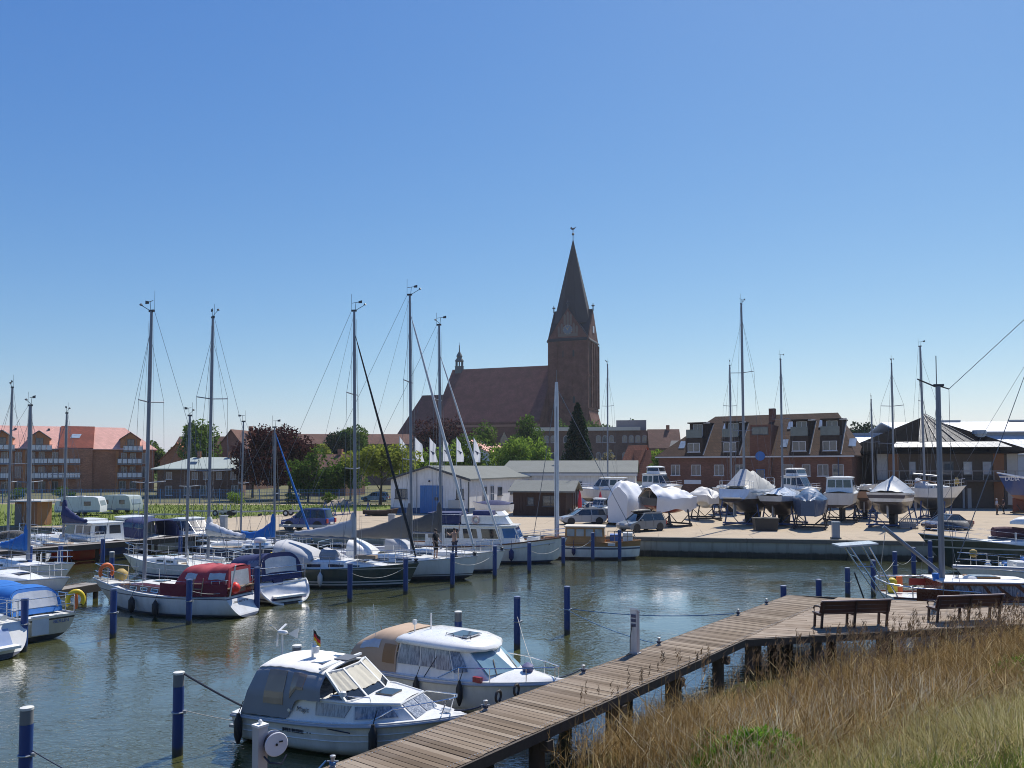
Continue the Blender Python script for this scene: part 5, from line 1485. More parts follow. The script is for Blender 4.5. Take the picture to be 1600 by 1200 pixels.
# F: sloop with navy sprayhood ------------------------------------------------
bow, stern = (-16.1, 40.3), (-9.25, 33.7)
mx, my = loc_x(bow, stern, 325, 1.5)
def navy_tent(t, H, L):
    z = H.zs(.25) + .12; x0, x1 = -L * .42, -L * .17
    def f(u, v):
        a = math.pi * v; hh = 1.12 * (1 - .22 * u); w = (H.hb(.08 + u * .3) - .22)
        c, s_ = math.cos(a), math.sin(a)
        return (x0 + (x1 - x0) * u + .25 * abs(s_) * (1 - u), w * math.copysign(abs(c) ** .45, c) * (1 - .15 * abs(s_)), z + hh * abs(s_) ** .5)
    put('cockpit_tent', MB().fn(f, 0, 1, 0, 1, 14, 18, th=.02), navy, t, 60)
    def back(u, v):
        p0 = f(0, .08 + .84 * v); return (x0 - .02 + .25 * 0 + (p0[0] - x0) * u, p0[1] * (1 - .0 * u), z + (p0[2] - z) * u)
    put('tent_back', MB().fn(back, 0, 1, 0, 1, 6, 12, th=.02), navy, t, 60)
    put('tent_window', MB().fn(back, .3, .86, .22, .78, 4, 6, off=-.032, th=-.010), clearfoil, t)
    for a, b in ((.06, .42),):
        for v0, v1 in ((.09, .2), (.8, .91)): put('tent_window', MB().fn(f, a, b, v0, v1, 5, 3, off=-.032, th=-.010), M('dim_foil', (.10, .12, .2), .3), t)
    put('radar_dome', MB().lathe([(.05, 0), (.24, .03), (.26, .14), (.2, .22), (.02, .25)], 14, (-L * .40, .9, z + 1.6)), gel, t, 50)
    put('radar_pole', MB().tube([(-L * .40, .9, H.fs), (-L * .40, .9, z + 1.62)], .04, 8), alu, t)
    put('swim_bag', MB().box(H.x(0, .9) - .14, H.x(0, .9) + .05, .0, .42, .42, .98), navy, t)
tF, HF, LF, fF = sailboat('white sloop with navy cockpit tent and white scooped transom', bow, stern, 2.9, hull_blue_stripe, .86, 1.12, mast=(mx, zat(497, my)),
    boom=dict(mat=M('white_and_navy_cover', (.55, .56, .58), .8), L=3.4, h0=.5, h1=.22, zoff=1.0), cabin=(-.12, .80, .42), canopy=navy_tent, srake=.75, tw=.80, scoop=True, wind=-1)
rim = MB()
rim.tube([tuple(V(HF.pt(0, 1 - abs(w), 1 if w > 0 else -1)) + V((-.02, 0, 0))) for w in [-1 + i / 12 for i in range(25)] if abs(w) < 1] , .05, 6)
put('transom_rim', rim, gel, tF, 50)

# P: small sloop behind its bow, mast at 288
bow, stern = (-20.4, 43.0), (-14.6, 41.2)
mx, my = loc_x(bow, stern, 291, 1.2)
sailboat('small white sloop with dark blue stripe behind the navy tent sloop', bow, stern, 2.4, hull_blue_stripe, .8, 1.05, mast=(mx, zat(650, my)), boom=None, cabin=(-.1, .8, .34), wind=-.4, r=.075)

# G: dark green yacht ----------------------------------------------------------
bow, stern = (-4.75, 38.7), (-13.2, 40.0)
mx, my = loc_x(bow, stern, 555, 1.5)
def dodger(t, H, L):
    z = H.zs(.4) + .3
    f = arch_fn(-L * .06, -L * .28, 1.05, 1.15, z, z - .1, .12, 1.05, .0, .55, .5)
    put('sprayhood', MB().fn(f, 0, 1, 0, 1, 10, 16, th=.02), palecan, t, 60)
    for v0, v1 in ((.12, .3), (.38, .62), (.7, .88)): put('hood_window', MB().fn(f, .25, .6, v0, v1, 4, 4, off=-.032, th=-.010), clearfoil, t)
    f2 = arch_fn(L * .10, -L * .02, .5, .55, z + .05, z + .1, .02, .5, 0, .6, .6)
    put('hatch_tent', MB().fn(f2, 0, 1, 0, 1, 8, 12, th=.02), palecan, t, 60)
    put('bundle', MB().lathe([(.1, -.5), (.28, -.4), (.3, .3), (.12, .5)], 10, (L * .02, -.3, z + .25), 'x'), greycan, t, 60)
    put('side_screen', MB().fn(lambda u, v: (-L * .32 + L * .12 * u, -(H.hb(.2 + .1 * u) - .1), H.zs(.2) + .05 + (.2 + .7 * u) * v), 0, 1, 0, 1, 4, 3, th=.015), greycan, t)
    put('pilot_box', MB().box(L * .18, L * .30, -.55, -.2, H.zs(.7) + .38, H.zs(.7) + .55), teak, t)
    put('yellow_bag', MB().lathe([(.15, 0), (.2, .1), (.16, .5)], 9, (-L * .36, .5, H.fs)), yellowp, t, 60)
tG, HG, LG, fG = sailboat('dark green yacht with white stripes and grey sail cover', bow, stern, 2.8, hull_green, .94, 1.10, mast=(mx, zat(486, my)),
    boom=dict(mat=palecan, L=3.0, h0=.75, h1=.22, zoff=.95), furl=(M('black_sail_cover', (.02, .022, .026), .8), .07), furl_top=.90, cabin=(-.20, .86, .42), canopy=dodger, brake=.55, srake=-.2,
    windows=((.06, .14), (.2, .34), (.42, .58), (.66, .74)), wind=1, toe=M('rail_grey_green', (.07, .10, .10), .5), fenders=((-.18, -1, gelgrey), (.02, -1, gelgrey)))
# H: grey white yacht
bow, stern = (-1.92, 41.0), (-11.7, 42.6)
mx, my = loc_x(bow, stern, 643, 1.5)
tH, HH, LH, fH = sailboat('grey white yacht with two people on its foredeck', bow, stern, 3.0, hull_grey, .96, 1.18, mast=(mx, zat(461, my)),
    boom=dict(mat=taupe, L=3.9, h0=1.15, h1=.25, zoff=.75, sag=.12), furl=(M('white_furled_sail', (.60, .61, .62), .7), .085), furl_top=.92, cabin=(-.16, .84, .36), brake=.35, srake=-.5, hood=dict(mat=gel, h=.95), wind=1, windows=((.1, .2), (.28, .46), (.54, .7)))
# I: next white yacht
bow, stern = (-.60, 43.9), (-10.1, 45.6)
mx, my = loc_x(bow, stern, 689, 1.5)
tI, HI, LI, fI = sailboat('white yacht with charcoal sail cover lying beside the trawler yacht', bow, stern, 2.9, hull_white, .95, 1.14, mast=(mx, zat(508, my)),
    boom=dict(mat=M('charcoal_cover', (.075, .078, .082), .85, bmp=.3), L=3.4, h0=1.1, h1=.22, zoff=.8), furl=(M('white_furled_sail', (.60, .61, .62), .7), .07), furl_top=.86, cabin=(-.16, .84, .36), brake=.4, srake=-.5, hood=dict(mat=palecan, h=.9), wind=-.4)

# D and E: sterns at the edge of the frame -------------------------------------
bow, stern = (-23.3, 32.1), (-15.45, 26.6)
def blue_tent(t, H, L):
    z = H.zs(.2) + .08; x0, x1 = -L * .45, -L * .02
    def f(u, v):
        a = math.pi * v; hh = .80 * (1 - .12 * u) + .04 * math.sin(u * 9); w = (H.hb(.06 + u * .4) - .15)
        c, s_ = math.cos(a), math.sin(a)
        return (x0 + (x1 - x0) * u + .45 * abs(s_) * (1 - u), w * math.copysign(abs(c) ** .42, c) * (1 - .1 * abs(s_)), z + hh * abs(s_) ** .5)
    put('cockpit_tent', MB().fn(f, 0, 1, 0, 1, 16, 18, th=.02), royal, t, 60)
    def back(u, v):
        p0 = f(0, .06 + .88 * v); return (x0 - .02 + (p0[0] - x0) * u, p0[1], z + (p0[2] - z) * u)
    put('tent_back', MB().fn(back, 0, 1, 0, 1, 6, 12, th=.02), royal, t, 60)
    put('tent_window', MB().fn(back, .22, .88, .15, .85, 4, 6, off=-.032, th=-.010), clearfoil, t)
    for a, b in ((.38, .62),):
        for v0, v1 in ((.08, .18), (.82, .92)): put('tent_window', MB().fn(f, a, b, v0, v1, 5, 3, off=-.032, th=-.010), clearfoil, t)
hull_d = hullmat('hull_cream_dark_bottom', [(.16, antif_d), (.64, (.56, .55, .50)), (.70, (.03, .03, .04)), (9, (.74, .74, .72))])
tD, HD, LD, fD = sailboat('white boat with royal blue cockpit tent and BERLIN on its transom', bow, stern, 2.35, hull_d, .80, .98, mast=None, cabin=(-.05, .85, .4), canopy=blue_tent, srake=-.18, tw=.80, full=.66)
transom_text(tD, HD, 'BERLIN', .16, .58, blue_ink, -.50)
transom_text(tD, HD, 'A  S', .22, .42, blue_ink, .12)
put('transom_panel', MB().box(HD.x(0, .6) - .03, HD.x(0, .6) + .08, -.1, .42, .22, .84), M('pale_blue_panel', (.50, .57, .66), .5), tD)
horseshoe('', '', (-LD * .5 - .05, -1.0, 1.2), 1.3, yellowp, tD)
put('rescue_light', MB().lathe([(.04, -.2), (.07, 0), (.05, .28)], 8, (-LD * .5 - .1, -1.0, 1.1)), orangep, tD)
bow, stern = (-23.4, 28.6), (-15.2, 23.7)
tE, HE, LE, fE = sailboat('white boat with sugar scoop stern cut off by the frame edge', bow, stern, 3.0, hull_white, .95, 1.2, mast=None, cabin=(-.05, .8, .4), srake=.65, tw=.8, scoop=True)
put('transom_panel', MB().fn(lambda u, v: (HE.x(0, .25 + .55 * u) - .01, (v - .5) * 1.3, .25 + .55 * u), 0, 1, 0, 1, 3, 3, off=.01, th=.02), M('blue_grey_well', (.22, .30, .48), .4), tE)

# N: boats at the finger jetty
bow, stern = (-18.7, 33.4), (-27.0, 36.2)
def small_hood(t, H, L):
    z = H.zs(.5) + .25; f = arch_fn(-L * .02, -L * .24, 1.0, 1.1, z, z - .1, .15, .8, 0, .55, .5)
    put('sprayhood', MB().fn(f, 0, 1, 0, 1, 10, 14, th=.02), royal, t, 60)
sailboat('white boat with blue sprayhood behind the finger jetty', bow, stern, 2.7, hull_white, .9, 1.15, mast=None, cabin=(-.05, .86, .42), canopy=small_hood, windows=((.05, .2), (.3, .5)))
bow, stern = (-21.4, 38.7), (-29.5, 41.2)
mx, my = loc_x(bow, stern, 44, 1.2)
sailboat('white yacht with blue sail cover next to the long jetty', bow, stern, 2.6, hull_white, .9, 1.1, mast=(mx, zat(634, my)), boom=dict(mat=royal, L=1.6, h0=.7, h1=.3, zoff=.35), wind=-.5, cabin=(-.1, .8, .36), r=.1)

# M: row beyond the long jetty, sterns towards it -------------------------------
JA, JB = V((-31, 40.2)), V((-19.6, 56.6)); JD = (JB - JA).normalized(); JN = V((-JD.y, JD.x))
def berth(u, L, gap=1.3):
    p = along(JA, JB, u, GZ); s_ = V((p.x, p.y)) + JN * gap
    return tuple(s_ + JN * L), tuple(s_)
bow, stern = berth(72, 7.6)
mx, my = loc_x(bow, stern, 12, 1.4)
sailboat('white yacht showing its rounded transom under the long jetty', bow, stern, 2.7, hull_white, .95, 1.2, mast=(mx, zat(606, my)), wind=.5, cabin=(-.1, .82, .4), srake=.5, tw=.82, hood=dict(mat=M('white_hood', (.6, .61, .62), .6), h=.8))
bow, stern = berth(150, 8.2)
mx, my = loc_x(bow, stern, 99, 1.4)
hull_red = hullmat('hull_red_bottom', [(.72, (.38, .03, .02)), (.8, (.5, .5, .5)), (9, (.16, .04, .04))])
sailboat('yacht with dark mast and navy sail cover and red painted hull', bow, stern, 2.7, hull_red, 1.05, 1.3, mast=(mx, zat(646, my)), boom=dict(mat=navy, L=2.6, h0=.9, h1=.25, zoff=.8), cabin=(-.1, .82, .4), tw=.8, wind=-.6)
bow, stern = (-12.6, 49.4), (-19.2, 50.6)
mx, my = loc_x(bow, stern, 429, 1.2)
tL1, HL1, *_ = sailboat('small sloop with heaped royal blue sail below the blue car', bow, stern, 2.4, hullmat('hull_dark_blue', [(.1, antif_d), (9, (.02, .035, .10))]), .8, 1.0, mast=(mx, zat(668, my)),
    boom=dict(mat=royal, L=2.1, h0=.8, h1=.35, zoff=.25, sag=.25), furl=(royal, .075), furl_top=.95, cabin=(-.1, .8, .3), r=.07, wind=0, spread=((.42, .8),))
bow, stern = (-20.5, 53.5), (-14.6, 52.4)
mx, my = loc_x(bow, stern, 376, 1.2)
sailboat('small sloop with bare thin mast close under the quay', bow, stern, 2.2, hullmat('hull_dark_grey', [(.1, antif_d), (9, (.06, .065, .07))]), .7, .9, mast=(mx, zat(659, my)), boom=None, cabin=(-.1, .8, .3), r=.06, wind=0, spread=((.48, .7),))

# ------------------------------------------------------------------ motor boats
def wheelhouse(t, pts_low, pts_top, z0, z1, mat, winspec, roof=None, over=.12, th=.07, crown_=.08, roofname='roof', pane=None, name='cabin'):
    """pts_low/pts_top: plan outlines (counter-clockwise) at z0 / z1; winspec: {edge: [(u0,u1,v0,v1)]}"""
    n = len(pts_low)
    zl = z0 if hasattr(z0, '__len__') else [z0] * n
    lo = [V((*p, z)) for p, z in zip(pts_low, zl)]; hi = [V((*p, z1)) for p in pts_top]
    mb = MB().add(lo + hi, [(i, (i + 1) % n, (i + 1) % n + n, i + n) for i in range(n)] + [tuple(range(n, 2 * n)), tuple(range(n))[::-1]])
    o = put(name, mb, mat, t)
    for i, ws in winspec.items():
        a, b, c, d = lo[i], lo[(i + 1) % n], hi[(i + 1) % n], hi[i]
        nn = (b - a).cross(d - a).normalized()
        def P(u, v): return (a * (1 - u) + b * u) * (1 - v) + (d * (1 - u) + c * u) * v
        for w in ws:
            u0, u1, v0, v1 = w[:4]; q = [P(u0, v0) + nn * .018, P(u1, v0) + nn * .018, P(u1, v1) + nn * .018, P(u0, v1) + nn * .018]
            if len(w) > 4: q[0 if w[4] < 0 else 1] = P((u0 if w[4] < 0 else u1) + w[4] * -1, v0) + nn * .018
            put('window', MB().quad(*q, .03), pane or dglass, t)
    if roof:
        cx = sum(p[0] for p in pts_top) / n; cy = sum(p[1] for p in pts_top) / n
        ring = []
        for p in pts_top:
            d = V((p[0] - cx, p[1] - cy)); d = d + d.normalized() * over; ring.append((cx + d.x, cy + d.y))
        m = MB(); k = len(ring)
        vs = [(*p, z1 + .004) for p in ring] + [(*p, z1 + th) for p in ring] + [(cx + (p[0] - cx) * .6, cy + (p[1] - cy) * .6, z1 + th + crown_) for p in ring]
        m.add(vs, [(j * k + i, j * k + (i + 1) % k, (j + 1) * k + (i + 1) % k, (j + 1) * k + i) for j in range(2) for i in range(k)] + [tuple(range(2 * k, 3 * k)), tuple(range(k))[::-1]])
        put(roofname, m, roof, t, 40)
    return o
def box_outline(x0, x1, w0, w1, bevel=.0):
    return [(x0, -w0), (x1, -w1), (x1, w1), (x0, w0)]
# A: cabin cruiser with grey canvas at the boardwalk ------------------------------
def cruiser_grey():
    bow, stern = (-1.10, 15.80), (-5.38, 17.52)
    t, L = boat_thing('cabin_cruiser', 'white cabin cruiser with grey canvas tent and two black fenders moored to the boardwalk', 'motor boat', bow, stern, 0, 'cabin cruisers moored to the boardwalk')
    H = Hull(L, 2.0, .66, .92, .35, .93, .5, -.06, chine=True, pw=2.8, sag=.02)
    put('hull', H.shell(26, 14), hullmat('cruiser_hull', [(.04, (.10, .11, .09)), (9, (.74, .73, .70))], grime=.16), t, 35)
    put('deck', H.deck(.01, .0), gel, t, 40)
    put('rubbing_strake', H.rail(.032, .012, -.05), M('grey_strake', (.40, .41, .43), .5), t, 40)
    for w in (.62, .76):
        m = MB()
        for sd in (-1, 1): m.tube([V(H.pt(q / 20, w, sd)) + V((0, sd * .006, 0)) for q in range(0, 18)], .012, 5)
        put('spray_rail', m, gel, t, 40)
    # cabin trunk
    lo = [(-1.0, -.93), (.55, -.90), (1.72, -.50), (1.72, .50), (.55, .90), (-1.0, .93)]
    hi = [(-1.0, -.84), (.5, -.80), (1.32, -.46), (1.32, .46), (.5, .80), (-1.0, .84)]
    wheelhouse(t, lo, hi, [.64, .70, .82, .82, .70, .64], 1.10, gel, {0: [(.44, .97, .36, .90, .10)], 1: [(.03, .78, .30, .88, .0)], 2: [(.06, .47, .12, .90), (.53, .94, .12, .90)]}, pane=curtain)
    top = MB()
    rows = []
    for x, w, z in ((-1.0, .84, 1.10), (-.2, .84, 1.105), (.5, .80, 1.105), (1.0, .60, 1.105), (1.34, .46, 1.10)):
        rows.append([(x, w * k, z + .05 * (1 - k * k)) for k in (-1, -.8, -.5, 0, .5, .8, 1)])
    put('cabin_top', top.rows(rows), gel, t, 50)
    put('top_moulding', MB().tube([(-1.0, -.85, 1.11), (.5, -.81, 1.11), (1.34, -.47, 1.10), (1.34, .47, 1.10), (.5, .81, 1.11), (-1.0, .85, 1.11)], .028, 6), gel, t, 50)
    put('hatch', MB().box(.62, 1.0, -.2, .2, 1.13, 1.185), dglass, t)
    put('grab_rail', MB().tube([(-.1, -.74, 1.12), (-.08, -.74, 1.2), (.75, -.62, 1.2), (.77, -.62, 1.12)], .012, 6), steel, t)
    # windscreen with rolled beige cover
    wl = [(.34, -.80), (.55, -.35), (.55, .35), (.34, .80)]; wt = [(-.22, -.70), (-.08, -.32), (-.08, .32), (-.22, .70)]
    fr = MB(); scr = MB(); cur = MB()
    zl, zt = 1.12, 1.60
    for i in range(3):
        a, b, c, d = V((*wl[i], zl)), V((*wl[i + 1], zl)), V((*wt[i + 1], zt)), V((*wt[i], zt))
        put('windscreen', MB().quad(a, b, c, d, .012), dglass, t)
        q = lambda u, v: (a * (1 - u) + b * u) * (1 - v) + (d * (1 - u) + c * u) * v + V((.03 + .014 * math.sin(u * 17 + v * 5 + i), 0, .01 * math.sin(u * 23)))
        put('windscreen_cover', MB().fn(q, .02, .98, .30 + .05 * (i == 0), .98, 10, 6, th=.012), M('cream_cover', (.50, .47, .38), .8, bmp=.4, bscale=6), t, 60)
    for (p, q) in zip(wl, wt): fr.bar((*p, zl - .02), (*q, zt + .02), .045, .05)
    for r_, z in ((wl, zl), (wt, zt)):
        for i in range(3): fr.bar((*r_[i], z), (*r_[i + 1], z), .05, .05)
    fr.bar((-.5, -.86, 1.12), (.34, -.80, 1.12), .05, .04)
    put('windscreen_frame', fr, gel, t)
    put('helm_wheel', MB().tube([(-.12, -.40 + .17 * math.cos(a), 1.20 + .17 * math.sin(a)) for a in [i * math.pi / 9 for i in range(19)]], .014, 6).bar((-.12, -.57, 1.2), (-.12, -.23, 1.2), .02, .02), blk, t)
    put('mirror', MB().lathe([(.02, -.05), (.06, -.03), (.06, .05), (.02, .07)], 8, (.3, -.86, 1.28)), gel, t)
    # canvas tent
    def tent(u, v):
        x = -2.20 + 2.0 * u + .10 * (1 - u) ** 3
        hw0, hw1 = .94 - .02 * u, .76; z0, z1 = .70 + (.40 if u > .62 else 0) * min(1, (u - .62) / .1 if u > .62 else 0), 1.58 + .06 * math.sin(math.pi * min(1, u * 1.05))
        pts = [(hw0, z0), (hw0 * .985, z0 + (z1 - z0) * .5), (hw1 + .02, z1 - .07), (hw1 * .9, z1), (hw1 * .5, z1 + .05), (0, z1 + .07)]
        pts = pts + [(-a, b) for a, b in pts[-2::-1]]
        q = v * 10; i = int(min(9, math.floor(q))); r = q - i
        y = pts[i][0] * (1 - r) + pts[i + 1][0] * r; z = pts[i][1] * (1 - r) + pts[i + 1][1] * r
        return (x + .32 * (1 - u) ** 4 * (z - .7) , y, z + .006 * math.sin(u * 40 + v * 13))
    put('canvas_tent', MB().fn(tent, 0, 1, 0, 1, 24, 40, th=.015), greycan, t, 50)
    put('tent_roof', MB().fn(tent, .02, 1.0, .27, .73, 24, 20, off=-.036, th=-.03), M('white_roof_canvas', (.72, .71, .68), .7, bmp=.3, bscale=6), t, 50)
    put('tent_back', MB().fn(lambda u, v: (tent(0, .0 + v)[0] - .01, tent(0, v)[1] * 1.0, .62 + (tent(0, v)[2] - .62) * u), 0, 1, 0, 1, 4, 20, th=.012), greycan, t, 50)
    amber = glass('amber_foil', (.30, .20, .125), .18)
    for a, b, name in ((.30, .56, 'tent_window'), (.64, .80, 'tent_window')):
        for v0, v1 in ((.055, .205), (.795, .945)):
            if a > .6: v0, v1 = (v0 + .02, v1) if v0 < .5 else (v0, v1 - .02)
            put(name, MB().fn(tent, a, b, v0, v1, 6, 6, off=-.03, th=-.012), amber, t)
            put('window_binding', MB().tube([V(tent(p, q)) for p, q in ((a, v0), (b, v0), (b, v1), (a, v1), (a, v0))], .016, 5), navy if False else M('dark_binding', (.05, .07, .10), .7), t)
    for u in (.16, .60, .84):
        put('seam', MB().tube([V(tent(u, q)) + V((0, -.012 if q < .5 else .012, 0)) for q in (.0, .06, .12, .19, .25)] if False else [V(tent(u, q)) for q in (.99, .94, .88, .81, .75)], .014, 5), M('dark_binding', (.05, .07, .10), .7), t)
    put('tent_batten', MB().box(-.36, -.30, -.74, .74, 1.66, 1.70), gel, t)
    put('solar_panel', MB().box(-.95, -.50, -.40, .35, 1.685, 1.705), M('solar_cells', (.03, .045, .10), .2, .1, coat=.5), t)
    put('solar_panel', MB().box(-.50, -.15, -.02, .42, 1.70, 1.72), M('grey_mesh_panel', (.12, .13, .15), .5), t)
    put('antenna_mast', MB().tube([(-.95, -.12, 1.6), (-.95, -.12, 2.02)], .03, 8).lathe([(.05, 1.82), (.075, 1.84), (.075, 1.96), (.03, 1.98)], 10, (-.88, -.12, 0)), gel, t)
    fl = put('flag_pole', MB().tube([(-.97, -.05, 1.6), (-.99, -.05, 2.30)], .008, 5), steel, t)
    for i, col in enumerate(((.02, .02, .02), (.55, .02, .02), (.75, .45, .02))):
        put('flag_stripe', MB().fn(lambda u, v: (-.98 + .16 * u + .0 * v, -.05 + .02 * math.sin(u * 7), 2.28 - .07 * (i + v) - .14 * u), 0, 1, 0, 1, 5, 2, th=.003), M('flag%d' % i, col, .8), fl)
    w_ = put('wind_turbine', MB().tube([(-2.25, .55, .6), (-2.25, .55, 2.0)], .02, 6).lathe([(.01, -.14), (.05, -.08), (.05, .1), (.01, .15)], 8, (-2.25, .55, 2.02), 'x'), gel, t)
    for k in range(3):
        a = k * 2.1 + .4; put('blade', MB().bar((-2.37, .55, 2.02), (-2.37, .55 + .32 * math.cos(a), 2.02 + .32 * math.sin(a)), .06, .012), gel, w_)
    put('tail_vane', MB().prism([(-2.1, 2.0), (-1.85, 1.92), (-1.8, 2.16)], .545, .555, 'y'), gel, w_)
    # stern gear
    put('bathing_platform', MB().box(-2.75, -2.3, -.55, .55, .20, .26), galv, t)
    put('outdrive', MB().box(-2.7, -2.35, -.15, .15, -.3, .3).box(-2.62, -2.45, -.1, .1, .3, .42), M('grey_drive', (.25, .26, .28), .5), t)
    put('rail', MB().tube([(-2.3, -.5, .35), (-2.78, -.5, .35), (-2.78, .5, .35), (-2.3, .5, .35)], .018, 6), steel, t)
    fender(t, -2.05, H, -1, blk, .085, .46, .02); fender(t, .98, H, -1, blk, .085, .46, .04)
    # printed marks on the side
    def y(x):
        w = min((abs(H.side(x, q / 40, -1)[2] - .49), q / 40) for q in range(16, 41))[1]; return H.side(x, w, -1)[1] - .012
    bars = MB(); rr = random.Random(3); xx = -1.05
    while xx < -.55:
        w = rr.choice((.012, .02, .012)); bars.box(xx, xx + w, y(xx) - .004, y(xx) + .02, .455, .53); xx += w + rr.choice((.012, .018))
    bars.lathe([(.014, -.004), (.014, .0)], 8, (-.45, y(-.45) + .0, .49), 'y'); bars.lathe([(.014, -.004), (.014, 0)], 8, (-.38, y(-.38), .49), 'y')
    put('registration_mark', bars, ink, t)
    yw = -.905
    lettering('Magic', .13, M('grey_script', (.12, .12, .12), .6), t, (-.62, -.895, .90), (R(90 - 11), 0, R(0)))
    put('vent', MB().box(-.95, -.85, -.92, -.88, .98, 1.06), blk, t)
    put('outlet', MB().lathe([(.035, -.05), (.035, .02)], 10, (-.9, -.92, .88), 'y'), steel, t)
    put('bow_rail', MB().tube([(.9, -.80, .82), (1.3, -.70, 1.06), (2.25, -.18, 1.22), (2.33, 0, 1.22), (2.25, .18, 1.22), (1.3, .70, 1.06), (.9, .80, .82)], .014, 6).tube([(2.1, -.2, .9), (2.2, -.18, 1.2)], .012, 6).tube([(2.1, .2, .9), (2.2, .18, 1.2)], .012, 6), steel, t)
    put('bow_cleat', MB().box(2.0, 2.2, -.03, .03, .93, .97).lathe([(.03, .9), (.03, .95)], 8, (2.1, 0, 0)), steel, t)
    return t
cruiser_grey()

def cruiser_beige():
    bow, stern = (.95, 18.10), (-3.50, 20.98)
    t, L = boat_thing('cabin_cruiser', 'white hardtop cruiser with beige stern canvas and curved roof moored to the boardwalk', 'motor boat', bow, stern, 0, 'cabin cruisers moored to the boardwalk')
    H = Hull(L, 2.1, .74, .96, .35, .93, .5, -.06, chine=True, pw=2.5, sag=.0)
    put('hull', H.shell(26, 14), hullmat('cruiser_hull_white', [(.05, (.10, .11, .09)), (9, (.76, .76, .75))]), t, 35)
    rows = []
    for i in range(25):
        q = i / 24; b = max(.01, H.hb(q) - .02); z = H.zs(q); x = H.x(q, z); c_ = .10 * sm((q - .55) / .2) * (1 - sm((q - .8) / .2))
        rows.append([(x, b * k, z + (.05 + c_) * (1 - k * k)) for k in (-1, -.7, -.35, 0, .35, .7, 1)])
    put('deck', MB().rows(rows), gel, t, 50)
    put('rubbing_strake', H.rail(.03, .012, -.06), M('grey_strake', (.40, .41, .43), .5), t, 40)
    lo = [(-1.3, -.92), (.55, -.90), (1.35, -.70), (1.68, 0), (1.35, .70), (.55, .90), (-1.3, .92)]
    hi = [(-1.2, -.76), (.25, -.74), (.62, -.58), (.82, 0), (.62, .58), (.25, .74), (-1.2, .76)]
    wheelhouse(t, lo, hi, [.72, .80, .92, .98, .92, .80, .72], 1.52, gel, {0: [(.04, .42, .34, .95), (.45, .70, .34, .95), (.73, .985, .30, .95)], 1: [(.02, .5, .25, .95, .0)]}, pane=curtain)
    # two-part windscreen with blue-green glass
    bg_ = glass('blue_green_glass', (.16, .27, .33), .05)
    for i in (2, 3):
        a, b = V((*lo[i], .95)), V((*lo[i + 1], .98 if i == 2 else .93)); d, c = V((*hi[i], 1.5)), V((*hi[i + 1], 1.5))
        nn = (b - a).cross(d - a).normalized() * .02
        P = lambda u, v: (a * (1 - u) + b * u) * (1 - v) + (d * (1 - u) + c * u) * v + nn
        put('windscreen', MB().quad(P(.05, .06), P(.95, .06), P(.95, .96), P(.05, .96), .015), bg_, t)
        put('wiper', MB().bar(P(.3, .05) + nn * .6, P(.62, .5) + nn * .6, .018, .012), blk, t)
    # roof shell with a rounded brow
    ring = [(-1.45, .0), (-1.42, .55), (-1.25, .84), (-.4, .88), (.35, .85), (.78, .66), (1.0, .3), (1.06, 0)]
    ring = [(x, -y) for x, y in ring[:0]] + ring + [(x, -y) for x, y in ring[-2:0:-1]]
    rows = []
    for k, z in ((1.0, 1.47), (1.03, 1.52), (1.0, 1.58), (.90, 1.635), (.62, 1.675), (.25, 1.69)):
        rows.append([(-.2 + (x + .2) * k, y * k, z - .06 * max(0, x - .3)) for x, y in ring])
    m = MB().rows(rows, close=True); m.add(rows[-1], [tuple(range(len(ring)))]); m.add(rows[0], [tuple(range(len(ring)))[::-1]])
    put('roof', m, gel, t, 60)
    put('roof_hatch', MB().box(-.1, .42, -.28, .28, 1.66, 1.70), dglass, t)
    put('roof_hatch_frame', MB().tube([(-.12, -.3, 1.69), (.44, -.3, 1.68), (.44, .3, 1.68), (-.12, .3, 1.69), (-.12, -.3, 1.69)], .016, 6), gelgrey, t)
    for x in (-.15, .35): put('roof_grip', MB().tube([(x, -.34, 1.66), (x + .02, -.34, 1.74), (x + .22, -.34, 1.74), (x + .24, -.34, 1.66)], .01, 5), darkm, t)
    put('antenna', MB().tube([(-.95, .1, 1.66), (-.95, .1, 2.05)], .02, 6), gel, t); put('antenna', MB().tube([(-1.1, -.35, 1.6), (-1.1, -.35, 1.84)], .014, 6).box(-1.14, -1.06, -.39, -.31, 1.84, 1.95), gel, t)
    put('whip_antenna', MB().tube([(-2.0, -.75, 1.2), (-2.1, -.75, 2.3)], .007, 5), gel, t)
    # beige canvas over the cockpit
    def tent(u, v):
        a = math.pi * v; c, s_ = math.cos(a), math.sin(a)
        w = .96 - .04 * u; hh = .70 + .22 * min(1, u * 2.2)
        return (-2.72 + 1.5 * u + .30 * abs(s_) * (1 - u) ** 2, w * math.copysign(abs(c) ** .4, c) * (1 - .14 * abs(s_)), .74 + hh * abs(s_) ** .45 + .006 * math.sin(u * 30 + v * 17))
    put('cockpit_canvas', MB().fn(tent, 0, 1, 0, 1, 16, 24, th=.015), beige, t, 60)
    def back(u, v):
        p = tent(0, .04 + .92 * v); return (-2.73 + (p[0] + 2.72) * u, p[1], .74 + (p[2] - .74) * u)
    put('canvas_back', MB().fn(back, 0, 1, 0, 1, 5, 14, th=.012), beige, t, 60)
    put('canvas_window', MB().fn(back, .25, .8, .18, .82, 4, 6, off=-.032, th=-.010), clearfoil, t)
    for v0, v1 in ((.80, .9), (.10, .20)): put('canvas_window', MB().fn(tent, .18, .62, v0, v1, 5, 4, off=-.032, th=-.010), clearfoil, t)
    put('brown_flap', MB().fn(tent, .72, .97, .84, .985, 4, 6, off=-.02, th=-.02), M('brown_canvas', (.30, .17, .08), .8, bmp=.3), t, 60)
    # rails, red light, fender
    rail = MB()
    pts = []
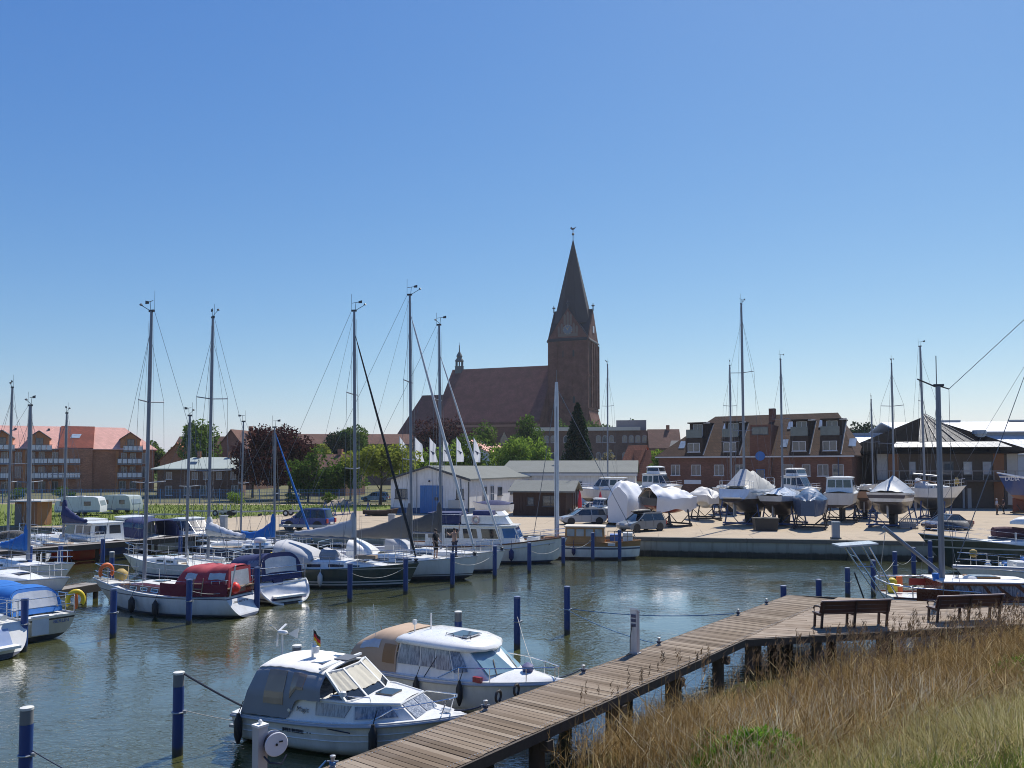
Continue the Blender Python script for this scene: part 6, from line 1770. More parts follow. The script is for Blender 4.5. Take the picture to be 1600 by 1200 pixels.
    for q in (.52, .62, .75, .88, .97): pts.append((H.x(q, .95), -(H.hb(q) - .05), H.zs(q) + (.30 if q > .54 else .04)))
    rail.tube(pts + [(pts[-1][0] + .06, 0, pts[-1][2])] + [(x, -y, z) for x, y, z in pts[::-1]], .013, 6)
    for x, y, z in pts[1:]:
        for sd in (1, -1): rail.tube([(x, y * sd, z - .32), (x, y * sd, z)], .011, 5)
    put('bow_rail', rail, steel, t)
    p = H.side(1.18, 1, -1); put('port_light', MB().box(1.03, 1.25, -.885, -.80, .86, .98), M('red_lamp_case', (.28, .02, .03), .35), t)
    put('waterski_rack', MB().tube([(-.3, -.98, .8), (.02, -.90, 1.3)], .012, 5), darkm, t)
    fender(t, .75, H, -1, blk, .08, .4, .02); fender(t, -.4, H, -1, blk, .08, .4, .02)
    lettering('Bennet', .08, M('grey_script', (.12, .12, .12), .6), t, (-.2, H.side(-.2, .97, -1)[1] - .012, .64), (R(86), 0, 0)) if False else None
    put('name_script', MB().box(-.45, -.12, H.side(-.3, .9, -1)[1] - .006, H.side(-.3, .9, -1)[1] + .02, .60, .62), ink, t) if False else None
    put('flag_staff', MB().tube([(-2.6, .4, .8), (-2.9, .4, 1.5)], .014, 5), teak, t)
    put('bow_bag', MB().lathe([(.02, -.12), (.12, -.08), (.14, .05), (.03, .12)], 8, (1.95, .0, 1.12)), M('blue_bag', (.08, .09, .2), .7), t, 60)
cruiser_beige()

# J: trawler yacht ------------------------------------------------------------
def trawler():
    bow, stern = (3.0, 48.2), (-6.4, 49.9)
    t, L = boat_thing('trawler_yacht', 'white trawler yacht with flybridge and blue windscreen', 'motor yacht', bow, stern)
    H = Hull(L, 3.0, 1.0, 1.55, .5, .86, .7, -.1, full=.5, pw=2.6, sag=.15)
    put('hull', H.shell(), hullmat('trawler_hull', [(.06, antif_d), (.14, (.03, .04, .10)), (9, (.77, .77, .75))]), t, 50)
    put('deck', H.deck(.02, .25), deckm, t); put('cap_rail', H.rail(.045, .0, .0), M('rail_brown', (.20, .09, .04), .4), t, 40)
    m = MB()
    for sd in (-1, 1): m.tube([(H.x(q / 20, 1), sd * (H.hb(q / 20) + .015), H.zs(q / 20) - .28) for q in range(0, 20)], .03, 5)
    put('rubbing_strake', m, gelgrey, t)
    lo = [(-3.4, -1.15), (1.5, -1.12), (2.5, -.75), (2.5, .75), (1.5, 1.12), (-3.4, 1.15)]
    hi = [(-3.4, -1.08), (1.2, -1.05), (2.0, -.7), (2.0, .7), (1.2, 1.05), (-3.4, 1.08)]
    ws = {0: [(.04, .22, .42, .88), (.26, .44, .42, .88), (.50, .68, .42, .88), (.74, .97, .42, .88)], 1: [(.08, .92, .45, .92)], 2: [(.04, .33, .45, .92), (.36, .64, .45, .92), (.67, .96, .45, .92)]}
    wheelhouse(t, lo, hi, .95, 2.15, gel, {0: ws[0]}, gel, .15, .08, .03)
    bl = glass('deep_blue_glass', (.03, .10, .25), .08)
    wheelhouse(t, [(a, b * 1.004) for a, b in lo[1:5]], hi[1:5], .96, 2.14, gel, {0: ws[1], 1: ws[2], 2: ws[1]}, pane=bl, name='cabin_front')
    fb = [(-1.2, -.95), (1.0, -.92), (1.7, -.5), (1.7, .5), (1.0, .92), (-1.2, .95)]; ft = [(-1.2, -.98), (.85, -.95), (1.35, -.5), (1.35, .5), (.85, .95), (-1.2, .98)]
    wheelhouse(t, fb, ft, 2.28, 2.78, gel, {}, None, name='flybridge')
    put('flybridge_screen', MB().quad((1.1, -.9, 2.8), (1.45, -.5, 2.8), (1.2, -.5, 3.05), (.9, -.88, 3.05), .015).quad((1.45, -.5, 2.8), (1.45, .5, 2.8), (1.2, .5, 3.05), (1.2, -.5, 3.05), .015), M('white_screen_cover', (.74, .75, .76), .6), t)
    put('navy_cover', MB().box(-3.3, -1.3, -1.0, 1.0, 2.3, 2.95), navy, t); put('console_cover', MB().box(-.6, .6, -.5, .5, 2.78, 3.05), navy, t)
    put('flybridge_rail', MB().tube([(-3.3, -1.05, 2.25), (-3.3, -1.05, 2.85), (-1.2, -1.05, 2.85)], .02, 6).tube([(-3.3, 1.05, 2.25), (-3.3, 1.05, 2.85), (-1.2, 1.05, 2.85)], .02, 6), steel, t)
    ring_buoy(t, (-.3, -1.02, 2.55), M('buoy_white_pink', (.6, .45, .42), .6), .2, .06)
    put('mast', MB().tube([(-1.3, 0, 2.2), (-1.5, 0, 5.0)], .05, 8), alu, t)
    pulpit(t, H, True, .5, t0=.72); fender(t, 1.9, H, -1, navy, .15, .55, .35); fender(t, -.4, H, -1, navy, .15, .5, .35)
    put('anchor_pocket', MB().lathe([(.10, -.04), (.10, .02)], 10, (L * .42, H.side(L * .42, .8, -1)[1] - .01, 1.15), 'y'), darkm, t)
    put('foredeck_box', MB().box(2.7, 3.4, -.4, .4, 1.2, 1.5), gel, t)
trawler()

# K: varnished cutter against the quay ------------------------------------------
def wooden_cutter():
    bow, stern = (8.0, 50.3), (1.2, 51.4)
    t, L = boat_thing('wooden_cutter', 'white hulled cutter with varnished wheelhouse lying at the quay', 'motor boat', bow, stern)
    H = Hull(L, 2.3, .95, 1.15, .5, .8, .12, .0, full=.55, pw=4, sag=.05)
    put('hull', H.shell(), hullmat('cutter_hull', [(.12, (.05, .03, .035)), (.60, (.78, .78, .77)), (.70, (.03, .06, .14)), (.78, (.78, .78, .77)), (9, (.34, .17, .06))]), t, 50)
    put('deck', H.deck(.02, .12), teak, t); put('cap_rail', H.rail(.04), oak, t, 40)
    lo = [(-1.2, -.85), (1.3, -.85), (1.3, .85), (-1.2, .85)]; hi = [(-1.15, -.8), (1.25, -.8), (1.25, .8), (-1.15, .8)]
    wheelhouse(t, lo, hi, .85, 1.95, oak, {0: [(.05, .24, .5, .9), (.29, .48, .5, .9), (.53, .72, .5, .9), (.77, .95, .5, .9)], 1: [(.1, .45, .5, .9), (.55, .9, .5, .9)]}, M('cream_roof', (.55, .50, .42), .7), .1, .07, .03, pane=glass('pale_glass', (.25, .30, .32), .1))
    put('wheelhouse_band', MB().box(-1.24, 1.34, -.875, .875, 1.30, 1.37), oak, t)
    put('fore_cabin', MB().box(-2.6, -1.25, -.6, .6, .9, 1.25), oak, t)
    mx, my = loc_x(bow, stern, 870, 1.5)
    put('mast', MB().tube([(mx, 0, .9), (mx, 0, zat(625, my)), (mx, 0, zat(597, my))], [.155, .14, .10], 10), M('white_mast', (.60, .62, .65), .5), t, 40)
    put('antenna', MB().tube([(mx, 0, zat(600, my)), (mx, 0, zat(578, my))], .015, 5), wire, t)
    stays(t, [((L * .47, 0, 1.2), (mx, 0, zat(605, my))), ((-L * .48, 0, 1), (mx, 0, zat(605, my))), ((mx, -1, 1), (mx, 0, zat(605, my))), ((mx, 1, 1), (mx, 0, zat(605, my)))], .02)
    put('deck_gear', MB().box(1.6, 2.2, -.5, .4, 1.1, 1.5), M('blue_crate', (.05, .14, .4), .6), t); put('deck_locker', MB().box(2.4, 3.0, -.5, .5, 1.1, 1.6), gel, t)
    m = MB()
    for i in range(5): m.tube([(1.5 + .4 * i, -.95, 1.1), (1.5 + .4 * i, -.95, 1.75)], .02, 5)
    m.tube([(1.5, -.95, 1.75), (3.1, -.95, 1.75)], .02, 5).tube([(1.5, -.95, 1.45), (3.1, -.95, 1.45)], .02, 5); put('rail', m, teak, t)
    put('name_plate', MB().box(1.5, 1.95, -1.14, -1.08, .85, 1.02), M('pale_plate', (.6, .6, .58), .6), t)
    fender(t, -.6, H, -1, navy, .12, .4, .2)
wooden_cutter()

def express(label, bow, stern, B, hull, canv, cab_h=1.0, z=0, cat='motor boat', dark=True, L0=.0, fs=.95, fb=1.25, aft=True, name='motor_boat', group=None):
    t, L = boat_thing(name, label, cat, bow, stern, z, group)
    H = Hull(L, B, fs, fb, .4, .92, .6, -.1, chine=True, pw=2.4, sag=.02)
    put('hull', H.shell(), hull, t, 40); put('deck', H.deck(.01, .0, camber=.14), gel, t, 50); put('rubbing_strake', H.rail(.035, .01, -.05), gelgrey, t)
    w = B * .42
    lo = [(-L * .12, -w), (L * .08, -w), (L * .24, -w * .55), (L * .24, w * .55), (L * .08, w), (-L * .12, w)]
    hi = [(-L * .12, -w * .86), (L * .01, -w * .84), (L * .07, -w * .6), (L * .07, w * .6), (L * .01, w * .84), (-L * .12, w * .86)]
    wheelhouse(t, lo, hi, fs + .1, fs + .1 + cab_h, gel, {0: [(.06, .94, .3, .9)], 1: [(.06, .94, .25, .92)], 2: [(.04, .48, .2, .92), (.52, .96, .2, .92)], 4: [(.06, .94, .3, .9)], 3: [(.06, .94, .25, .92)]}, gel, .12, .08, .06)
    if aft:
        def tent(u, v):
            a = math.pi * v; c, s_ = math.cos(a), math.sin(a)
            return (-L * .46 + L * .34 * u + .25 * abs(s_) * (1 - u), (w + .05) * math.copysign(abs(c) ** .4, c) * (1 - .12 * abs(s_)), fs + (cab_h + .1) * (.92 + .1 * u) * abs(s_) ** .45)
        put('cockpit_tent', MB().fn(tent, 0, 1, 0, 1, 12, 18, th=.02), canv, t, 60)
        for a, b in ((.08, .45), (.52, .92)):
            for v0, v1 in ((.09, .21), (.79, .91)): put('tent_window', MB().fn(tent, a, b, v0, v1, 4, 3, off=-.032, th=-.010), dglass if dark else clearfoil, t)
    pulpit(t, H, True, .45, t0=.62)
    return t, H, L
bow, stern = berth(198, 7.8)
tM2, HM2, LM2 = express('white cabin boat with dark blue hull behind the long jetty', bow, stern, 2.7, hullmat('hull_blue_white', [(.15, antif_d), (.85, (.02, .05, .18)), (9, (.74, .74, .73))]), navy, 1.15, aft=False)
wheelhouse(tM2, box_outline(-3.0, -.9, 1.1, 1.1), box_outline(-2.95, -.9, 1.0, 1.0), 1.0, 2.1, gel, {0: [(.08, .44, .4, .88), (.54, .92, .4, .88)], 3: [(.1, .45, .4, .88), (.55, .9, .4, .88)], 2: [(.08, .44, .4, .88), (.54, .92, .4, .88)]}, gel, .1, .07, .04, name='aft_cabin')
bow, stern = berth(276, 8.4)
express('white express cruiser with navy cockpit tent and clear windows behind the long jetty', bow, stern, 2.9, hull_white, navy, 1.15)
bow, stern = (-19.6, 54.6), (-25.2, 58.4)
express('white sports boat with pointed hardtop at the corner of the quay', tuple(V(bow) + V((-.3, 0))), stern, 2.5, hull_white, navy, 1.0)

# ------------------------------------------------------------------ boats at the platform side
def mahogany_yacht():
    bow, stern = (23.6, 29.9), (14.3, 30.9)
    t, L = boat_thing('motor_sailer', 'motor sailer with varnished cabin, solar gantry and stout mast beside the platform', 'sailing boat', bow, stern)
    H = Hull(L, 2.6, .85, 1.2, .5, .7, .6, .0, full=.55, sag=.12)
    put('hull', H.shell(), hullmat('hull_white_red', [(.08, antif_d), (9, (.74, .74, .72))]), t, 50); put('deck', H.deck(), gel, t, 40); put('toe_rail', H.rail(.035), mahog, t)
    x0 = loc_x(bow, stern, 1459, 1.3)[0]
    lo = [(x0, -1.0), (x0 + 3.3, -1.0), (x0 + 4.4, -.7), (x0 + 4.4, .7), (x0 + 3.3, 1.0), (x0, 1.0)]; hi = [(x0, -.92), (x0 + 2.55, -.92), (x0 + 3.2, -.66), (x0 + 3.2, .66), (x0 + 2.55, .92), (x0, .92)]
    wheelhouse(t, lo, hi, .8, 1.42, mahog, {0: [(.12, .30, .28, .86), (.34, .50, .28, .86), (.55, .68, .28, .86), (.72, .93, .28, .86, -.04)], 1: [(.06, .94, .12, .92)], 2: [(.05, .48, .12, .92), (.52, .95, .12, .92)], 3: [(.06, .94, .12, .92)]}, M('white_cabin_roof', (.72, .71, .69), .5), .10, .06, .05, pane=curtain)
    put('roof_edge', MB().box(x0 - .1, x0 + 2.6, -1.03, -.99, 1.36, 1.43), mahog, t)
    h_ = put('skylight', MB().box(x0 + 1.15, x0 + 2.2, -.45, .25, 1.50, 1.60), oak, t); put('skylight_glass', MB().box(x0 + 1.25, x0 + 2.1, -.36, .16, 1.60, 1.615), glass('sky_glass', (.3, .36, .42), .1), h_)
    mx, my = loc_x(bow, stern, 1472, 1.4)
    zt = zat(604, my)
    put('mast', MB().tube([(mx, 0, 1.45), (mx, 0, zt)], [.11, .09], 12), alu, t, 40)
    put('masthead', MB().box(mx - .16, mx + .2, -.07, .07, zt, zt + .09).tube([(mx - .1, 0, zt), (mx - .75, 0, zt + .3)], .03, 5).tube([(mx + .1, 0, zt), (mx + .4, 0, zt - .1)], .025, 5), darkm, t)
    put('antenna', MB().tube([(mx - .05, 0, zt), (mx - .05, 0, zat(556, my))], .018, 5), wire, t)
    put('triatic_stay', MB().tube([(mx + .4, 0, zt - .1), (mx + 4.6, -.1, zt + 3.9)], .012, 4), wire, t)
    stays(t, [((mx + .4, 0, zt - .1), (mx + .5, .2, 1.5)), ((mx - .7, 0, zt + .3), (mx + .3, -1.0, 1.0)), ((mx, 0, zt), (mx - .4, 1.1, .95)), ((mx, 0, zt), (mx - .4, -1.1, .95))], .009)
    gx = loc_x(bow, stern, 1382, 2.5)[0]
    put('boom', MB().tube([(mx - .1, 0, 1.72), (gx, .1, zat(824, my))], .075, 8), alu, t, 40)
    stays(t, [((gx + .1, .1, zat(824, my)), (gx - .25, .1, .9))], .014, 'mainsheet', rope_w)
    put('lower_boom', MB().tube([(mx + .3, -.2, 1.95), (mx + 4.6, -.2, 1.85)], .07, 8), alu, t, 40)
    put('mast_winch', MB().lathe([(.1, 1.4), (.07, 1.5), (.09, 1.62)], 8, (mx + .45, -.2, 0)), steel, t); put('bucket', MB().lathe([(.10, 1.42), (.14, 1.7)], 10, (mx - .35, -.3, 0)), royal, t); put('roof_horn', MB().lathe([(.22, 1.42), (.25, 1.56), (.18, 1.62), (.05, 1.64)], 12, (mx + .85, -.35, 0)), gel, t)
    # stern rail with gantry
    sx = loc_x(bow, stern, 1373, 1.5)[0]; zr = zat(908, 30.2)
    put('pushpit', MB().tube([(mx - .2, .9, zr), (sx + .3, .8, zr), (sx, .45, zr), (sx - .02, 0, zr - .04), (sx + .15, -.6, zr - .12), (sx + 1.0, -.95, zr - .22), (mx + .9, -1.1, zr - .32)], .035, 8), steel, t, 50)
    p_ = MB()
    for x, y in ((sx + .05, .5), (sx + .1, -.5), (sx + .9, -.92), (sx + .9, .85), (sx + 1.9, -1.0)): p_.tube([(x, y, .8), (x, y, zr - .12)], .022, 6)
    put('rail_stanchion', p_, steel, t)
    put('dodger_board', MB().quad((sx + 1.0, -1.03, zr - .68), (mx + .1, -1.05, zr - .72), (mx + .2, -1.05, zr - .28), (sx + 1.0, -1.03, zr - .22), .03), mahog, t)
    put('dodger_board', MB().box(sx + 1.4, mx - .1, .8, .84, zr - .35, zr - .08), M('red_varnish', (.26, .04, .03), .35), t)
    put('life_jacket', MB().lathe([(.1, 0), (.2, .1), (.18, .5), (.08, .6)], 8, (sx + .65, .45, .8)), yellowp, t, 60); put('towel', MB().box(sx + .85, sx + 1.05, .5, .6, .85, 1.45), orangep, t)
    ga = loc_x(bow, stern, 1338, 2)[0]; zg = zat(853, 31.0)
    g = MB()
    for y in (-.45, .45):
        g.tube([(sx + .05, y, .75), (ga - .35, y, zg)], .03, 6).tube([(sx + .55, y, .75), (ga + .35, y, zg)], .03, 6).tube([(ga - .1 , y, zg - .75), (ga + .5, y, zg - .75)], .02, 5)
    for k in (.45, .8): g.tube([(sx + .05 + (ga - .35 - sx - .05) * k, -.45, .75 + (zg - .75) * k), (sx + .05 + (ga - .35 - sx - .05) * k, .45, .75 + (zg - .75) * k)], .02, 5)
    put('gantry', g, steel, t)
    put('solar_panel', MB().add([(ga - .75, -.55, zg - .02), (ga + .65, -.55, zg + .1), (ga + .65, .55, zg + .1), (ga - .75, .55, zg - .02), (ga - .75, -.55, zg + .04), (ga + .65, -.55, zg + .16), (ga + .65, .55, zg + .16), (ga - .75, .55, zg + .04)], [(3, 2, 1, 0), (4, 5, 6, 7), (0, 1, 5, 4), (1, 2, 6, 5), (2, 3, 7, 6), (3, 0, 4, 7)]), M('pale_solar_panel', (.5, .54, .56), .25), t)
    put('rudder_pole', MB().tube([(sx - .35, -.3, -.2), (ga - .2, -.4, 1.7)], .03, 6), darkm, t)
mahogany_yacht()
bow, stern = (23.2, 44.2), (36, 42.8)
mx, my = loc_x(bow, stern, 1688, 1.5)
def r2x(t, H, L):
    put('bow_rail_cover', MB().fn(lambda u, v: (L * .46 - 1.2 * u, (-1 + 2 * v) * (.15 + .5 * u), H.fb + .3 + .4 * math.sin(math.pi * v)), 0, 1, 0, 1, 6, 8, th=.02), M('dark_bow_cover', (.06, .065, .075), .7), t, 60)
    def f(u, v):
        a = 2 * math.pi * v; return (L * .26 - L * .4 * u, .30 * math.cos(a) * (1 - .3 * u), 2.15 + (.28 + .06 * math.sin(u * 11)) * math.sin(a) * (1 - .2 * u))
    put('sail_cover', closed(MB(), f, 16, 10), M('maroon_cover', (.075, .028, .04), .85, bmp=.3), t, 60)
    put('boom', MB().tube([(L * .28, 0, 1.86), (-L * .2, 0, 1.86)], .09, 8), alu, t)
    put('gallows', MB().bar((L * .2, -.8, 1.2), (L * .2, -.8, 2.2), .07, .07).bar((L * .2, .8, 1.2), (L * .2, .8, 2.2), .07, .07), gelgrey, t)
    def dn(u, v):
        a = math.pi * v; w = .65 * (1 - abs(2 * u - 1) ** 3); return (L * .20 - 3.4 * u, w * math.cos(a) + .2, 2.62 + .45 * math.sin(a) * (1 - abs(2 * u - 1) ** 4 * .7))
    put('dinghy', closed(MB(), dn, 14, 10), gel, t, 60)
sailboat('dark green yacht with high bow and maroon sail cover beyond the motor sailer', bow, stern, 3.6, hullmat('hull_deep_green', [(.1, antif_d), (1.3, (.016, .035, .028)), (1.36, (.5, .5, .48)), (1.7, (.016, .035, .028)), (1.76, (.55, .55, .53)), (9, (.014, .03, .025))], coat=.5), 1.2, 2.05,
    mast=(mx, 17.0), boom=None, cabin=(-.2, .8, .5), canopy=r2x, brake=1.6, wind=0, r=.12)
bow, stern = (20.9, 37.2), (31.0, 35.6)
mx, my = loc_x(bow, stern, 1640, 1.5)
def r3x(t, H, L):
    z = H.zs(.5) + .3; f = arch_fn(-L * .02, -L * .2, 1.0, 1.15, z, z - .1, .15, 1.2, 0, .55, .5)
    put('sprayhood', MB().fn(f, 0, 1, 0, 1, 10, 14, th=.02), M('black_canvas', (.018, .02, .03), .85, bmp=.3), t, 60)
    put('cargo_bundle', MB().box(L * .1, L * .24, -.6, .6, z - .2, z + .35), royal, t); put('cargo_bundle', MB().box(L * -.1, L * .3, -1.1, -.7, H.zs(.5), H.zs(.5) + .35), royal, t)
    put('flopper_bag', MB().lathe([(.08, 0), (.17, .1), (.15, .3), (.05, .36)], 9, (L * .46, 0, H.fb + .4)), M('ochre_bag', (.42, .3, .1), .8), t, 60)
    put('windlass', MB().lathe([(.14, 0), (.14, .1), (.08, .15), (.12, .28)], 10, (L * .40, 0, H.fb)), steel, t)
    for x, y in ((.36, .5), (.33, -.45), (.3, .3), (.28, -.6), (.24, .6)): put('winch', MB().lathe([(.08, 0), (.06, .1), (.08, .2)], 8, (L * x, y, H.fb - .05)), steel, t)
    put('deck_box', MB().box(L * .2, L * .3, -.5, .5, H.fb - .1, H.fb + .25), gel, t)
sailboat('white yacht with black sprayhood and blue bundles beyond the motor sailer', bow, stern, 2.8, hull_white, .95, 1.15, mast=(mx, 13.5), boom=None, furl=(wire, .022), cabin=(-.2, .8, .4), canopy=r3x, wind=0)

# ------------------------------------------------------------------ boats stored in the yard
def cradle(p, rz, L, h, w=1.5, blue=False):
    t = thing('boat_cradle', 'steel cradle', 'boat cradle', (p[0], p[1], GZ), rz, 'steel cradles under the stored boats')
    mt = M('blue_steel', (.03, .07, .2), .6, .3) if blue else M('rusty_steel', (.06, .055, .06), .7, .4, var=.3)
    for y in (-w * .6, w * .6): put('base_beam', MB().box(-L * .3, L * .3, y - .06, y + .06, .02, .14), mt, t)
    for x in (-L * .24, L * .24):
        put('cross_beam', MB().box(x - .06, x + .06, -w * .7, w * .7, .15, .27), mt, t)
        for sd in (-1, 1):
            put('post', MB().bar((x, sd * w * .62, .25), (x, sd * w * .50, h), .09, .09), mt, t)
            put('brace', MB().bar((x, sd * w * .15, .27), (x, sd * w * .55, h * .7), .05, .05), mt, t)
    return t
def yardboat(label, bow, stern, B, hull, z=1.85, crl=None, **k):
    k.setdefault('draft', .95)
    t, H, L, f = sailboat(label, bow, stern, B, hull, z=GZ + z, keel=False, group='boats stored on the quay', **k)
    kb = -z + .03
    put('keel', MB().prism([(-L * .16, -.6), (L * .18, -.6), (L * .12, kb), (-L * .10, kb)], -.2, .2, 'y'), M('keel_antifouling', antif_d, .8), t)
    put('rudder', MB().prism([(-L * .45, .1), (-L * .39, .0), (-L * .40, -1.05), (-L * .445, -1.05)], -.05, .05, 'y'), M('rudder_white', (.35, .36, .37), .6), t)
    bow, stern = V(bow), V(stern); d = bow - stern; m = (bow + stern) / 2
    c = cradle((m.x, m.y), math.atan2(d.y, d.x), L, z - .18, B * .8, bool(crl))
    c['label'] = crl or 'steel cradle carrying the ' + ' '.join(label.split()[:5])
    return t, H, L, f
def at(u, d, z=GZ): p = dp(u, 735, d); return (p.x, p.y)
def tent_cover(mat, x0, x1, h, pk=.3, drop=.25, clear=False, name='tarpaulin'):
    def go(t, H, L):
        def f(u, v):
            x = L * (x0 + (x1 - x0) * u); q = min(.99, max(.01, H.t_of(x))); b = H.hb(q) + .03; zs = H.zs(q)
            rg = h * (1 - abs(u - pk) / (pk if u < pk else 1 - pk)) ** .8 + .15
            k = abs(2 * v - 1); y = b * (2 * v - 1)
            zz = zs - drop * k ** 6 + rg * (1 - k) ** .85 * (1 + .1 * math.sin(u * 19 + v * 7)) + .03 * math.sin(u * 41 + v * 23)
            return (x, -y, zz)
        put(name, MB().fn(f, 0, 1, 0, 1, 18, 18, th=.015), mat, t, 40)
    return go
# 4: white yacht with sand-grey tent, tall mast
s4, b4 = at(1142, 60.5), at(1205, 66.5)
mx, my = loc_x(b4, s4, 1163, 4)
t4, H4, L4, f4 = yardboat('white yacht with tallest yard mast on a cradle under a sand coloured tent', b4, s4, 2.9, hullmat('yard_white_dark', [(.20, (.035, .025, .022)), (9, (.74, .75, .75))]), 1.95, crl='steel cradle under the white yacht with the tallest yard mast', fs=.95, fb=1.15,
    mast=(mx, zat(476, my)), srake=.6, scoop=True, tw=.85, cabin=(-.1, .8, .4), canopy=tent_cover(M('sand_tarpaulin', (.42, .41, .37), .6, bmp=.5, bscale=3), -.40, .42, 1.5, .34), wind=.6, lines=False, r=.1, spread=((.30, .8), (.62, 1.0)))
put('tent_window', MB().quad((-L4 * .41, -.75, 1.15), (-L4 * .41, .75, 1.15), (-L4 * .2, .25, 2.45), (-L4 * .2, -.25, 2.45), .01), greytarp, t4)
# 5: small yacht with wooden mast
s5, b5 = at(1204, 60.5), at(1243, 65.5)
mx, my = loc_x(b5, s5, 1223, 4)
yardboat('small white yacht on a cradle under milky foil with a red brown mast', b5, s5, 2.5, hullmat('yard_white_brown', [(.22, (.05, .028, .022)), (9, (.72, .73, .74))]), 1.75, crl='steel cradle under the small yacht with the red brown mast', fs=.65, fb=.85, mast=(mx, zat(562, my)),
    cabin=(-.1, .8, .3), canopy=tent_cover(clearfoil, -.46, .44, .55, .4, .05), wind=0, lines=False, pul=False, r=.085, spread=((.55, .7),), backstay=False)
bpy.data.objects['mast.%03d' % (len([o for o in bpy.data.objects if o.name.split('.')[0] == 'mast']) - 1)] if False else None
# 9: yacht with dark blue band
s9, b9 = at(1384, 58.5), at(1404, 65.0)
mx, my = loc_x(b9, s9, 1397, 4)
t9, H9, L9, f9 = yardboat('white yacht with dark blue band under a silver grey tarpaulin near the quay edge', b9, s9, 3.0, hullmat('yard_white_blueband', [(.12, (.04, .03, .03)), (.38, (.72, .73, .74)), (.62, (.025, .03, .07)), (9, (.72, .73, .74))]), 1.9, crl='blue steel cradle under the yacht with the dark blue band', fs=.80, fb=.95,
    mast=(mx, zat(569, my)), cabin=(-.1, .8, .35), canopy=tent_cover(greytarp, -.47, .46, 1.15, .45, .1), wind=-.5, lines=False, pul=False, tw=.86)
# 10: yacht seen from the side on a trailer
s10, b10 = at(1424, 72.5), at(1500, 70.0)
mx, my = loc_x(b10, s10, 1445, 4)
def arch10(t, H, L):
    put('arch_rail', MB().tube([(-L * .48, -.9, .9)] + [(-L * .48 + L * .62 * i / 8, -.9, .9 + .75 * math.sin(math.pi * (i + 1) / 10)) for i in range(9)], .05, 6), oak, t)
    put('spray_dodger', MB().fn(arch_fn(-L * .05, -L * .38, .9, 1.0, .85, .85, .3, 1.0, 0, .55), 0, 1, 0, 1, 8, 12, th=.02), palecan, t, 60)
    put('flag_bundle', MB().lathe([(.1, 0), (.22, .15), (.1, .6)], 8, (L * .43, 0, 1.3)), M('ochre_bag', (.42, .3, .1), .8), t, 60)
    put('boom', MB().tube([(-L * .46, 0, 2.2), (L * .06, 0, 2.0)], .08, 8), alu, t)
yardboat('white yacht with brown cockpit arch on a trailer beside the clubhouse', b10, s10, 2.9, hull_white, 1.75, crl='dark trailer frame under the yacht with the brown arch', fs=1.0, fb=1.2, mast=(mx, zat(541, my)), cabin=(-.15, .8, .4), canopy=arch10, wind=0, r=.1, spread=((.3, .8), (.6, .7)))
# 8: small dark boat
s8, b8 = at(1349, 68.0), at(1352, 73)
yardboat('small boat with black cover and rust coloured hull between two stored boats', b8, s8, 1.8, hullmat('yard_rust', [(.2, (.05, .03, .03)), (9, (.40, .24, .17))]), 1.75, crl='steel cradle under the small boat with black cover', fs=.75, fb=.85, cabin=(-.1, .8, .3), canopy=tent_cover(M('black_canvas', (.018, .02, .03), .85, bmp=.3), -.49, .4, .35, .4, .25), pul=False)
# a mast of its own: bare thin pole lying against boats -> belongs to a boat hidden behind
b_, s_ = at(1372, 80), at(1352, 84)
mx, my = loc_x(b_, s_, 1364, 4)
yardboat('yacht with thin dark mast mostly hidden by the boat with blue band', b_, s_, 2.4, hull_white, 1.6, crl='steel cradle under the hidden yacht with thin dark mast', mast=(mx, zat(625, my)), cabin=(-.1, .8, .3), wind=0, r=.08, lines=False, pul=False)
b_, s_ = at(1150, 75), at(1128, 79)
mx, my = loc_x(b_, s_, 1143, 4)
yardboat('yacht with thin grey mast mostly hidden behind the sand coloured tent', b_, s_, 2.4, hull_white, 1.6, crl='steel cradle under the hidden yacht with thin grey mast', mast=(mx, zat(571, my)), cabin=(-.1, .8, .3), wind=0, r=.08, lines=False, pul=False)
b_, s_ = at(938, 82), at(964, 88)
mx, my = loc_x(b_, s_, 949.5, 4)
yardboat('yacht with slim mast hidden behind the wrapped boats', b_, s_, 2.4, hull_white, 1.3, crl='steel cradle under the hidden yacht with slim mast', mast=(mx, zat(570, my)), cabin=(-.1, .8, .3), wind=.6, r=.085, lines=False, pul=False, windows=())

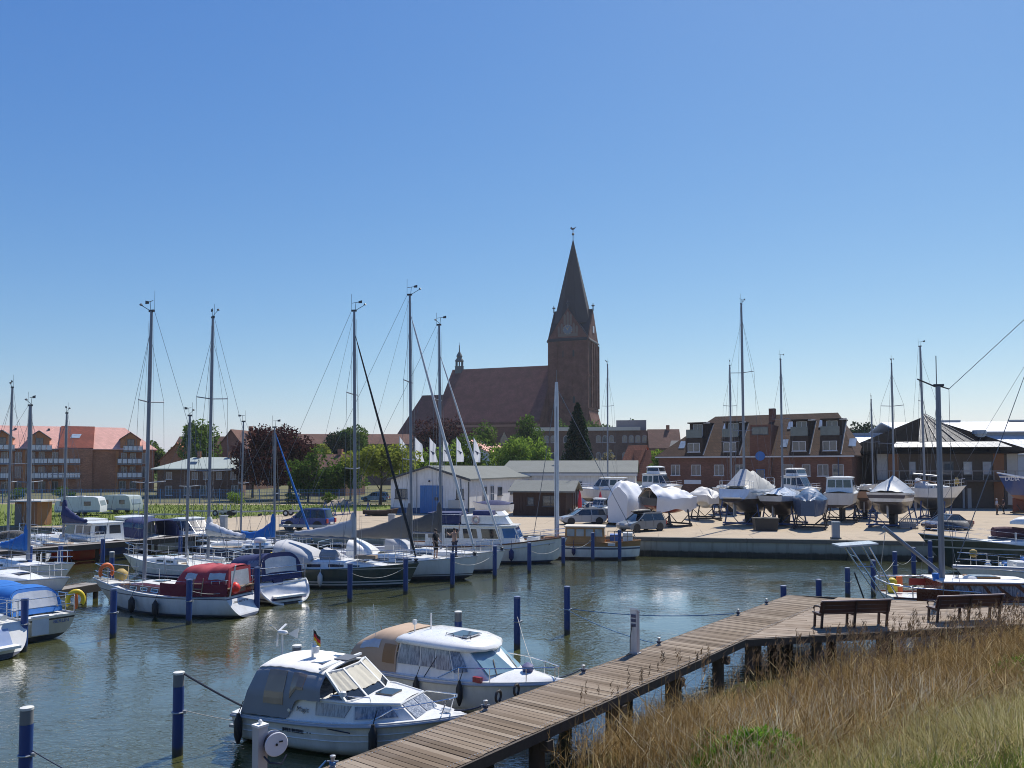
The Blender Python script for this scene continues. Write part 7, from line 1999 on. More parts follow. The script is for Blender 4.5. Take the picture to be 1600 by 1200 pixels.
def wrapped(label, bow, stern, B, mat, z, hl, ht, low, crl, openend=0, hullcol=(.30, .05, .03), flat=.25, seedv=0):
    t, L = boat_thing('wrapped_boat', label, 'boat', bow, stern, GZ + z, 'boats stored on the quay')
    H = Hull(L, B, .7, .9, .5, .8, .4, 0); Hs = H if openend else Hull(L * .8, B * .66, .6, .7, .5, .8, .4, 0)
    put('hull', Hs.shell(14, 8), hullmat('wrapped_hull_%d' % seedv, [(.12, hullcol), (9, (.06, .06, .065))] if openend else [(9, hullcol)]), t, 50)  # with an open end, upper hull coloured dark to paint the shade inside
    rr = random.Random(seedv); ph = [rr.uniform(0, 6) for _ in range(6)]
    def f(u, v):
        tp = .72 + .28 * sm(u / .14 if openend != 1 else 1)
        x = -L / 2 - .15 + (L + .5) * u; b = tp * (H.hb(min(1, max(0, u))) + .14) * (1 if u < .75 else 1 - .25 * (u - .75)); b = max(b, .5)
        k = 2 * v - 1; a = abs(k)
        rid = ht * tp * (1 - .25 * u) * (.93 + .07 * math.cos(u * 16 + ph[0])) - (.5 * max(0, u - .8) / .2)
        if a > .72: q = (1 - a) / .28; y = b * (1 - .10 * (1 - q)); zz = low + (.75 - low) * q
        elif a > flat: q = (.72 - a) / (.72 - flat); y = b * (1 - q * .68); zz = .75 + (rid - .75) * q ** .9
        else: y = b * .32 * a / flat; zz = rid + .10 * (1 - a / flat)
        wr = .035 * math.sin(u * 13 + ph[1] + k * 4) + .015 * math.sin(u * 31 + ph[2] - k * 8) + .025 * math.sin(k * 13 + ph[3] + u * 6) - .05 * abs(math.sin(u * 7 + ph[5]))
        return (x, -math.copysign(y + wr * (a > .1), k), zz + wr * .8 + (.12 * math.sin(u * 9 + ph[4]) if a > .97 else 0))
    put('tarpaulin', MB().fn(f, 0, 1, 0, 1, 30, 30, th=.012), mat, t, 35)
    def end(u0):
        rows = [f(u0, j / 30) for j in range(31)]; return MB().add([(p[0], p[1], p[2]) for p in rows], [tuple(range(31))])
    if openend != 1: put('tarpaulin_end', end(0.0), mat, t)
    if openend != 2: put('tarpaulin_end', end(1.0), mat, t)
    if openend:
        u0 = .04 if openend == 1 else .96
        put('tent_frame', MB().tube([f(u0, .15), f(u0, .5), f(u0, .85)], .04, 5).tube([f(u0, .3), f(u0, .7)], .04, 5).tube([f(u0, .5), (f(u0, .5)[0], 0, .6)], .04, 5), teak, t)
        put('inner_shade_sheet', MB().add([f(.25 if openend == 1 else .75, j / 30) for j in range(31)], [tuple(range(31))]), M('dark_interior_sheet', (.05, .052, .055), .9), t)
    bow, stern = V(bow), V(stern); d = bow - stern; m = (bow + stern) / 2
    c = cradle((m.x, m.y), math.atan2(d.y, d.x), L, z - .2, B * .8); c['label'] = crl
wrapped('boat wrapped to the ground in white tarpaulin like a tall tent', at(997, 68), at(966, 62.6), 2.5, whitetarp, 1.3, 0, 2.35, -.95, 'steel cradle under the tall white wrapped boat', seedv=2)
wrapped('boat wrapped in white tarpaulin with open dark end and red hull', at(1076, 63.2), at(1014, 61.2), 2.5, whitetarp, 1.5, 0, 1.7, -.25, 'steel cradle under the white wrapped boat with open end', openend=1, seedv=5)
wrapped('boat under off white tarpaulin between wrapped boat and tent covered yacht', at(1113, 67), at(1092, 72), 2.0, M('off_white_tarpaulin', (.60, .58, .54), .6, bmp=.5, bscale=3), 1.5, 0, 1.35, .05, 'steel cradle under the off white covered boat', hullcol=(.55, .54, .5), seedv=8)
wrapped('boat under shiny dark blue tarpaulin near the quay edge', at(1262, 57.2), at(1268, 62), 2.2, M('dark_blue_tarpaulin', (.035, .07, .14), .38, var=.25, bmp=.6, bscale=3, coat=.3), 1.5, 0, 1.55, -.35, 'blue grey cradle under the dark blue covered boat', flat=.06, hullcol=(.3, .3, .28), seedv=11)
# 7 cabin boat, flybridge yacht and white yachts behind
def yard_cruiser(label, bow, stern, B, z, crl, cab=1.15, fly=False, hull=None):
    t, H, L = express(label, bow, stern, B, hull or hullmat('yard_cream', [(.05, (.04, .03, .03)), (9, (.72, .71, .66))]), navy, cab, GZ + z, aft=False, fs=1.0, fb=1.25, group='boats stored on the quay')
    wheelhouse(t, box_outline(-L * .42, -L * .12, B * .42, B * .42), box_outline(-L * .41, -L * .12, B * .38, B * .38), 1.05, 1.1 + cab, gel, {0: [(.08, .5, .4, .88), (.58, .92, .4, .88)], 3: [(.06, .34, .35, .88), (.38, .62, .35, .88), (.66, .94, .35, .88)], 2: [(.08, .5, .4, .88), (.58, .92, .4, .88)]}, gel, .1, .07, .04, name='aft_cabin')
    if fly:
        wheelhouse(t, box_outline(-L * .3, L * .05, B * .36, B * .33), box_outline(-L * .3, L * .0, B * .33, B * .28), 1.2 + cab, 1.8 + cab, gel, {0: [(.05, .95, .45, .95)], 1: [(.05, .95, .4, .95)], 2: [(.05, .95, .45, .95)], 3: [(.05, .95, .4, .95)]}, gel, .12, .08, .1, name='flybridge')
    put('keel', MB().box(-L * .3, L * .3, -.1, .1, -z + .1, -.2), M('keel_antifouling', antif_d, .8), t)
    bow, stern = V(bow), V(stern); d = bow - stern; m = (bow + stern) / 2
    c = cradle((m.x, m.y), math.atan2(d.y, d.x), L, z - .15, B * .8); c['label'] = crl
yard_cruiser('cream cabin boat on a cradle between blue tarpaulin and banded yacht', at(1320, 71), at(1310, 64.8), 2.5, 1.45, 'steel cradle under the cream cabin boat', 1.1)
yard_cruiser('white flybridge yacht stored in front of the brown office building', at(1278, 79), at(1225, 81.5), 3.2, 1.3, 'steel cradle under the white flybridge yacht', 1.2, True, hullmat('yard_navy', [(.05, (.04, .03, .03)), (.9, (.03, .04, .09)), (9, (.72, .71, .68))]))
yard_cruiser('long white motor yacht with small windows behind the tall wrapped boat', at(905, 84), at(985, 82.5), 3.0, 1.2, 'steel cradle under the long white motor yacht', 1.1, False, hull_white)
yard_cruiser('white motor yacht with dark flybridge top behind the wrapped boat with open end', at(1062, 82), at(1005, 84), 3.0, 1.5, 'steel cradle under the yacht with dark flybridge', 1.2, True, hull_white)
# small open boat on the ground by the brown shed
express('little white runabout standing on the ground before the tall wrapped boat', at(924, 65.6), at(947, 66.6), 1.7, hull_white, navy, .6, GZ + .5, aft=False, fs=.7, fb=.8)
# 13: blue cutter at the edge
def blue_ship():
    bow, stern = at(1566, 80), at(1680, 76)
    t, L = boat_thing('fishing_cutter', 'blue fishing cutter with red bottom on the slip beside the clubhouse', 'fishing boat', bow, stern, GZ + 1.9)
    H = Hull(L, 3.4, 1.3, 2.1, .8, .8, .9, 0, full=.5)
    put('hull', H.shell(), hullmat('cutter_blue', [(-.1, (.20, .05, .03)), (1.6, (.02, .06, .22)), (1.75, (.6, .6, .6)), (9, (.02, .06, .22))]), t, 50); put('deck', H.deck(), teak, t); put('cap_rail', H.rail(.07), gel, t)
    pa, pb = V(H.side(L * .16, .9, 1)), V(H.side(L * .40, .9, 1)); ang = math.atan2(pb.y - pa.y, pb.x - pa.x); m_ = pa + (pb - pa) * .55
    lettering('LADIA', .55, M('white_lettering', (.8, .8, .8), .6), t, (m_.x - .25 * math.sin(ang), m_.y + .25 * math.cos(ang), 1.5), (R(90), 0, math.pi + ang))
    put('keel', MB().box(-L * .4, L * .36, -.15, .15, -1.75, -.4), M('cutter_keel', (.18, .05, .03), .8), t)
    wheelhouse(t, box_outline(-2.5, 0, 1, 1), box_outline(-2.4, -.1, .9, .9), 1.2, 3.2, gel, {1: [(.1, .9, .5, .9)], 2: [(.1, .9, .5, .9)]}, gel, .1, .1, .05)
    c = cradle(tuple((V(bow) + V(stern)) / 2), 0, L, 1.6, 2.6); c['label'] = 'steel cradle under the blue fishing cutter'
blue_ship()
# ------------------------------------------------------------------ piles
blue_p = M('blue_pile_paint', (.015, .045, .22), .5, var=.2, scale=2, grime=.15)
def pile_mat():
    m, t, b = nt_mat('mooring_pile'); co = objco(t)
    sep = t.nodes.new('ShaderNodeSeparateXYZ'); t.links.new(co, sep.inputs[0])
    n = noise(t, mapping(t, co, (3, 3, .6)), 2, 5)
    z = t.nodes.new('ShaderNodeMath'); z.operation = 'MULTIPLY_ADD'; z.inputs[1].default_value = .18
    t.links.new(n, z.inputs[0]); t.links.new(sep.outputs[2], z.inputs[2])
    c = ramp(t, z.outputs[0], [(0, (.035, .035, .02)), (.22, (.04, .045, .03)), (.30, (.010, .04, .15)), (1, (.012, .05, .20))])
    c = mixcol(t, ramp(t, n, [(.5, 0), (.8, .4)]), c, (.02, .03, .09))
    t.links.new(c, b.inputs['Base Color']); b.inputs['Roughness'].default_value = .45; return m
pm_ = pile_mat(); capm = M('pale_pile_cap', (.62, .62, .58), .6); greycapm = M('grey_pile_head', (.16, .17, .18), .7)
near_words = ['standing in open water at the lower edge of the picture', 'whose thick sheathed line runs to the grey canvas cruiser']
piles = [(42, 1105, 13.7, 1, 'blue mooring pile with pale cap standing alone in open water near the hose reel'),
 (279.5, 1050, 16.1, 1, 'blue mooring pile with thick sheathed line running to the grey canvas cruiser'),
 (464, 1008, 18.3, 1, 'blue mooring pile with grey head peeping over the grey canvas roof'),
 (716, 955, 22.8, 1, 'blue mooring pile just behind the curved roof of the beige canvas cruiser'),
 (808, 932, 25.4, 0, 'tall blue mooring pile beside the windscreen of the beige canvas cruiser'),
 (886, 916, 27.6, 0, 'blue mooring pile standing in open water below the varnished cutter'),
 (39, 935, 25.0, 0, 'blue mooring pile in front of the white hull with blue tent'),
 (178, 920, 27.0, 0, 'blue mooring pile in front of the bow of the red canopy yacht'),
 (296, 905, 29.3, 0, 'blue mooring pile amidships in front of the red canopy yacht'),
 (402, 886, 31.6, 0, 'blue mooring pile between red canopy yacht and navy tent sloop'),
 (547, 880, 34.2, 0, 'blue mooring pile in front of the middle of the dark green yacht'),
 (634, 872, 36.2, 0, 'blue mooring pile at the bow of the dark green yacht'),
 (707, 864, 38.2, 0, 'blue mooring pile in front of the grey white yacht with two people'),
 (773, 853, 41.4, 0, 'blue mooring pile at the bow of the yacht beside the trawler'),
 (827, 848, 43.4, 0, 'blue mooring pile in front of the trawler yacht'),
 (880, 840, 46.6, 0, 'blue mooring pile between trawler yacht and varnished cutter'),
 (926, 832, 48.7, 0, 'blue mooring pile in front of the cutter wheelhouse'),
 (968, 828, 48.8, 0, 'blue mooring pile in front of the cutter stern rail'),
 (95, 853, 41.5, 0, 'blue mooring pile before the pale hull at the long jetty'),
 (47, 853, 39.5, 0, 'blue mooring pile beside the heaped blue sail cover'),
 (161, 842, 44.5, 0, 'slim blue mooring pile in front of the boat with dark blue hull'),
 (175, 862, 38.8, 1, 'blue mooring pile with pale cap behind the bow of the red canopy yacht'),
 (282, 838, 46.8, 0, 'blue mooring pile near the end of the long jetty'),
 (1224, 915, 30.4, 0, 'short blue mooring pile at the outer corner of the platform'),
 (1279, 905, 31.2, 0, 'blue mooring pile behind the platform above the first bench'),
 (1324, 887, 35.4, 0, 'blue mooring pile beside the solar gantry'),
 (1364, 875, 36.0, 0, 'blue mooring pile seen between the gantry posts'),
 (1398, 862, 40.7, 0, 'blue mooring pile behind the stern rail of the motor sailer'),
 (1427, 855, 41.9, 0, 'blue mooring pile under the raised boom of the motor sailer'),
 (1453, 845, 42.7, 0, 'blue mooring pile at the bow of the dark green yacht with maroon cover')]
pt_ = {}
def pile_obj(u, vt, d, capd, label):
    p = dp(u, vt, d); zt = p.z; r = .105 if d < 30 else .11
    t = thing('mooring_pile', label, 'mooring pile', (p.x, p.y, 0), 0, 'blue mooring piles in the harbour'); pt_[u] = p
    put('shaft', MB().tube([(0, 0, -1.5), (0, 0, zt - (.28 if capd else .06))], r, 12), pm_, t, 40)
    if capd: put('head', MB().tube([(0, 0, zt - .278), (0, 0, zt - .04)], r * .98, 12), greycapm, t, 40)
    put('cap', MB().lathe([(r * 1.03, zt - .06 if not capd else zt - .04), (r * 1.03, zt), (r * .4, zt + .012)], 12), capm if capd else M('blue_cap', (.10, .14, .26), .5), t, 40)
    if d < 30 or u > 1300:
        c = MB()
        def ringf(a): return (r * 1.12 * math.cos(a), r * 1.12 * math.sin(a), zt * .52)
        c.tube([ringf(i * math.pi / 6) for i in range(13)], .016, 5); c.box(r * .9, r * 1.6, -.03, .03, zt * .52 - .03, zt * .52 + .03)
        put('mooring_ring', c, galv, t)
for a in piles: pile_obj(*a)
def rope(label, a, b, sag, r, mat, n=12, name='mooring_line'):
    a, b = V(a), V(b)
    pts = [a + (b - a) * (i / n) - V((0, 0, sag * 4 * (i / n) * (1 - i / n))) for i in range(n + 1)]
    o = put(name, MB().tube(pts, r, 6), mat, None, 50); tag(o, label, 'rope', 'mooring lines')
P_ = pt_
rope('thick dark sheathed line from blue pile to stern of the grey canvas cruiser', P_[279.5] + V((.1, 0, -.03)), (-5.48, 16.75, .72), .02, .022, rope_b)
rope('thin dark line crossing the side of the grey canvas cruiser', (-5.48, 16.75, .72), (-3.1, 15.5, .62), .03, .012, rope_b)
rope('thin pale line low over the water to the grey canvas cruiser', P_[279.5] + V((.1, 0, -.75)), (-5.5, 16.7, .45), .02, .008, rope_w)
rope('thin line running from the corner pile into the picture bottom', P_[42] + V((.1, 0, -.72)), (-4.2, 11.6, .55), .12, .009, rope_b)
rope('line from the tall pile to the bow of the beige canvas cruiser', P_[808] + V((0, 0, -.6)), (.55, 18.5, .98), .1, .008, rope_w)
rope('dark blue line from open water pile to the boardwalk edge', P_[886] + V((0, 0, -.75)), (*(WA + WD * 16.6), DZ + .05), .15, .014, rope_bl)
rope('second dark line from open water pile to the boardwalk', P_[886] + V((0, 0, -.8)), (*(WA + WD * 11.2), DZ + .05), .10, .010, rope_bl)
rope('pale line from tall pile to open water pile', P_[808] + V((0, 0, -.5)), P_[886] + V((0, 0, -.9)), .12, .006, rope_w)
rope('blue line from bollard to the post with the hose reel', (*(WA + WD * .3), DZ + .1), (-3.65, 11.9, .75), .1, .014, rope_bl)
rope('thick bow line of the grey canvas cruiser', (-1.13, 15.86, .95), (*(WA + WD * 4.1), DZ + .06), .03, .016, rope_b)
rope('bow line of the beige canvas cruiser', (.93, 18.08, .98), (*(WA + WD * 7.6), DZ + .06), .03, .014, rope_b)
for k, (a, b, lab) in enumerate(((296, 402, 'pale line slung between the piles beside the red canopy yacht'), (547, 634, 'pale line slung along the dark green hull'), (707, 773, 'pale line slung between the piles before the grey white yacht'), (827, 880, 'pale line slung from pile to trawler bow'), (1364, 1398, 'pale line slung between the piles beyond the gantry'), (1398, 1427, 'pale line slung between the piles under the raised boom'), (880, 926, 'pale line slung before the varnished cutter'))):
    rope(lab, P_[a] + V((0, 0, -.4)), P_[b] + V((0, 0, -.4)), .35, .012, rope_w)

# ------------------------------------------------------------------ things on the boardwalk
def bollard(s, label):
    p = WA + WD * s - V((WD.y, -WD.x)) * -.10
    t = thing('bollard', label, 'bollard', (p.x, p.y, DZ), 0, 'small steel bollards on the boardwalk edge')
    put('post', MB().lathe([(.05, 0), (.05, .02), (.032, .03), (.032, .15), (.045, .16), (.045, .19), (.01, .2)], 10), galv, t, 40)
    put('cross_bar', MB().tube([(-.09, 0, .1), (.09, 0, .1)], .014, 6), galv, t)
    put('rope_turns', MB().lathe([(.036, .04), (.055, .05), (.055, .09), (.036, .095)], 10), rope_bl if s < 2 else rope_b, t, 40)
for s_, lab in ((.35, 'small steel bollard with blue rope next to the hose reel post'), (4.1, 'small steel bollard at the bow of the grey canvas cruiser'), (7.6, 'small steel bollard at the bow of the beige canvas cruiser'), (11.3, 'small steel bollard beyond the supply pillar'), (16.7, 'small steel bollard near the platform'), (19.2, 'small steel bollard at the far end of the boardwalk')): bollard(s_, lab)
p = WA + WD * 10.05
t = thing('supply_pillar', 'slim pale grey supply pillar on the boardwalk edge', 'supply pillar', (p.x + .06, p.y - .05, DZ), math.atan2(WD.y, WD.x))
pil = M('pillar_aluminium', (.50, .50, .53), .45, .3)
put('housing', MB().prism([(-.075, 0), (.075, 0), (.075, 1.02), (-.075, 1.10)], -.09, .09, 'y'), pil, t); put('foot', MB().box(-.11, .11, -.12, .12, 0, .03), galv, t)
put('top_light', MB().prism([(-.085, 1.105), (.085, 1.02), (.085, 1.06), (-.085, 1.15)], -.1, .1, 'y'), M('lamp_cover', (.75, .75, .74), .4), t)
for z in (.72, .84, .95): put('socket', MB().box(-.09, -.076, -.065, .065, z - .04, z + .04), M('dark_blue_socket', (.02, .03, .10), .4), t)
put('cable', MB().tube([(-.1, .03, .72), (-.16, .05, .4), (-.15, .06, .05), (-.35, .05, .02)], .012, 6), blk, t)
t = thing('supply_pillar', 'pale supply pillar carrying a round white hose reel', 'supply pillar', (-3.72, 11.98, DZ), math.atan2(WD.y, WD.x))
put('housing', MB().box(-.08, .08, -.075, .075, -.4, .88), pil, t); put('cap', MB().box(-.09, .09, -.085, .085, .88, .91), M('lamp_cover', (.75, .75, .74), .4), t)
put('knob', MB().lathe([(.025, .915), (.03, .96), (.01, .98)], 8), gel, t)
rl = link('hose_reel', MB().lathe([(.16, -.10), (.19, -.095), (.19, -.085), (.13, -.08), (.13, .05), (.19, .055), (.195, .075), (.185, .085)], 28, (0, 0, 0), 'x').mesh('hose_reel', 40), M('white_reel', (.72, .71, .74), .5), t, (.15, -.15, .62), (0, 0, R(-105))); rl.scale = (.9, .9, .9)
put('hose', MB().lathe([(.135, -.078), (.175, -.06), (.178, .03), (.135, .05)], 24, (0, 0, 0), 'x'), M('dark_hose', (.03, .03, .05), .5), rl, 40)
put('hub', MB().lathe([(.02, .08), (.02, .10)], 10, (0, 0, 0), 'x'), blk, rl); put('handle', MB().box(.085, .10, .04, .10, .03, .05), blk, rl)
put('hose_loop', MB().tube([(.0, -.1, .46), (.03, -.2, .38), (.15, -.32, .36), (.25, -.3, .46)], .014, 6), M('dark_hose', (.03, .03, .05), .5), t, 40)
for k, s_ in enumerate((4.75, 5.35)):
    p = WA + WD * s_
    o = put('ring_fender', MB().tube([(.11 * math.cos(a), 0, .11 * math.sin(a)) for a in [i * math.pi / 8 for i in range(17)]], .028, 8), blk, None, 60, (p.x - .08, p.y + .05, DZ + .09), (0, 0, 1.1))
    tag(o, ('black rubber ring leaning on the boardwalk nearer the grey canvas cruiser', 'black rubber ring leaning on the boardwalk nearer the beige canvas cruiser')[k], 'ring fender', 'black rubber rings')
# benches
benchw = M('dark_red_brown_boards', (.085, .030, .022), .45, var=.25, scale=5, coat=.2)
bencht = M('bench_frame', (.055, .03, .025), .5, var=.2)
def bench(pl, pr, label):
    pl, pr = V(pl), V(pr); d = pr - pl; Lb = d.length
    t = thing('park_bench', label, 'bench', (pl.x, pl.y, DZ + .005), math.atan2(d.y, d.x), 'benches on the platform')
    # local x along, +y is forward (towards the water)
    for i, x in enumerate((.08, Lb * .5, Lb - .08)):
        m = MB()
        m.bar((x, .06, 0), (x, .0, .40), .05, .06).bar((x, .0, .38), (x, -.12, .80), .05, .055)
        m.bar((x, .44, 0), (x, .40, .40), .05, .06).bar((x, -.02, .37), (x, .45, .38), .05, .05)
        put('support', m, bencht, t)
        if i != 1: put('armrest', MB().tube([(x, -.05, .58), (x, .18, .62), (x, .40, .60), (x, .47, .54), (x, .42, .40)], .028, 6), bencht, t, 50)
    for k in range(4): put('seat_slat', MB().box(0, Lb, .02 + k * .108, .115 + k * .108, .405, .435), benchw, t)
    for k in range(3):
        z = .45 + k * .118; y = -.03 - k * .032
        put('back_slat', MB().bar((0, y + .035, z + .05), (Lb, y + .035, z + .05), .035, .112, (0, -.28, 1)), benchw, t)
    put('top_rail', MB().bar((0, -.11, .815), (Lb, -.11, .815), .075, .03), M('pale_rail', (.33, .24, .22), .5, var=.2), t)  # top rail coloured paler than the slats
bench((8.95, 23.45), (11.15, 23.8), 'dark brown bench near the inner corner of the platform')
bench((12.8, 24.35), (15.05, 24.75), 'dark brown bench in front of the varnished cabin')

# ------------------------------------------------------------------ people
skinm = M('skin', (.42, .25, .18), .6)
hairm = M('dark_hair', (.03, .02, .015), .7)
def skinned(name, pts, edges, mat, parent, sub=1):
    me = bpy.data.meshes.new(name); me.from_pydata([p for p, r in pts], edges, []); me.update()
    o = link(name, me, mat, parent)
    sk = o.modifiers.new('skin', 'SKIN'); sk.use_smooth_shade = True
    for v, (p, r) in zip(me.skin_vertices[0].data, pts): v.radius = (r, r)
    me.skin_vertices[0].data[0].use_root = True
    if sub: o.modifiers.new('sub', 'SUBSURF').levels = sub; o.modifiers['sub'].render_levels = sub
    return o
def person(label, loc, rz, h, top, bottom, pose='stand', shorts=False, bare=False, hair=hairm):
    t = thing('person', label, 'person', loc, rz)
    k = h / 1.75
    # faces -y; arms by pose
    J = dict(pel=(0, 0, .95), waist=(0, .01, 1.10), chest=(0, .0, 1.30), neck=(0, .01, 1.48), head=(0, -.01, 1.60), top=(0, 0, 1.70))
    if pose == 'walk': legs = {1: [(.09, 0, .90), (.11, -.04, .50), (.12, .02, .09), (.12, -.11, .03)], -1: [(-.09, 0, .90), (-.12, .0, .50), (-.13, .12, .10), (-.13, .0, .03)]}
    else: legs = {1: [(.09, 0, .90), (.12, -.02, .50), (.13, .02, .08), (.14, -.12, .03)], -1: [(-.09, 0, .90), (-.11, -.02, .50), (-.12, .02, .08), (-.13, -.12, .03)]}
    if pose == 'bent_arm': arms = {1: [(.18, 0, 1.42), (.25, .02, 1.16), (.17, -.20, 1.02), (.14, -.27, 1.0)], -1: [(-.18, 0, 1.42), (-.25, .03, 1.15), (-.22, -.05, .90), (-.22, -.07, .80)]}
    elif pose == 'reach': arms = {1: [(.18, 0, 1.42), (.38, -.05, 1.28), (.55, -.12, 1.36), (.62, -.14, 1.40)], -1: [(-.18, 0, 1.42), (-.30, -.05, 1.60), (-.26, -.10, 1.84), (-.25, -.12, 1.92)]}
    else: arms = {1: [(.18, 0, 1.42), (.24, .03, 1.14), (.23, -.04, .88), (.23, -.06, .79)], -1: [(-.18, 0, 1.42), (-.24, .03, 1.14), (-.22, -.04, .88), (-.22, -.06, .79)]}
    S_ = lambda p: tuple(c * k for c in p)
    pts = [(S_(J['pel']), .125 * k), (S_(J['waist']), .115 * k), (S_(J['chest']), .135 * k), (S_(J['neck']), .052 * k), (S_(J['head']), .083 * k), (S_(J['top']), .062 * k)]
    ed = [(0, 1), (1, 2), (2, 3), (3, 4), (4, 5)]
    for sd in (1, -1):
        b = len(pts); pts += [(S_(p), r * k) for p, r in zip(legs[sd], (.085, .056, .038, .030))]; ed += [(0, b), (b, b + 1), (b + 1, b + 2), (b + 2, b + 3)]
        b = len(pts); pts += [(S_(p), r * k) for p, r in zip(arms[sd], (.052, .040, .030, .028))]; ed += [(2, b), (b, b + 1), (b + 1, b + 2), (b + 2, b + 3)]
    body = skinned('body', pts, ed, skinm, t)
    for sd in (1, -1):                                    # hands
        a, b = V(S_(arms[sd][2])), V(S_(arms[sd][3])); d = (b - a).normalized(); s2 = d.cross(V((0, 1, .2))).normalized()
        hm = MB()
        for i in range(4):
            o_ = b + s2 * (i - 1.5) * .018 * k; l = (.07, .08, .075, .06)[i] * k
            hm.tube([o_, o_ + d * l * .6, o_ + d * l + V((0, -.015, 0)) * k], [.009 * k, .008 * k, .006 * k], 5)
        hm.tube([b - d * .02 + s2 * .02 * k, b + (s2 * .045 + d * .03) * k], [.010 * k, .007 * k], 5)
        put('fingers', hm, skinm, body)
    if not bare:
        q = [(S_((0, 0, .93)), .14 * k), (S_(J['waist']), .132 * k), (S_(J['chest']), .152 * k), (S_((0, .01, 1.43)), .085 * k)]; e = [(0, 1), (1, 2), (2, 3)]
        for sd in (1, -1): b = len(q); q += [(S_(arms[sd][0]), .07 * k), (tuple(V(S_(arms[sd][0])) * .2 + V(S_(arms[sd][1])) * .8), .056 * k)]; e += [(2, b), (b, b + 1)]
        skinned('shirt', q, e, top, t)
    q = [(S_((0, 0, 1.0)), .138 * k)]; e = []
    for sd in (1, -1):
        b = len(q); L_ = legs[sd]; q += [(S_(L_[0]), .10 * k), (S_(L_[1]), .075 * k)]; e += [(0, b), (b, b + 1)]
        if not shorts: q += [(S_(L_[2]), .058 * k)]; e += [(b + 1, b + 2)]
    skinned('shorts' if shorts else 'trousers', q, e, bottom, t)
    hm = MB(); hc = V(S_((0, .01, 1.635)))
    hm.fn(lambda u, v: tuple(hc + V((math.sin(u * 1.9) * math.cos(v * 6.283) * .092, math.sin(u * 1.9) * math.sin(v * 6.283) * .10 + .012, math.cos(u * 1.9) * .10)) * k), .02, 1, 0, 1, 6, 12)
    put('hair', hm, hair, t, 60)
    fc = MB()
    fc.add([S_((0, -.115, 1.595)), S_((.014, -.088, 1.585)), S_((-.014, -.088, 1.585)), S_((0, -.085, 1.63))], [(0, 2, 1), (0, 1, 3), (0, 3, 2)])
    put('nose', fc, skinm, body)
    em = MB()
    for sd in (1, -1): em.lathe([(.010 * k, -.004), (.010 * k, .004)], 6, S_((.03 * sd, -.086, 1.615)), 'y')
    put('eyes', em, blk, body); put('mouth', MB().box(-.022 * k, .022 * k, -.092 * k, -.080 * k, 1.545 * k, 1.552 * k), M('lips', (.30, .10, .09), .6), body)
    er = MB()
    for sd in (1, -1): er.lathe([(.01 * k, -.01 * k), (.022 * k, 0), (.012 * k, .012 * k)], 6, S_((.085 * sd, .005, 1.605)), 'x')
    put('ears', er, skinm, body)
    sh = MB()
    for sd in (1, -1): p = S_(legs[sd][2]); sh.add([(p[0] - .045 * k, p[1] - .18 * k, .0), (p[0] + .045 * k, p[1] - .18 * k, 0), (p[0] + .045 * k, p[1] + .07 * k, 0), (p[0] - .045 * k, p[1] + .07 * k, 0), (p[0] - .04 * k, p[1] - .17 * k, .05 * k), (p[0] + .04 * k, p[1] - .17 * k, .05 * k), (p[0] + .04 * k, p[1] + .06 * k, .10 * k), (p[0] - .04 * k, p[1] + .06 * k, .10 * k)], [(3, 2, 1, 0), (4, 5, 6, 7), (0, 1, 5, 4), (1, 2, 6, 5), (2, 3, 7, 6), (3, 0, 4, 7)])
    put('shoes', sh, M('pale_shoes', (.4, .38, .36), .6) if shorts else blk, t)
    return t
blackcloth = M('black_cloth', (.015, .015, .018), .85); navycloth = M('navy_cloth', (.03, .035, .07), .85); paleblue = M('pale_blue_shirt', (.35, .40, .50), .85); browncloth = M('dark_brown_cloth', (.05, .03, .03), .85)
hb, hs = V((-1.92, 41.0)), V((-11.7, 42.6))
def on_H(u, side): 
    p = along(hb, hs, u, 1.6); d = (hb - hs).normalized(); n_ = V((-d.y, d.x)); q = V((p.x, p.y)) + n_ * side
    x = (q - (hb + hs) / 2).dot(d); return q, HH.zs(HH.t_of(x))
q, z = on_H(684, -.42); person('person in black shirt and shorts standing on the grey white yacht', (q.x, q.y, z - .02), R(60), 1.56, blackcloth, blackcloth, 'bent_arm', True)
q, z = on_H(708, .30); person('bare chested person in dark trousers working at the foredeck', (q.x, q.y, z - .03), R(150), 1.52, None, navycloth, 'reach', False, True)
p = gp(1558, 804, GZ); person('person in pale blue shirt talking beside the clubhouse stair', (p.x, p.y, GZ), R(70), 1.58, paleblue, browncloth, 'bent_arm', hair=M('grey_hair', (.35, .33, .32), .7))
p = gp(1568, 803, GZ); person('person in dark clothes walking beside the clubhouse stair', (p.x, p.y, GZ), R(-100), 1.58, browncloth, blackcloth, 'walk')

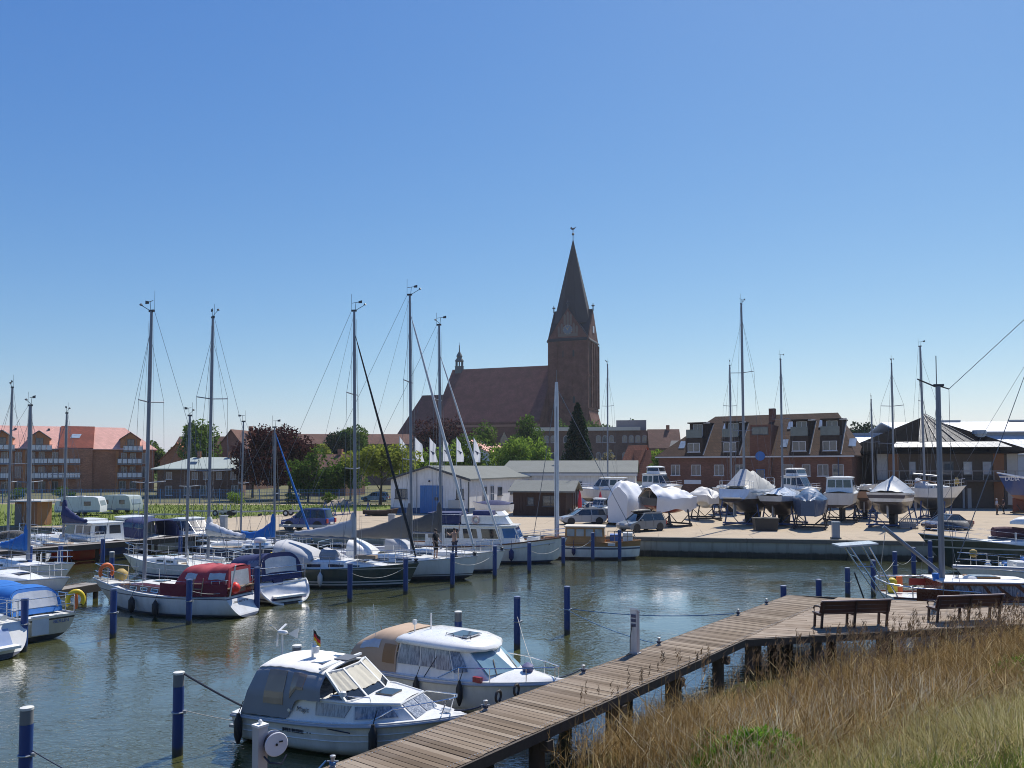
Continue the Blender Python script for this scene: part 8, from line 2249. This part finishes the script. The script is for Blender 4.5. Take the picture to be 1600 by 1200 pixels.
# ------------------------------------------------------------------ cars
def car(label, loc, rz, L, H_, W, paint, low=None, kind='estate', group='cars parked on the quay', extra=None):
    t = thing('parked_car', label, 'car', loc, rz, group)
    h = H_; l2 = L / 2; w2 = W / 2
    # x forward; body profile (x,z)
    belt = h * .60
    body = [(-l2, .32 * h), (-l2 - .02, belt * .86), (-l2 + .05, belt), (l2 * .46, belt), (l2 * .60, belt * .96), (l2 * .93, belt * .80), (l2, belt * .62), (l2, .28 * h), (l2 * .9, .17 * h), (-l2 * .92, .17 * h)]
    def loft(prof, wf, name, mat, n=4):
        rows = []
        for k in range(-n, n + 1):
            a = k / n; s_ = 1 - .06 * abs(a) ** 4
            rows.append([(x * s_, a * wf(z), z) for x, z in prof])
        m = MB().rows(rows, close=True); m.add(rows[0], [tuple(range(len(prof)))[::-1]]); m.add(rows[-1], [tuple(range(len(prof)))]); return put(name, m, mat, t, 35)
    loft(body, lambda z: w2 * (1 - .10 * max(0, z / belt - .55) ** 2 * 4 * .25 - .05 * max(0, .4 - z / h)), 'body', paint)
    if low: 
        lw = [(-l2 - .03, .18 * h), (-l2 - .04, .36 * h), (l2 + .02, .34 * h), (l2 + .02, .18 * h)]
        m = MB(); m.box(-l2 - .04, l2 + .01, -w2 - .012, w2 + .012, .17 * h, .30 * h); put('lower_body', m, low, t)
    rear = {'estate': (-l2 + .02, -l2 * .88), 'sedan': (-l2 * .66, -l2 * .34)}[kind]
    gh = [(rear[0] + .04, belt - .01), (rear[1] + .02, h * .965), (rear[1] + .25, h), (l2 * .02, h), (l2 * .10, h * .98), (l2 * .50, belt - .01)]
    wg = lambda z: w2 * (.93 - .20 * (z - belt) / (h - belt))
    loft(gh, wg, 'glasshouse', dglass)
    roof = [(rear[1], h * .955), (rear[1] + .02, h * 1.0), (rear[1] + .28, h * 1.02), (l2 * .02, h * 1.02), (l2 * .12, h * .985), (l2 * .10, h * .955)]
    loft(roof, lambda z: w2 * .755, 'roof', paint if not extra else extra)
    pl = MB()
    for sd in (-1, 1):
        for x0, x1 in ((rear[0] + .06, rear[1] + .05), (-l2 * .30, -l2 * .28), (l2 * .50, l2 * .11)):
            pl.bar((x0, sd * wg(belt) * 1.005, belt), (x1, sd * wg(h) * 1.005, h * .97), .07, .035)
    put('pillars', pl, paint, t)
    for x in (-l2 * .62, l2 * .60):
        for sd in (-1, 1):
            r = h * .215
            wh = put('wheel', MB().lathe([(r * .72, -.09), (r, -.075), (r, .075), (r * .72, .09)], 16, (x, sd * (w2 - .10), r), 'y'), blk, t, 40)
            put('rim', MB().lathe([(r * .70, -.06), (r * .66, .0), (r * .2, .03)] if False else [(r * .7, -.092), (r * .7, .092)], 12, (x, sd * (w2 - .098), r), 'y'), M('alloy_rim', (.45, .46, .48), .35, .8), wh)
            put('wheel_arch', MB().lathe([(r * 1.16, -.002), (r * 1.16, .012)], 16, (x, sd * (w2 - .003) - (0 if sd > 0 else .012), r * 1.05), 'y'), blk, t)
    for sd in (-1, 1):
        put('headlight', MB().box(l2 * .90, l2 + .005, sd * w2 * .55 - .14, sd * w2 * .55 + .14, belt * .66, belt * .82), glass('lamp_glass', (.5, .52, .55), .1), t)
        put('tail_light', MB().box(-l2 - .035, -l2 + .06, sd * w2 * .80 - .10, sd * w2 * .80 + .10, belt * .62, belt * .95), M('tail_red', (.4, .02, .02), .3), t)
        put('mirror', MB().box(l2 * .30, l2 * .38, sd * w2 * 1.0 - .05, sd * w2 * 1.0 + .09, belt, belt + .12), paint, t)
    put('number_plate', MB().box(-l2 - .05, -l2 - .02, -.24, .24, belt * .52, belt * .66), M('plate', (.7, .7, .68), .5), t)
    for x in (-l2 * .28, l2 * .14):
        dm = MB()
        for sd in (-1, 1): dm.box(x - .006, x + .006, sd * (w2 - .004) - .006, sd * (w2 - .004) + .006, .25 * h, belt)
        put('door_gap', dm, blk, t)
    if kind == 'estate': put('roof_rail', MB().bar((rear[1] + .2, -w2 * .7, h * 1.045), (l2 * .02, -w2 * .7, h * 1.045), .03, .03).bar((rear[1] + .2, w2 * .7, h * 1.045), (l2 * .02, w2 * .7, h * 1.045), .03, .03), darkm, t)
    return t
cblue = M('blue_car_paint', (.008, .045, .22), .35, .0, var=.03, coat=.35); csilver = M('silver_car_paint', (.36, .38, .40), .4, .2, var=.05, coat=.6); cgrey = M('grey_blue_car_paint', (.13, .16, .19), .4, .15, var=.05, coat=.6); cdark = M('plum_car_paint', (.06, .05, .075), .3, .1, var=.05, coat=.8)
p = gp(487, 830, GZ); car('blue and silver estate car parked at the quay edge', (p.x - .5, p.y + .9, GZ), R(180 - 14), 3.7, 1.55, 1.55, cblue, csilver)
p = gp(910, 819, GZ); car('silver car parked in front of the brown shed', (p.x, p.y, GZ), R(180 + 12), 3.8, 1.25, 1.5, csilver)
p = gp(1004, 831, GZ); t = car('grey estate car with black roof box in front of the wrapped boats', (p.x, p.y + .6, GZ), R(180 + 35), 3.7, 1.30, 1.5, cgrey)
t2 = thing('roof_box', 'black roof box on the grey estate car', 'roof box', (p.x, p.y + .6, GZ + 1.36), R(180 + 35)); put('shell', MB().lathe([(.05, -.85), (.25, -.75), (.33, -.2), (.30, .5), (.06, .95)], 10, (0, 0, .12), 'x'), blk, t2, 60); t2.scale = (1, 1, .5); put('foot', MB().box(-.5, .4, -.2, .2, -.15, 0), darkm, t2)
p = gp(1486, 829, GZ); car('dark plum coloured saloon car parked beyond the green bow', (p.x, p.y + .5, GZ), R(-160), 3.6, 1.15, 1.5, cdark, kind='sedan')
p = gp(905, 806, GZ); car('second pale car parked close to the brown shed', (p.x + 1, p.y + 1.5, GZ), R(180 + 12), 3.5, 1.2, 1.45, M('white_car_paint', (.65, .66, .67), .3, .1, coat=.6), kind='sedan')
p = dp(560, 772, 95); car('light blue car parked behind the blue fence', (p.x, 106.5, GZ), R(175), 3.6, 1.25, 1.5, M('light_blue_car_paint', (.12, .25, .42), .3, .2, coat=.6))

# ------------------------------------------------------------------ caravans, hut, flags, fence, yard clutter
def caravan(label, loc, rz, L, H_, body):
    t = thing('caravan', label, 'caravan', loc, rz, 'caravans parked on the grass')
    prof = [(-L / 2, .35), (-L / 2 - .05, .9), (-L / 2 + .18, H_ * .93), (-L / 2 + .5, H_), (L / 2 - .6, H_), (L / 2 - .22, H_ * .95), (L / 2 + .02, .95), (L / 2, .35)]
    put('body', MB().prism(prof, -.85, .85, 'y'), body, t, 40)
    band = M('blue_grey_band', (.16, .22, .30), .5)
    put('skirt', MB().box(-L / 2 + .02, L / 2 - .02, -.865, .865, .34, .52), band, t)
    for x, w in ((-L * .32, .55), (L * .22, .6), (-.1, .0)):
        if w: put('window', MB().box(x - w / 2, x + w / 2, -.875, .875, .95, 1.35), dglass, t)
    put('end_window', MB().quad((L / 2 + .035, -.6, .98), (L / 2 + .035, .6, .98), (L / 2 - .12, .6, 1.42), (L / 2 - .12, -.6, 1.42), .03), glass('pale_glass', (.25, .30, .32), .1), t)
    put('door', MB().box(-.35, .1, -.872, -.85, .42, 1.55), body, t)
    for sd in (-1, 1): put('wheel', MB().lathe([(.18, -.07), (.27, -.06), (.27, .06), (.18, .07)], 12, (0, sd * .75, .27), 'y'), blk, t, 40)
    put('drawbar', MB().bar((L / 2, -.3, .3), (L / 2 + .8, 0, .3), .07, .07).bar((L / 2, .3, .3), (L / 2 + .8, 0, .3), .07, .07), galv, t)
    put('roof_vent', MB().box(-.3, .3, -.25, .25, H_, H_ + .08), gelgrey, t)
p = gp(113, 807, GZ); caravan('white caravan with two small side windows on the grass', (p.x, p.y + 1.5, GZ), R(6), 4.0, 1.78, M('caravan_white', (.66, .68, .70), .45, grime=.15))
p = gp(180, 803, GZ); caravan('greyish caravan with bright front beside the other caravan', (p.x, p.y + 1.3, GZ), R(-16), 3.5, 1.80, M('caravan_grey', (.44, .50, .49), .5, grime=.2))
p = dp(52, 820, 63); t = thing('wooden_hut', 'brown wooden hut with flat pale roof on the grass', 'hut', (p.x, p.y, GZ), R(-8))
hutm = M('brown_hut_boards', (.30, .14, .06), .75, var=.2, scale=3, bmp=.3)
put('wall', MB().box(-.95, .95, -.8, .8, 0, 1.85), hutm, t); put('roof', MB().box(-1.35, 1.5, -1.1, 1.1, 1.87, 1.98), M('pale_hut_roof', (.55, .55, .53), .8), t)
for i in range(8): put('board', MB().box(-.94 + i * .235, -.72 + i * .235, -.83, -.80, .03, 1.82), hutm, t)
put('door', MB().box(-.93, -.35, -.86, -.83, .03, 1.7), M('grey_hut_door', (.20, .17, .16), .8), t)

clothm = cloth('white_flag_cloth', (.74, .75, .80), .55); emblem = M('emblem_blue', (.02, .03, .10), .7)
for i, (u, lab) in enumerate(((625, 'white flag with dark bird emblem, first by the gable end'), (649, 'white flag with dark bird emblem, widest unfurled one'), (672, 'white flag with dark bird emblem between two masts'), (693, 'white flag with dark bird emblem half behind a mast'), (714, 'white flag with dark bird emblem right of the slim mast'), (741, 'white flag with dark bird emblem before the orange roof'))):
    if i == 4: lab = 'white flag with dark bird emblem, second from the orange roof'
    D_ = 109.0; p = dp(u - 1, 735, D_); zt = zat(683 + (i % 3) * .7, D_) - GZ
    t = thing('flag', lab, 'flag', (p.x, p.y, GZ), R(-8), 'white flags behind the workshop')
    put('pole', MB().tube([(0, 0, 0), (0, 0, zt + .1)], [.06, .04], 6), M('pale_pole', (.55, .56, .58), .5), t)
    wdt = (1.05, 1.25, 1.05, 1.0, 1.0, .95)[i]
    def fl(u_, v_, i=i, w=wdt):
        # hangs: top corner at the pole, lower edge blown out
        x = .05 + w * u_ * (.68 + .32 * v_) + .10 * math.sin(v_ * 6 + i) * u_; y = .18 * math.sin(u_ * 6 + v_ * 3 + i) * u_
        return (x, y, zt - 3.3 * v_ - .9 * u_ * (1 - v_))
    f_ = put('cloth', MB().fn(fl, 0, 1, 0, 1, 8, 14), clothm, t, 60)
    e = MB()
    for (a0, a1, b0, b1) in ((.12, .45, .50, .53), (.55, .88, .50, .53), (.40, .60, .53, .63), (.28, .72, .51, .56)): 
        for o_ in (.03, -.03): e.fn(fl, a0, a1, b0, b1, 4, 2, off=o_)
    put('emblem', e, emblem, f_)
fm = M('blue_fence_paint', (.035, .13, .30), .6, var=.2)
def fence(a, b, label, h=1.75):
    a, b = V(a), V(b); d = b - a; Lf = d.length
    t = thing('fence', label, 'fence', (a.x, a.y, GZ), math.atan2(d.y, d.x))
    n = int(Lf / 2.5)
    pme = MB().box(-.04, .04, -.04, .04, 0, h + .1).mesh('post')
    g = MB()
    for i in range(12): g.box(.06 + i * .2, .075 + i * .2, -.012, .012, .05, h)
    for z in (.1, .5, .95, 1.4, h - .02): g.box(.04, 2.46, -.016, .016, z, z + .03)
    gme = g.mesh('mesh_panel')
    for i in range(n + 1):
        link('post', pme, fm, t, (i * 2.5, 0, 0))
        if i < n: link('mesh_panel', gme, fm, t, (i * 2.5, 0, 0))
fence((-74, 101), (-13.5, 99.5), 'long blue mesh fence behind the caravans and trailers')
def trailer(label, loc, rz, L=3.6, boatwheel=False):
    t = thing('boat_trailer', label, 'trailer', loc, rz, 'empty boat trailers in the yard')
    put('frame', MB().bar((-L / 2, -.55, .45), (L * .2, -.55, .45), .07, .09).bar((-L / 2, .55, .45), (L * .2, .55, .45), .07, .09).bar((L * .2, -.55, .45), (L * .62, 0, .45), .07, .09).bar((L * .2, .55, .45), (L * .62, 0, .45), .07, .09).bar((-L * .4, -.6, .45), (-L * .4, .6, .45), .07, .07).bar((0, -.6, .45), (0, .6, .45), .07, .07), galv, t)
    for sd in (-1, 1):
        w_ = put('wheel', MB().lathe([(.16, -.07), (.30, -.06), (.30, .06), (.16, .07)], 12, (-L * .18, sd * .68, .30), 'y'), blk, t, 40)
        put('rim', MB().lathe([(.15, -.065), (.15, .072)], 8, (-L * .18, sd * .68, .30), 'y'), gelgrey, w_)
        put('support', MB().bar((-L * .35, sd * .5, .45), (-L * .35, sd * .6, 1.0), .06, .06), galv, t)
    put('jockey_wheel', MB().lathe([(.05, -.03), (.12, -.025), (.12, .025), (.05, .03)], 10, (L * .55, 0, .12), 'y').tube([(L * .55, 0, .15), (L * .55, 0, .8)], .03, 6), darkm, t)
for u, v, r_, l, lab in ((240, 812, 5, 4.2, 'boat trailer standing between caravan and the tall tree'), (330, 806, 170, 4.6, 'boat trailer with big wheels below the copper beech'), (372, 807, 8, 3.4, 'light boat trailer beside the big wheeled trailer'), (440, 806, 176, 3.6, 'boat trailer behind the blue car')):
    p = gp(u, v, GZ); trailer(lab, (p.x, p.y, GZ), R(r_), l)
bs = M('blue_steel_stand', (.05, .10, .26), .6, .2)
for i, (u, v) in enumerate(((508, 805), (518, 806), (529, 805), (542, 804), (575, 806))):
    p = gp(u, v, GZ)
    t = thing('boat_support', ('blue steel boat support nearest the blue car', 'tall blue steel boat support second from the blue car', 'blue steel boat support in the middle of the row', 'blue steel boat support at the far end of the row', 'slanting blue steel support near the workshop')[i], 'boat support', (p.x, p.y, GZ), .3 * i, 'blue steel boat supports')
    put('frame', MB().bar((-.5, 0, .05), (.5, 0, .05), .08, .08).bar((-.4, 0, .05), (0, 0, 1.3), .07, .07).bar((.4, 0, .05), (0, 0, 1.3), .07, .07), bs, t); put('pad', MB().box(-.18, .18, -.1, .1, 1.3, 1.38), darkm, t)
p = gp(594, 806, GZ); t = thing('rowing_boat', 'old dark rowing boat lying upright beside the workshop', 'rowing boat', (p.x, p.y, GZ + .12), R(4))
Hh = Hull(3.2, 1.0, .45, .6, .12, .6, .2, 0, full=.6); put('hull', Hh.shell(14, 6), M('tarred_boards', (.045, .032, .028), .8), t, 50); put('thwart', MB().box(-.3, -.1, -.4, .4, .4, .44), teak, t); put('gunwale', Hh.rail(.025), teak, t)
for u, v, lab in ((348, 829, 'grey supply cabinet on the quay edge left of the blue car'), (612, 826, 'grey supply cabinet on the quay edge by the workshop'), (1306, 842, 'grey supply cabinet on the quay edge before the cream cabin boat'), (104, 826, 'small pale supply cabinet by the wooden hut')):
    p = gp(u, v, GZ); t = thing('supply_cabinet', lab, 'supply cabinet', (p.x, max(p.y, quay_y(p.x) + .35), GZ + .01), R(-10), 'supply cabinets on the quay')
    put('housing', MB().box(-.22, .22, -.16, .16, .08, 1.02), M('cabinet_grey', (.34, .36, .39), .5, grime=.15), t); put('plinth', MB().box(-.3, .3, -.22, .22, 0, .09), M('coping_concrete', (.15, .14, .12)), t); put('lid', MB().box(-.25, .25, -.19, .19, 1.02, 1.08), gelgrey, t)
p = gp(1200, 830, GZ); t = thing('crate', 'black plastic container under the small white yacht', 'container', (p.x, p.y + .6, GZ), R(-6)); cb = M('black_plastic', (.02, .021, .024), .5)
put('body', MB().add([(-.75, -.5, 0), (.75, -.5, 0), (.75, .5, 0), (-.75, .5, 0), (-.82, -.56, .85), (.82, -.56, .85), (.82, .56, .85), (-.82, .56, .85)], [(3, 2, 1, 0), (4, 5, 6, 7), (0, 1, 5, 4), (1, 2, 6, 5), (2, 3, 7, 6), (3, 0, 4, 7)]), cb, t); put('rim', MB().box(-.87, .87, -.61, .61, .85, .92), cb, t)
p = gp(1418, 826, GZ); t = thing('wire_crate', 'grey wire crate beside the blue cradle', 'crate', (p.x, p.y, GZ), R(-8)); m = MB()
for i in range(9): m.box(-.6 + i * .15 - .01, -.6 + i * .15 + .01, -.41, -.39, .1, .75); m.box(-.6 + i * .15 - .01, -.6 + i * .15 + .01, .39, .41, .1, .75)
for z in (.1, .4, .75): m.box(-.61, .61, -.42, -.38, z, z + .03); m.box(-.61, .61, .38, .42, z, z + .03)
put('cage', m, galv, t); put('pallet', MB().box(-.62, .62, -.43, .43, 0, .1), teak, t); put('load', MB().box(-.5, .5, -.3, .3, .1, .5), M('grey_load', (.25, .28, .32), .7), t)
for u, lab in ((906, 'folded red parasol at the corner of the brown shed'), (938, 'folded red parasol standing free beside the wrapped boat')):
    p = dp(u, 800, 73.5 if u < 920 else 71); t = thing('parasol', lab, 'parasol', (p.x, p.y, GZ), 0, 'folded red parasols')
    put('pole', MB().tube([(0, 0, 0), (0, 0, 2.5)], .03, 6), gelgrey, t); put('canopy', MB().lathe([(.03, .7), (.16, .75), (.2, 1.2), (.12, 2.0), (.02, 2.45)], 8), M('red_parasol_cloth', (.50, .03, .05), .8), t); put('foot', MB().lathe([(.25, 0), (.25, .06)], 10), darkm, t)
def heap(label, u, v, w, h, mat):
    p = dp(u, v, 96); t = put('sand_heap', MB().fn(lambda a, b: (w * (2 * a - 1), 1.2 * (2 * b - 1), h * max(0, 1 - (2 * a - 1) ** 2) * max(0, 1 - (2 * b - 1) ** 2) * (1 + .2 * math.sin(a * 19 + b * 7))), 0, 1, 0, 1, 16, 10), mat, None, 60, (p.x, p.y, GZ)); tag(t, label, 'sand heap')
heap('low heap of pinkish sand in front of the blue fence', 533, 775, 1.9, .75, sandm)
p = dp(745, 790, 74.5); t = thing('lamp_post', 'white post with small cross arms beside the workshop', 'lamp post', (p.x, p.y, GZ)); put('pole', MB().tube([(0, 0, 0), (0, 0, zat(760, 74.5) - GZ)], .045, 6), gelgrey, t); put('cross_arm', MB().box(-.4, .4, -.03, .03, 2.3, 2.36), gelgrey, t)
p = dp(770, 790, 72); t = thing('trailer_boat', 'small boat with dark cover standing beside the workshop', 'boat', (p.x, p.y, GZ + .55), R(160)); Hh = Hull(3.6, 1.5, .7, .9, .25, .85, .4, 0); put('hull', Hh.shell(14, 8), gel, t, 50); put('cover', MB().fn(lambda u, v: (Hh.x(u, .8), (Hh.hb(u) + .02) * (1 - 2 * v), Hh.zs(u) + .02 + .4 * (1 - abs(2 * v - 1) ** 1.5) * math.sin(math.pi * min(1, u + .1))), 0, 1, 0, 1, 12, 10), navy, t, 50); put('stand', MB().box(-1.2, 1.2, -.4, .4, -.54, -.1), darkm, t)

# ------------------------------------------------------------------ thin summer haze
hz, ht, hb_ = nt_mat('summer_haze'); ht.nodes.remove(hb_)
pv = ht.nodes.new('ShaderNodeVolumePrincipled'); pv.inputs['Color'].default_value = (.86, .92, 1, 1); pv.inputs['Density'].default_value = .00017; pv.inputs['Anisotropy'].default_value = .3
ht.links.new(pv.outputs[0], ht.nodes['Material Output'].inputs['Volume'])
setting(put('haze', MB().box(-6500, 6500, -120, 7500, -7, 96), hz), 'stuff')
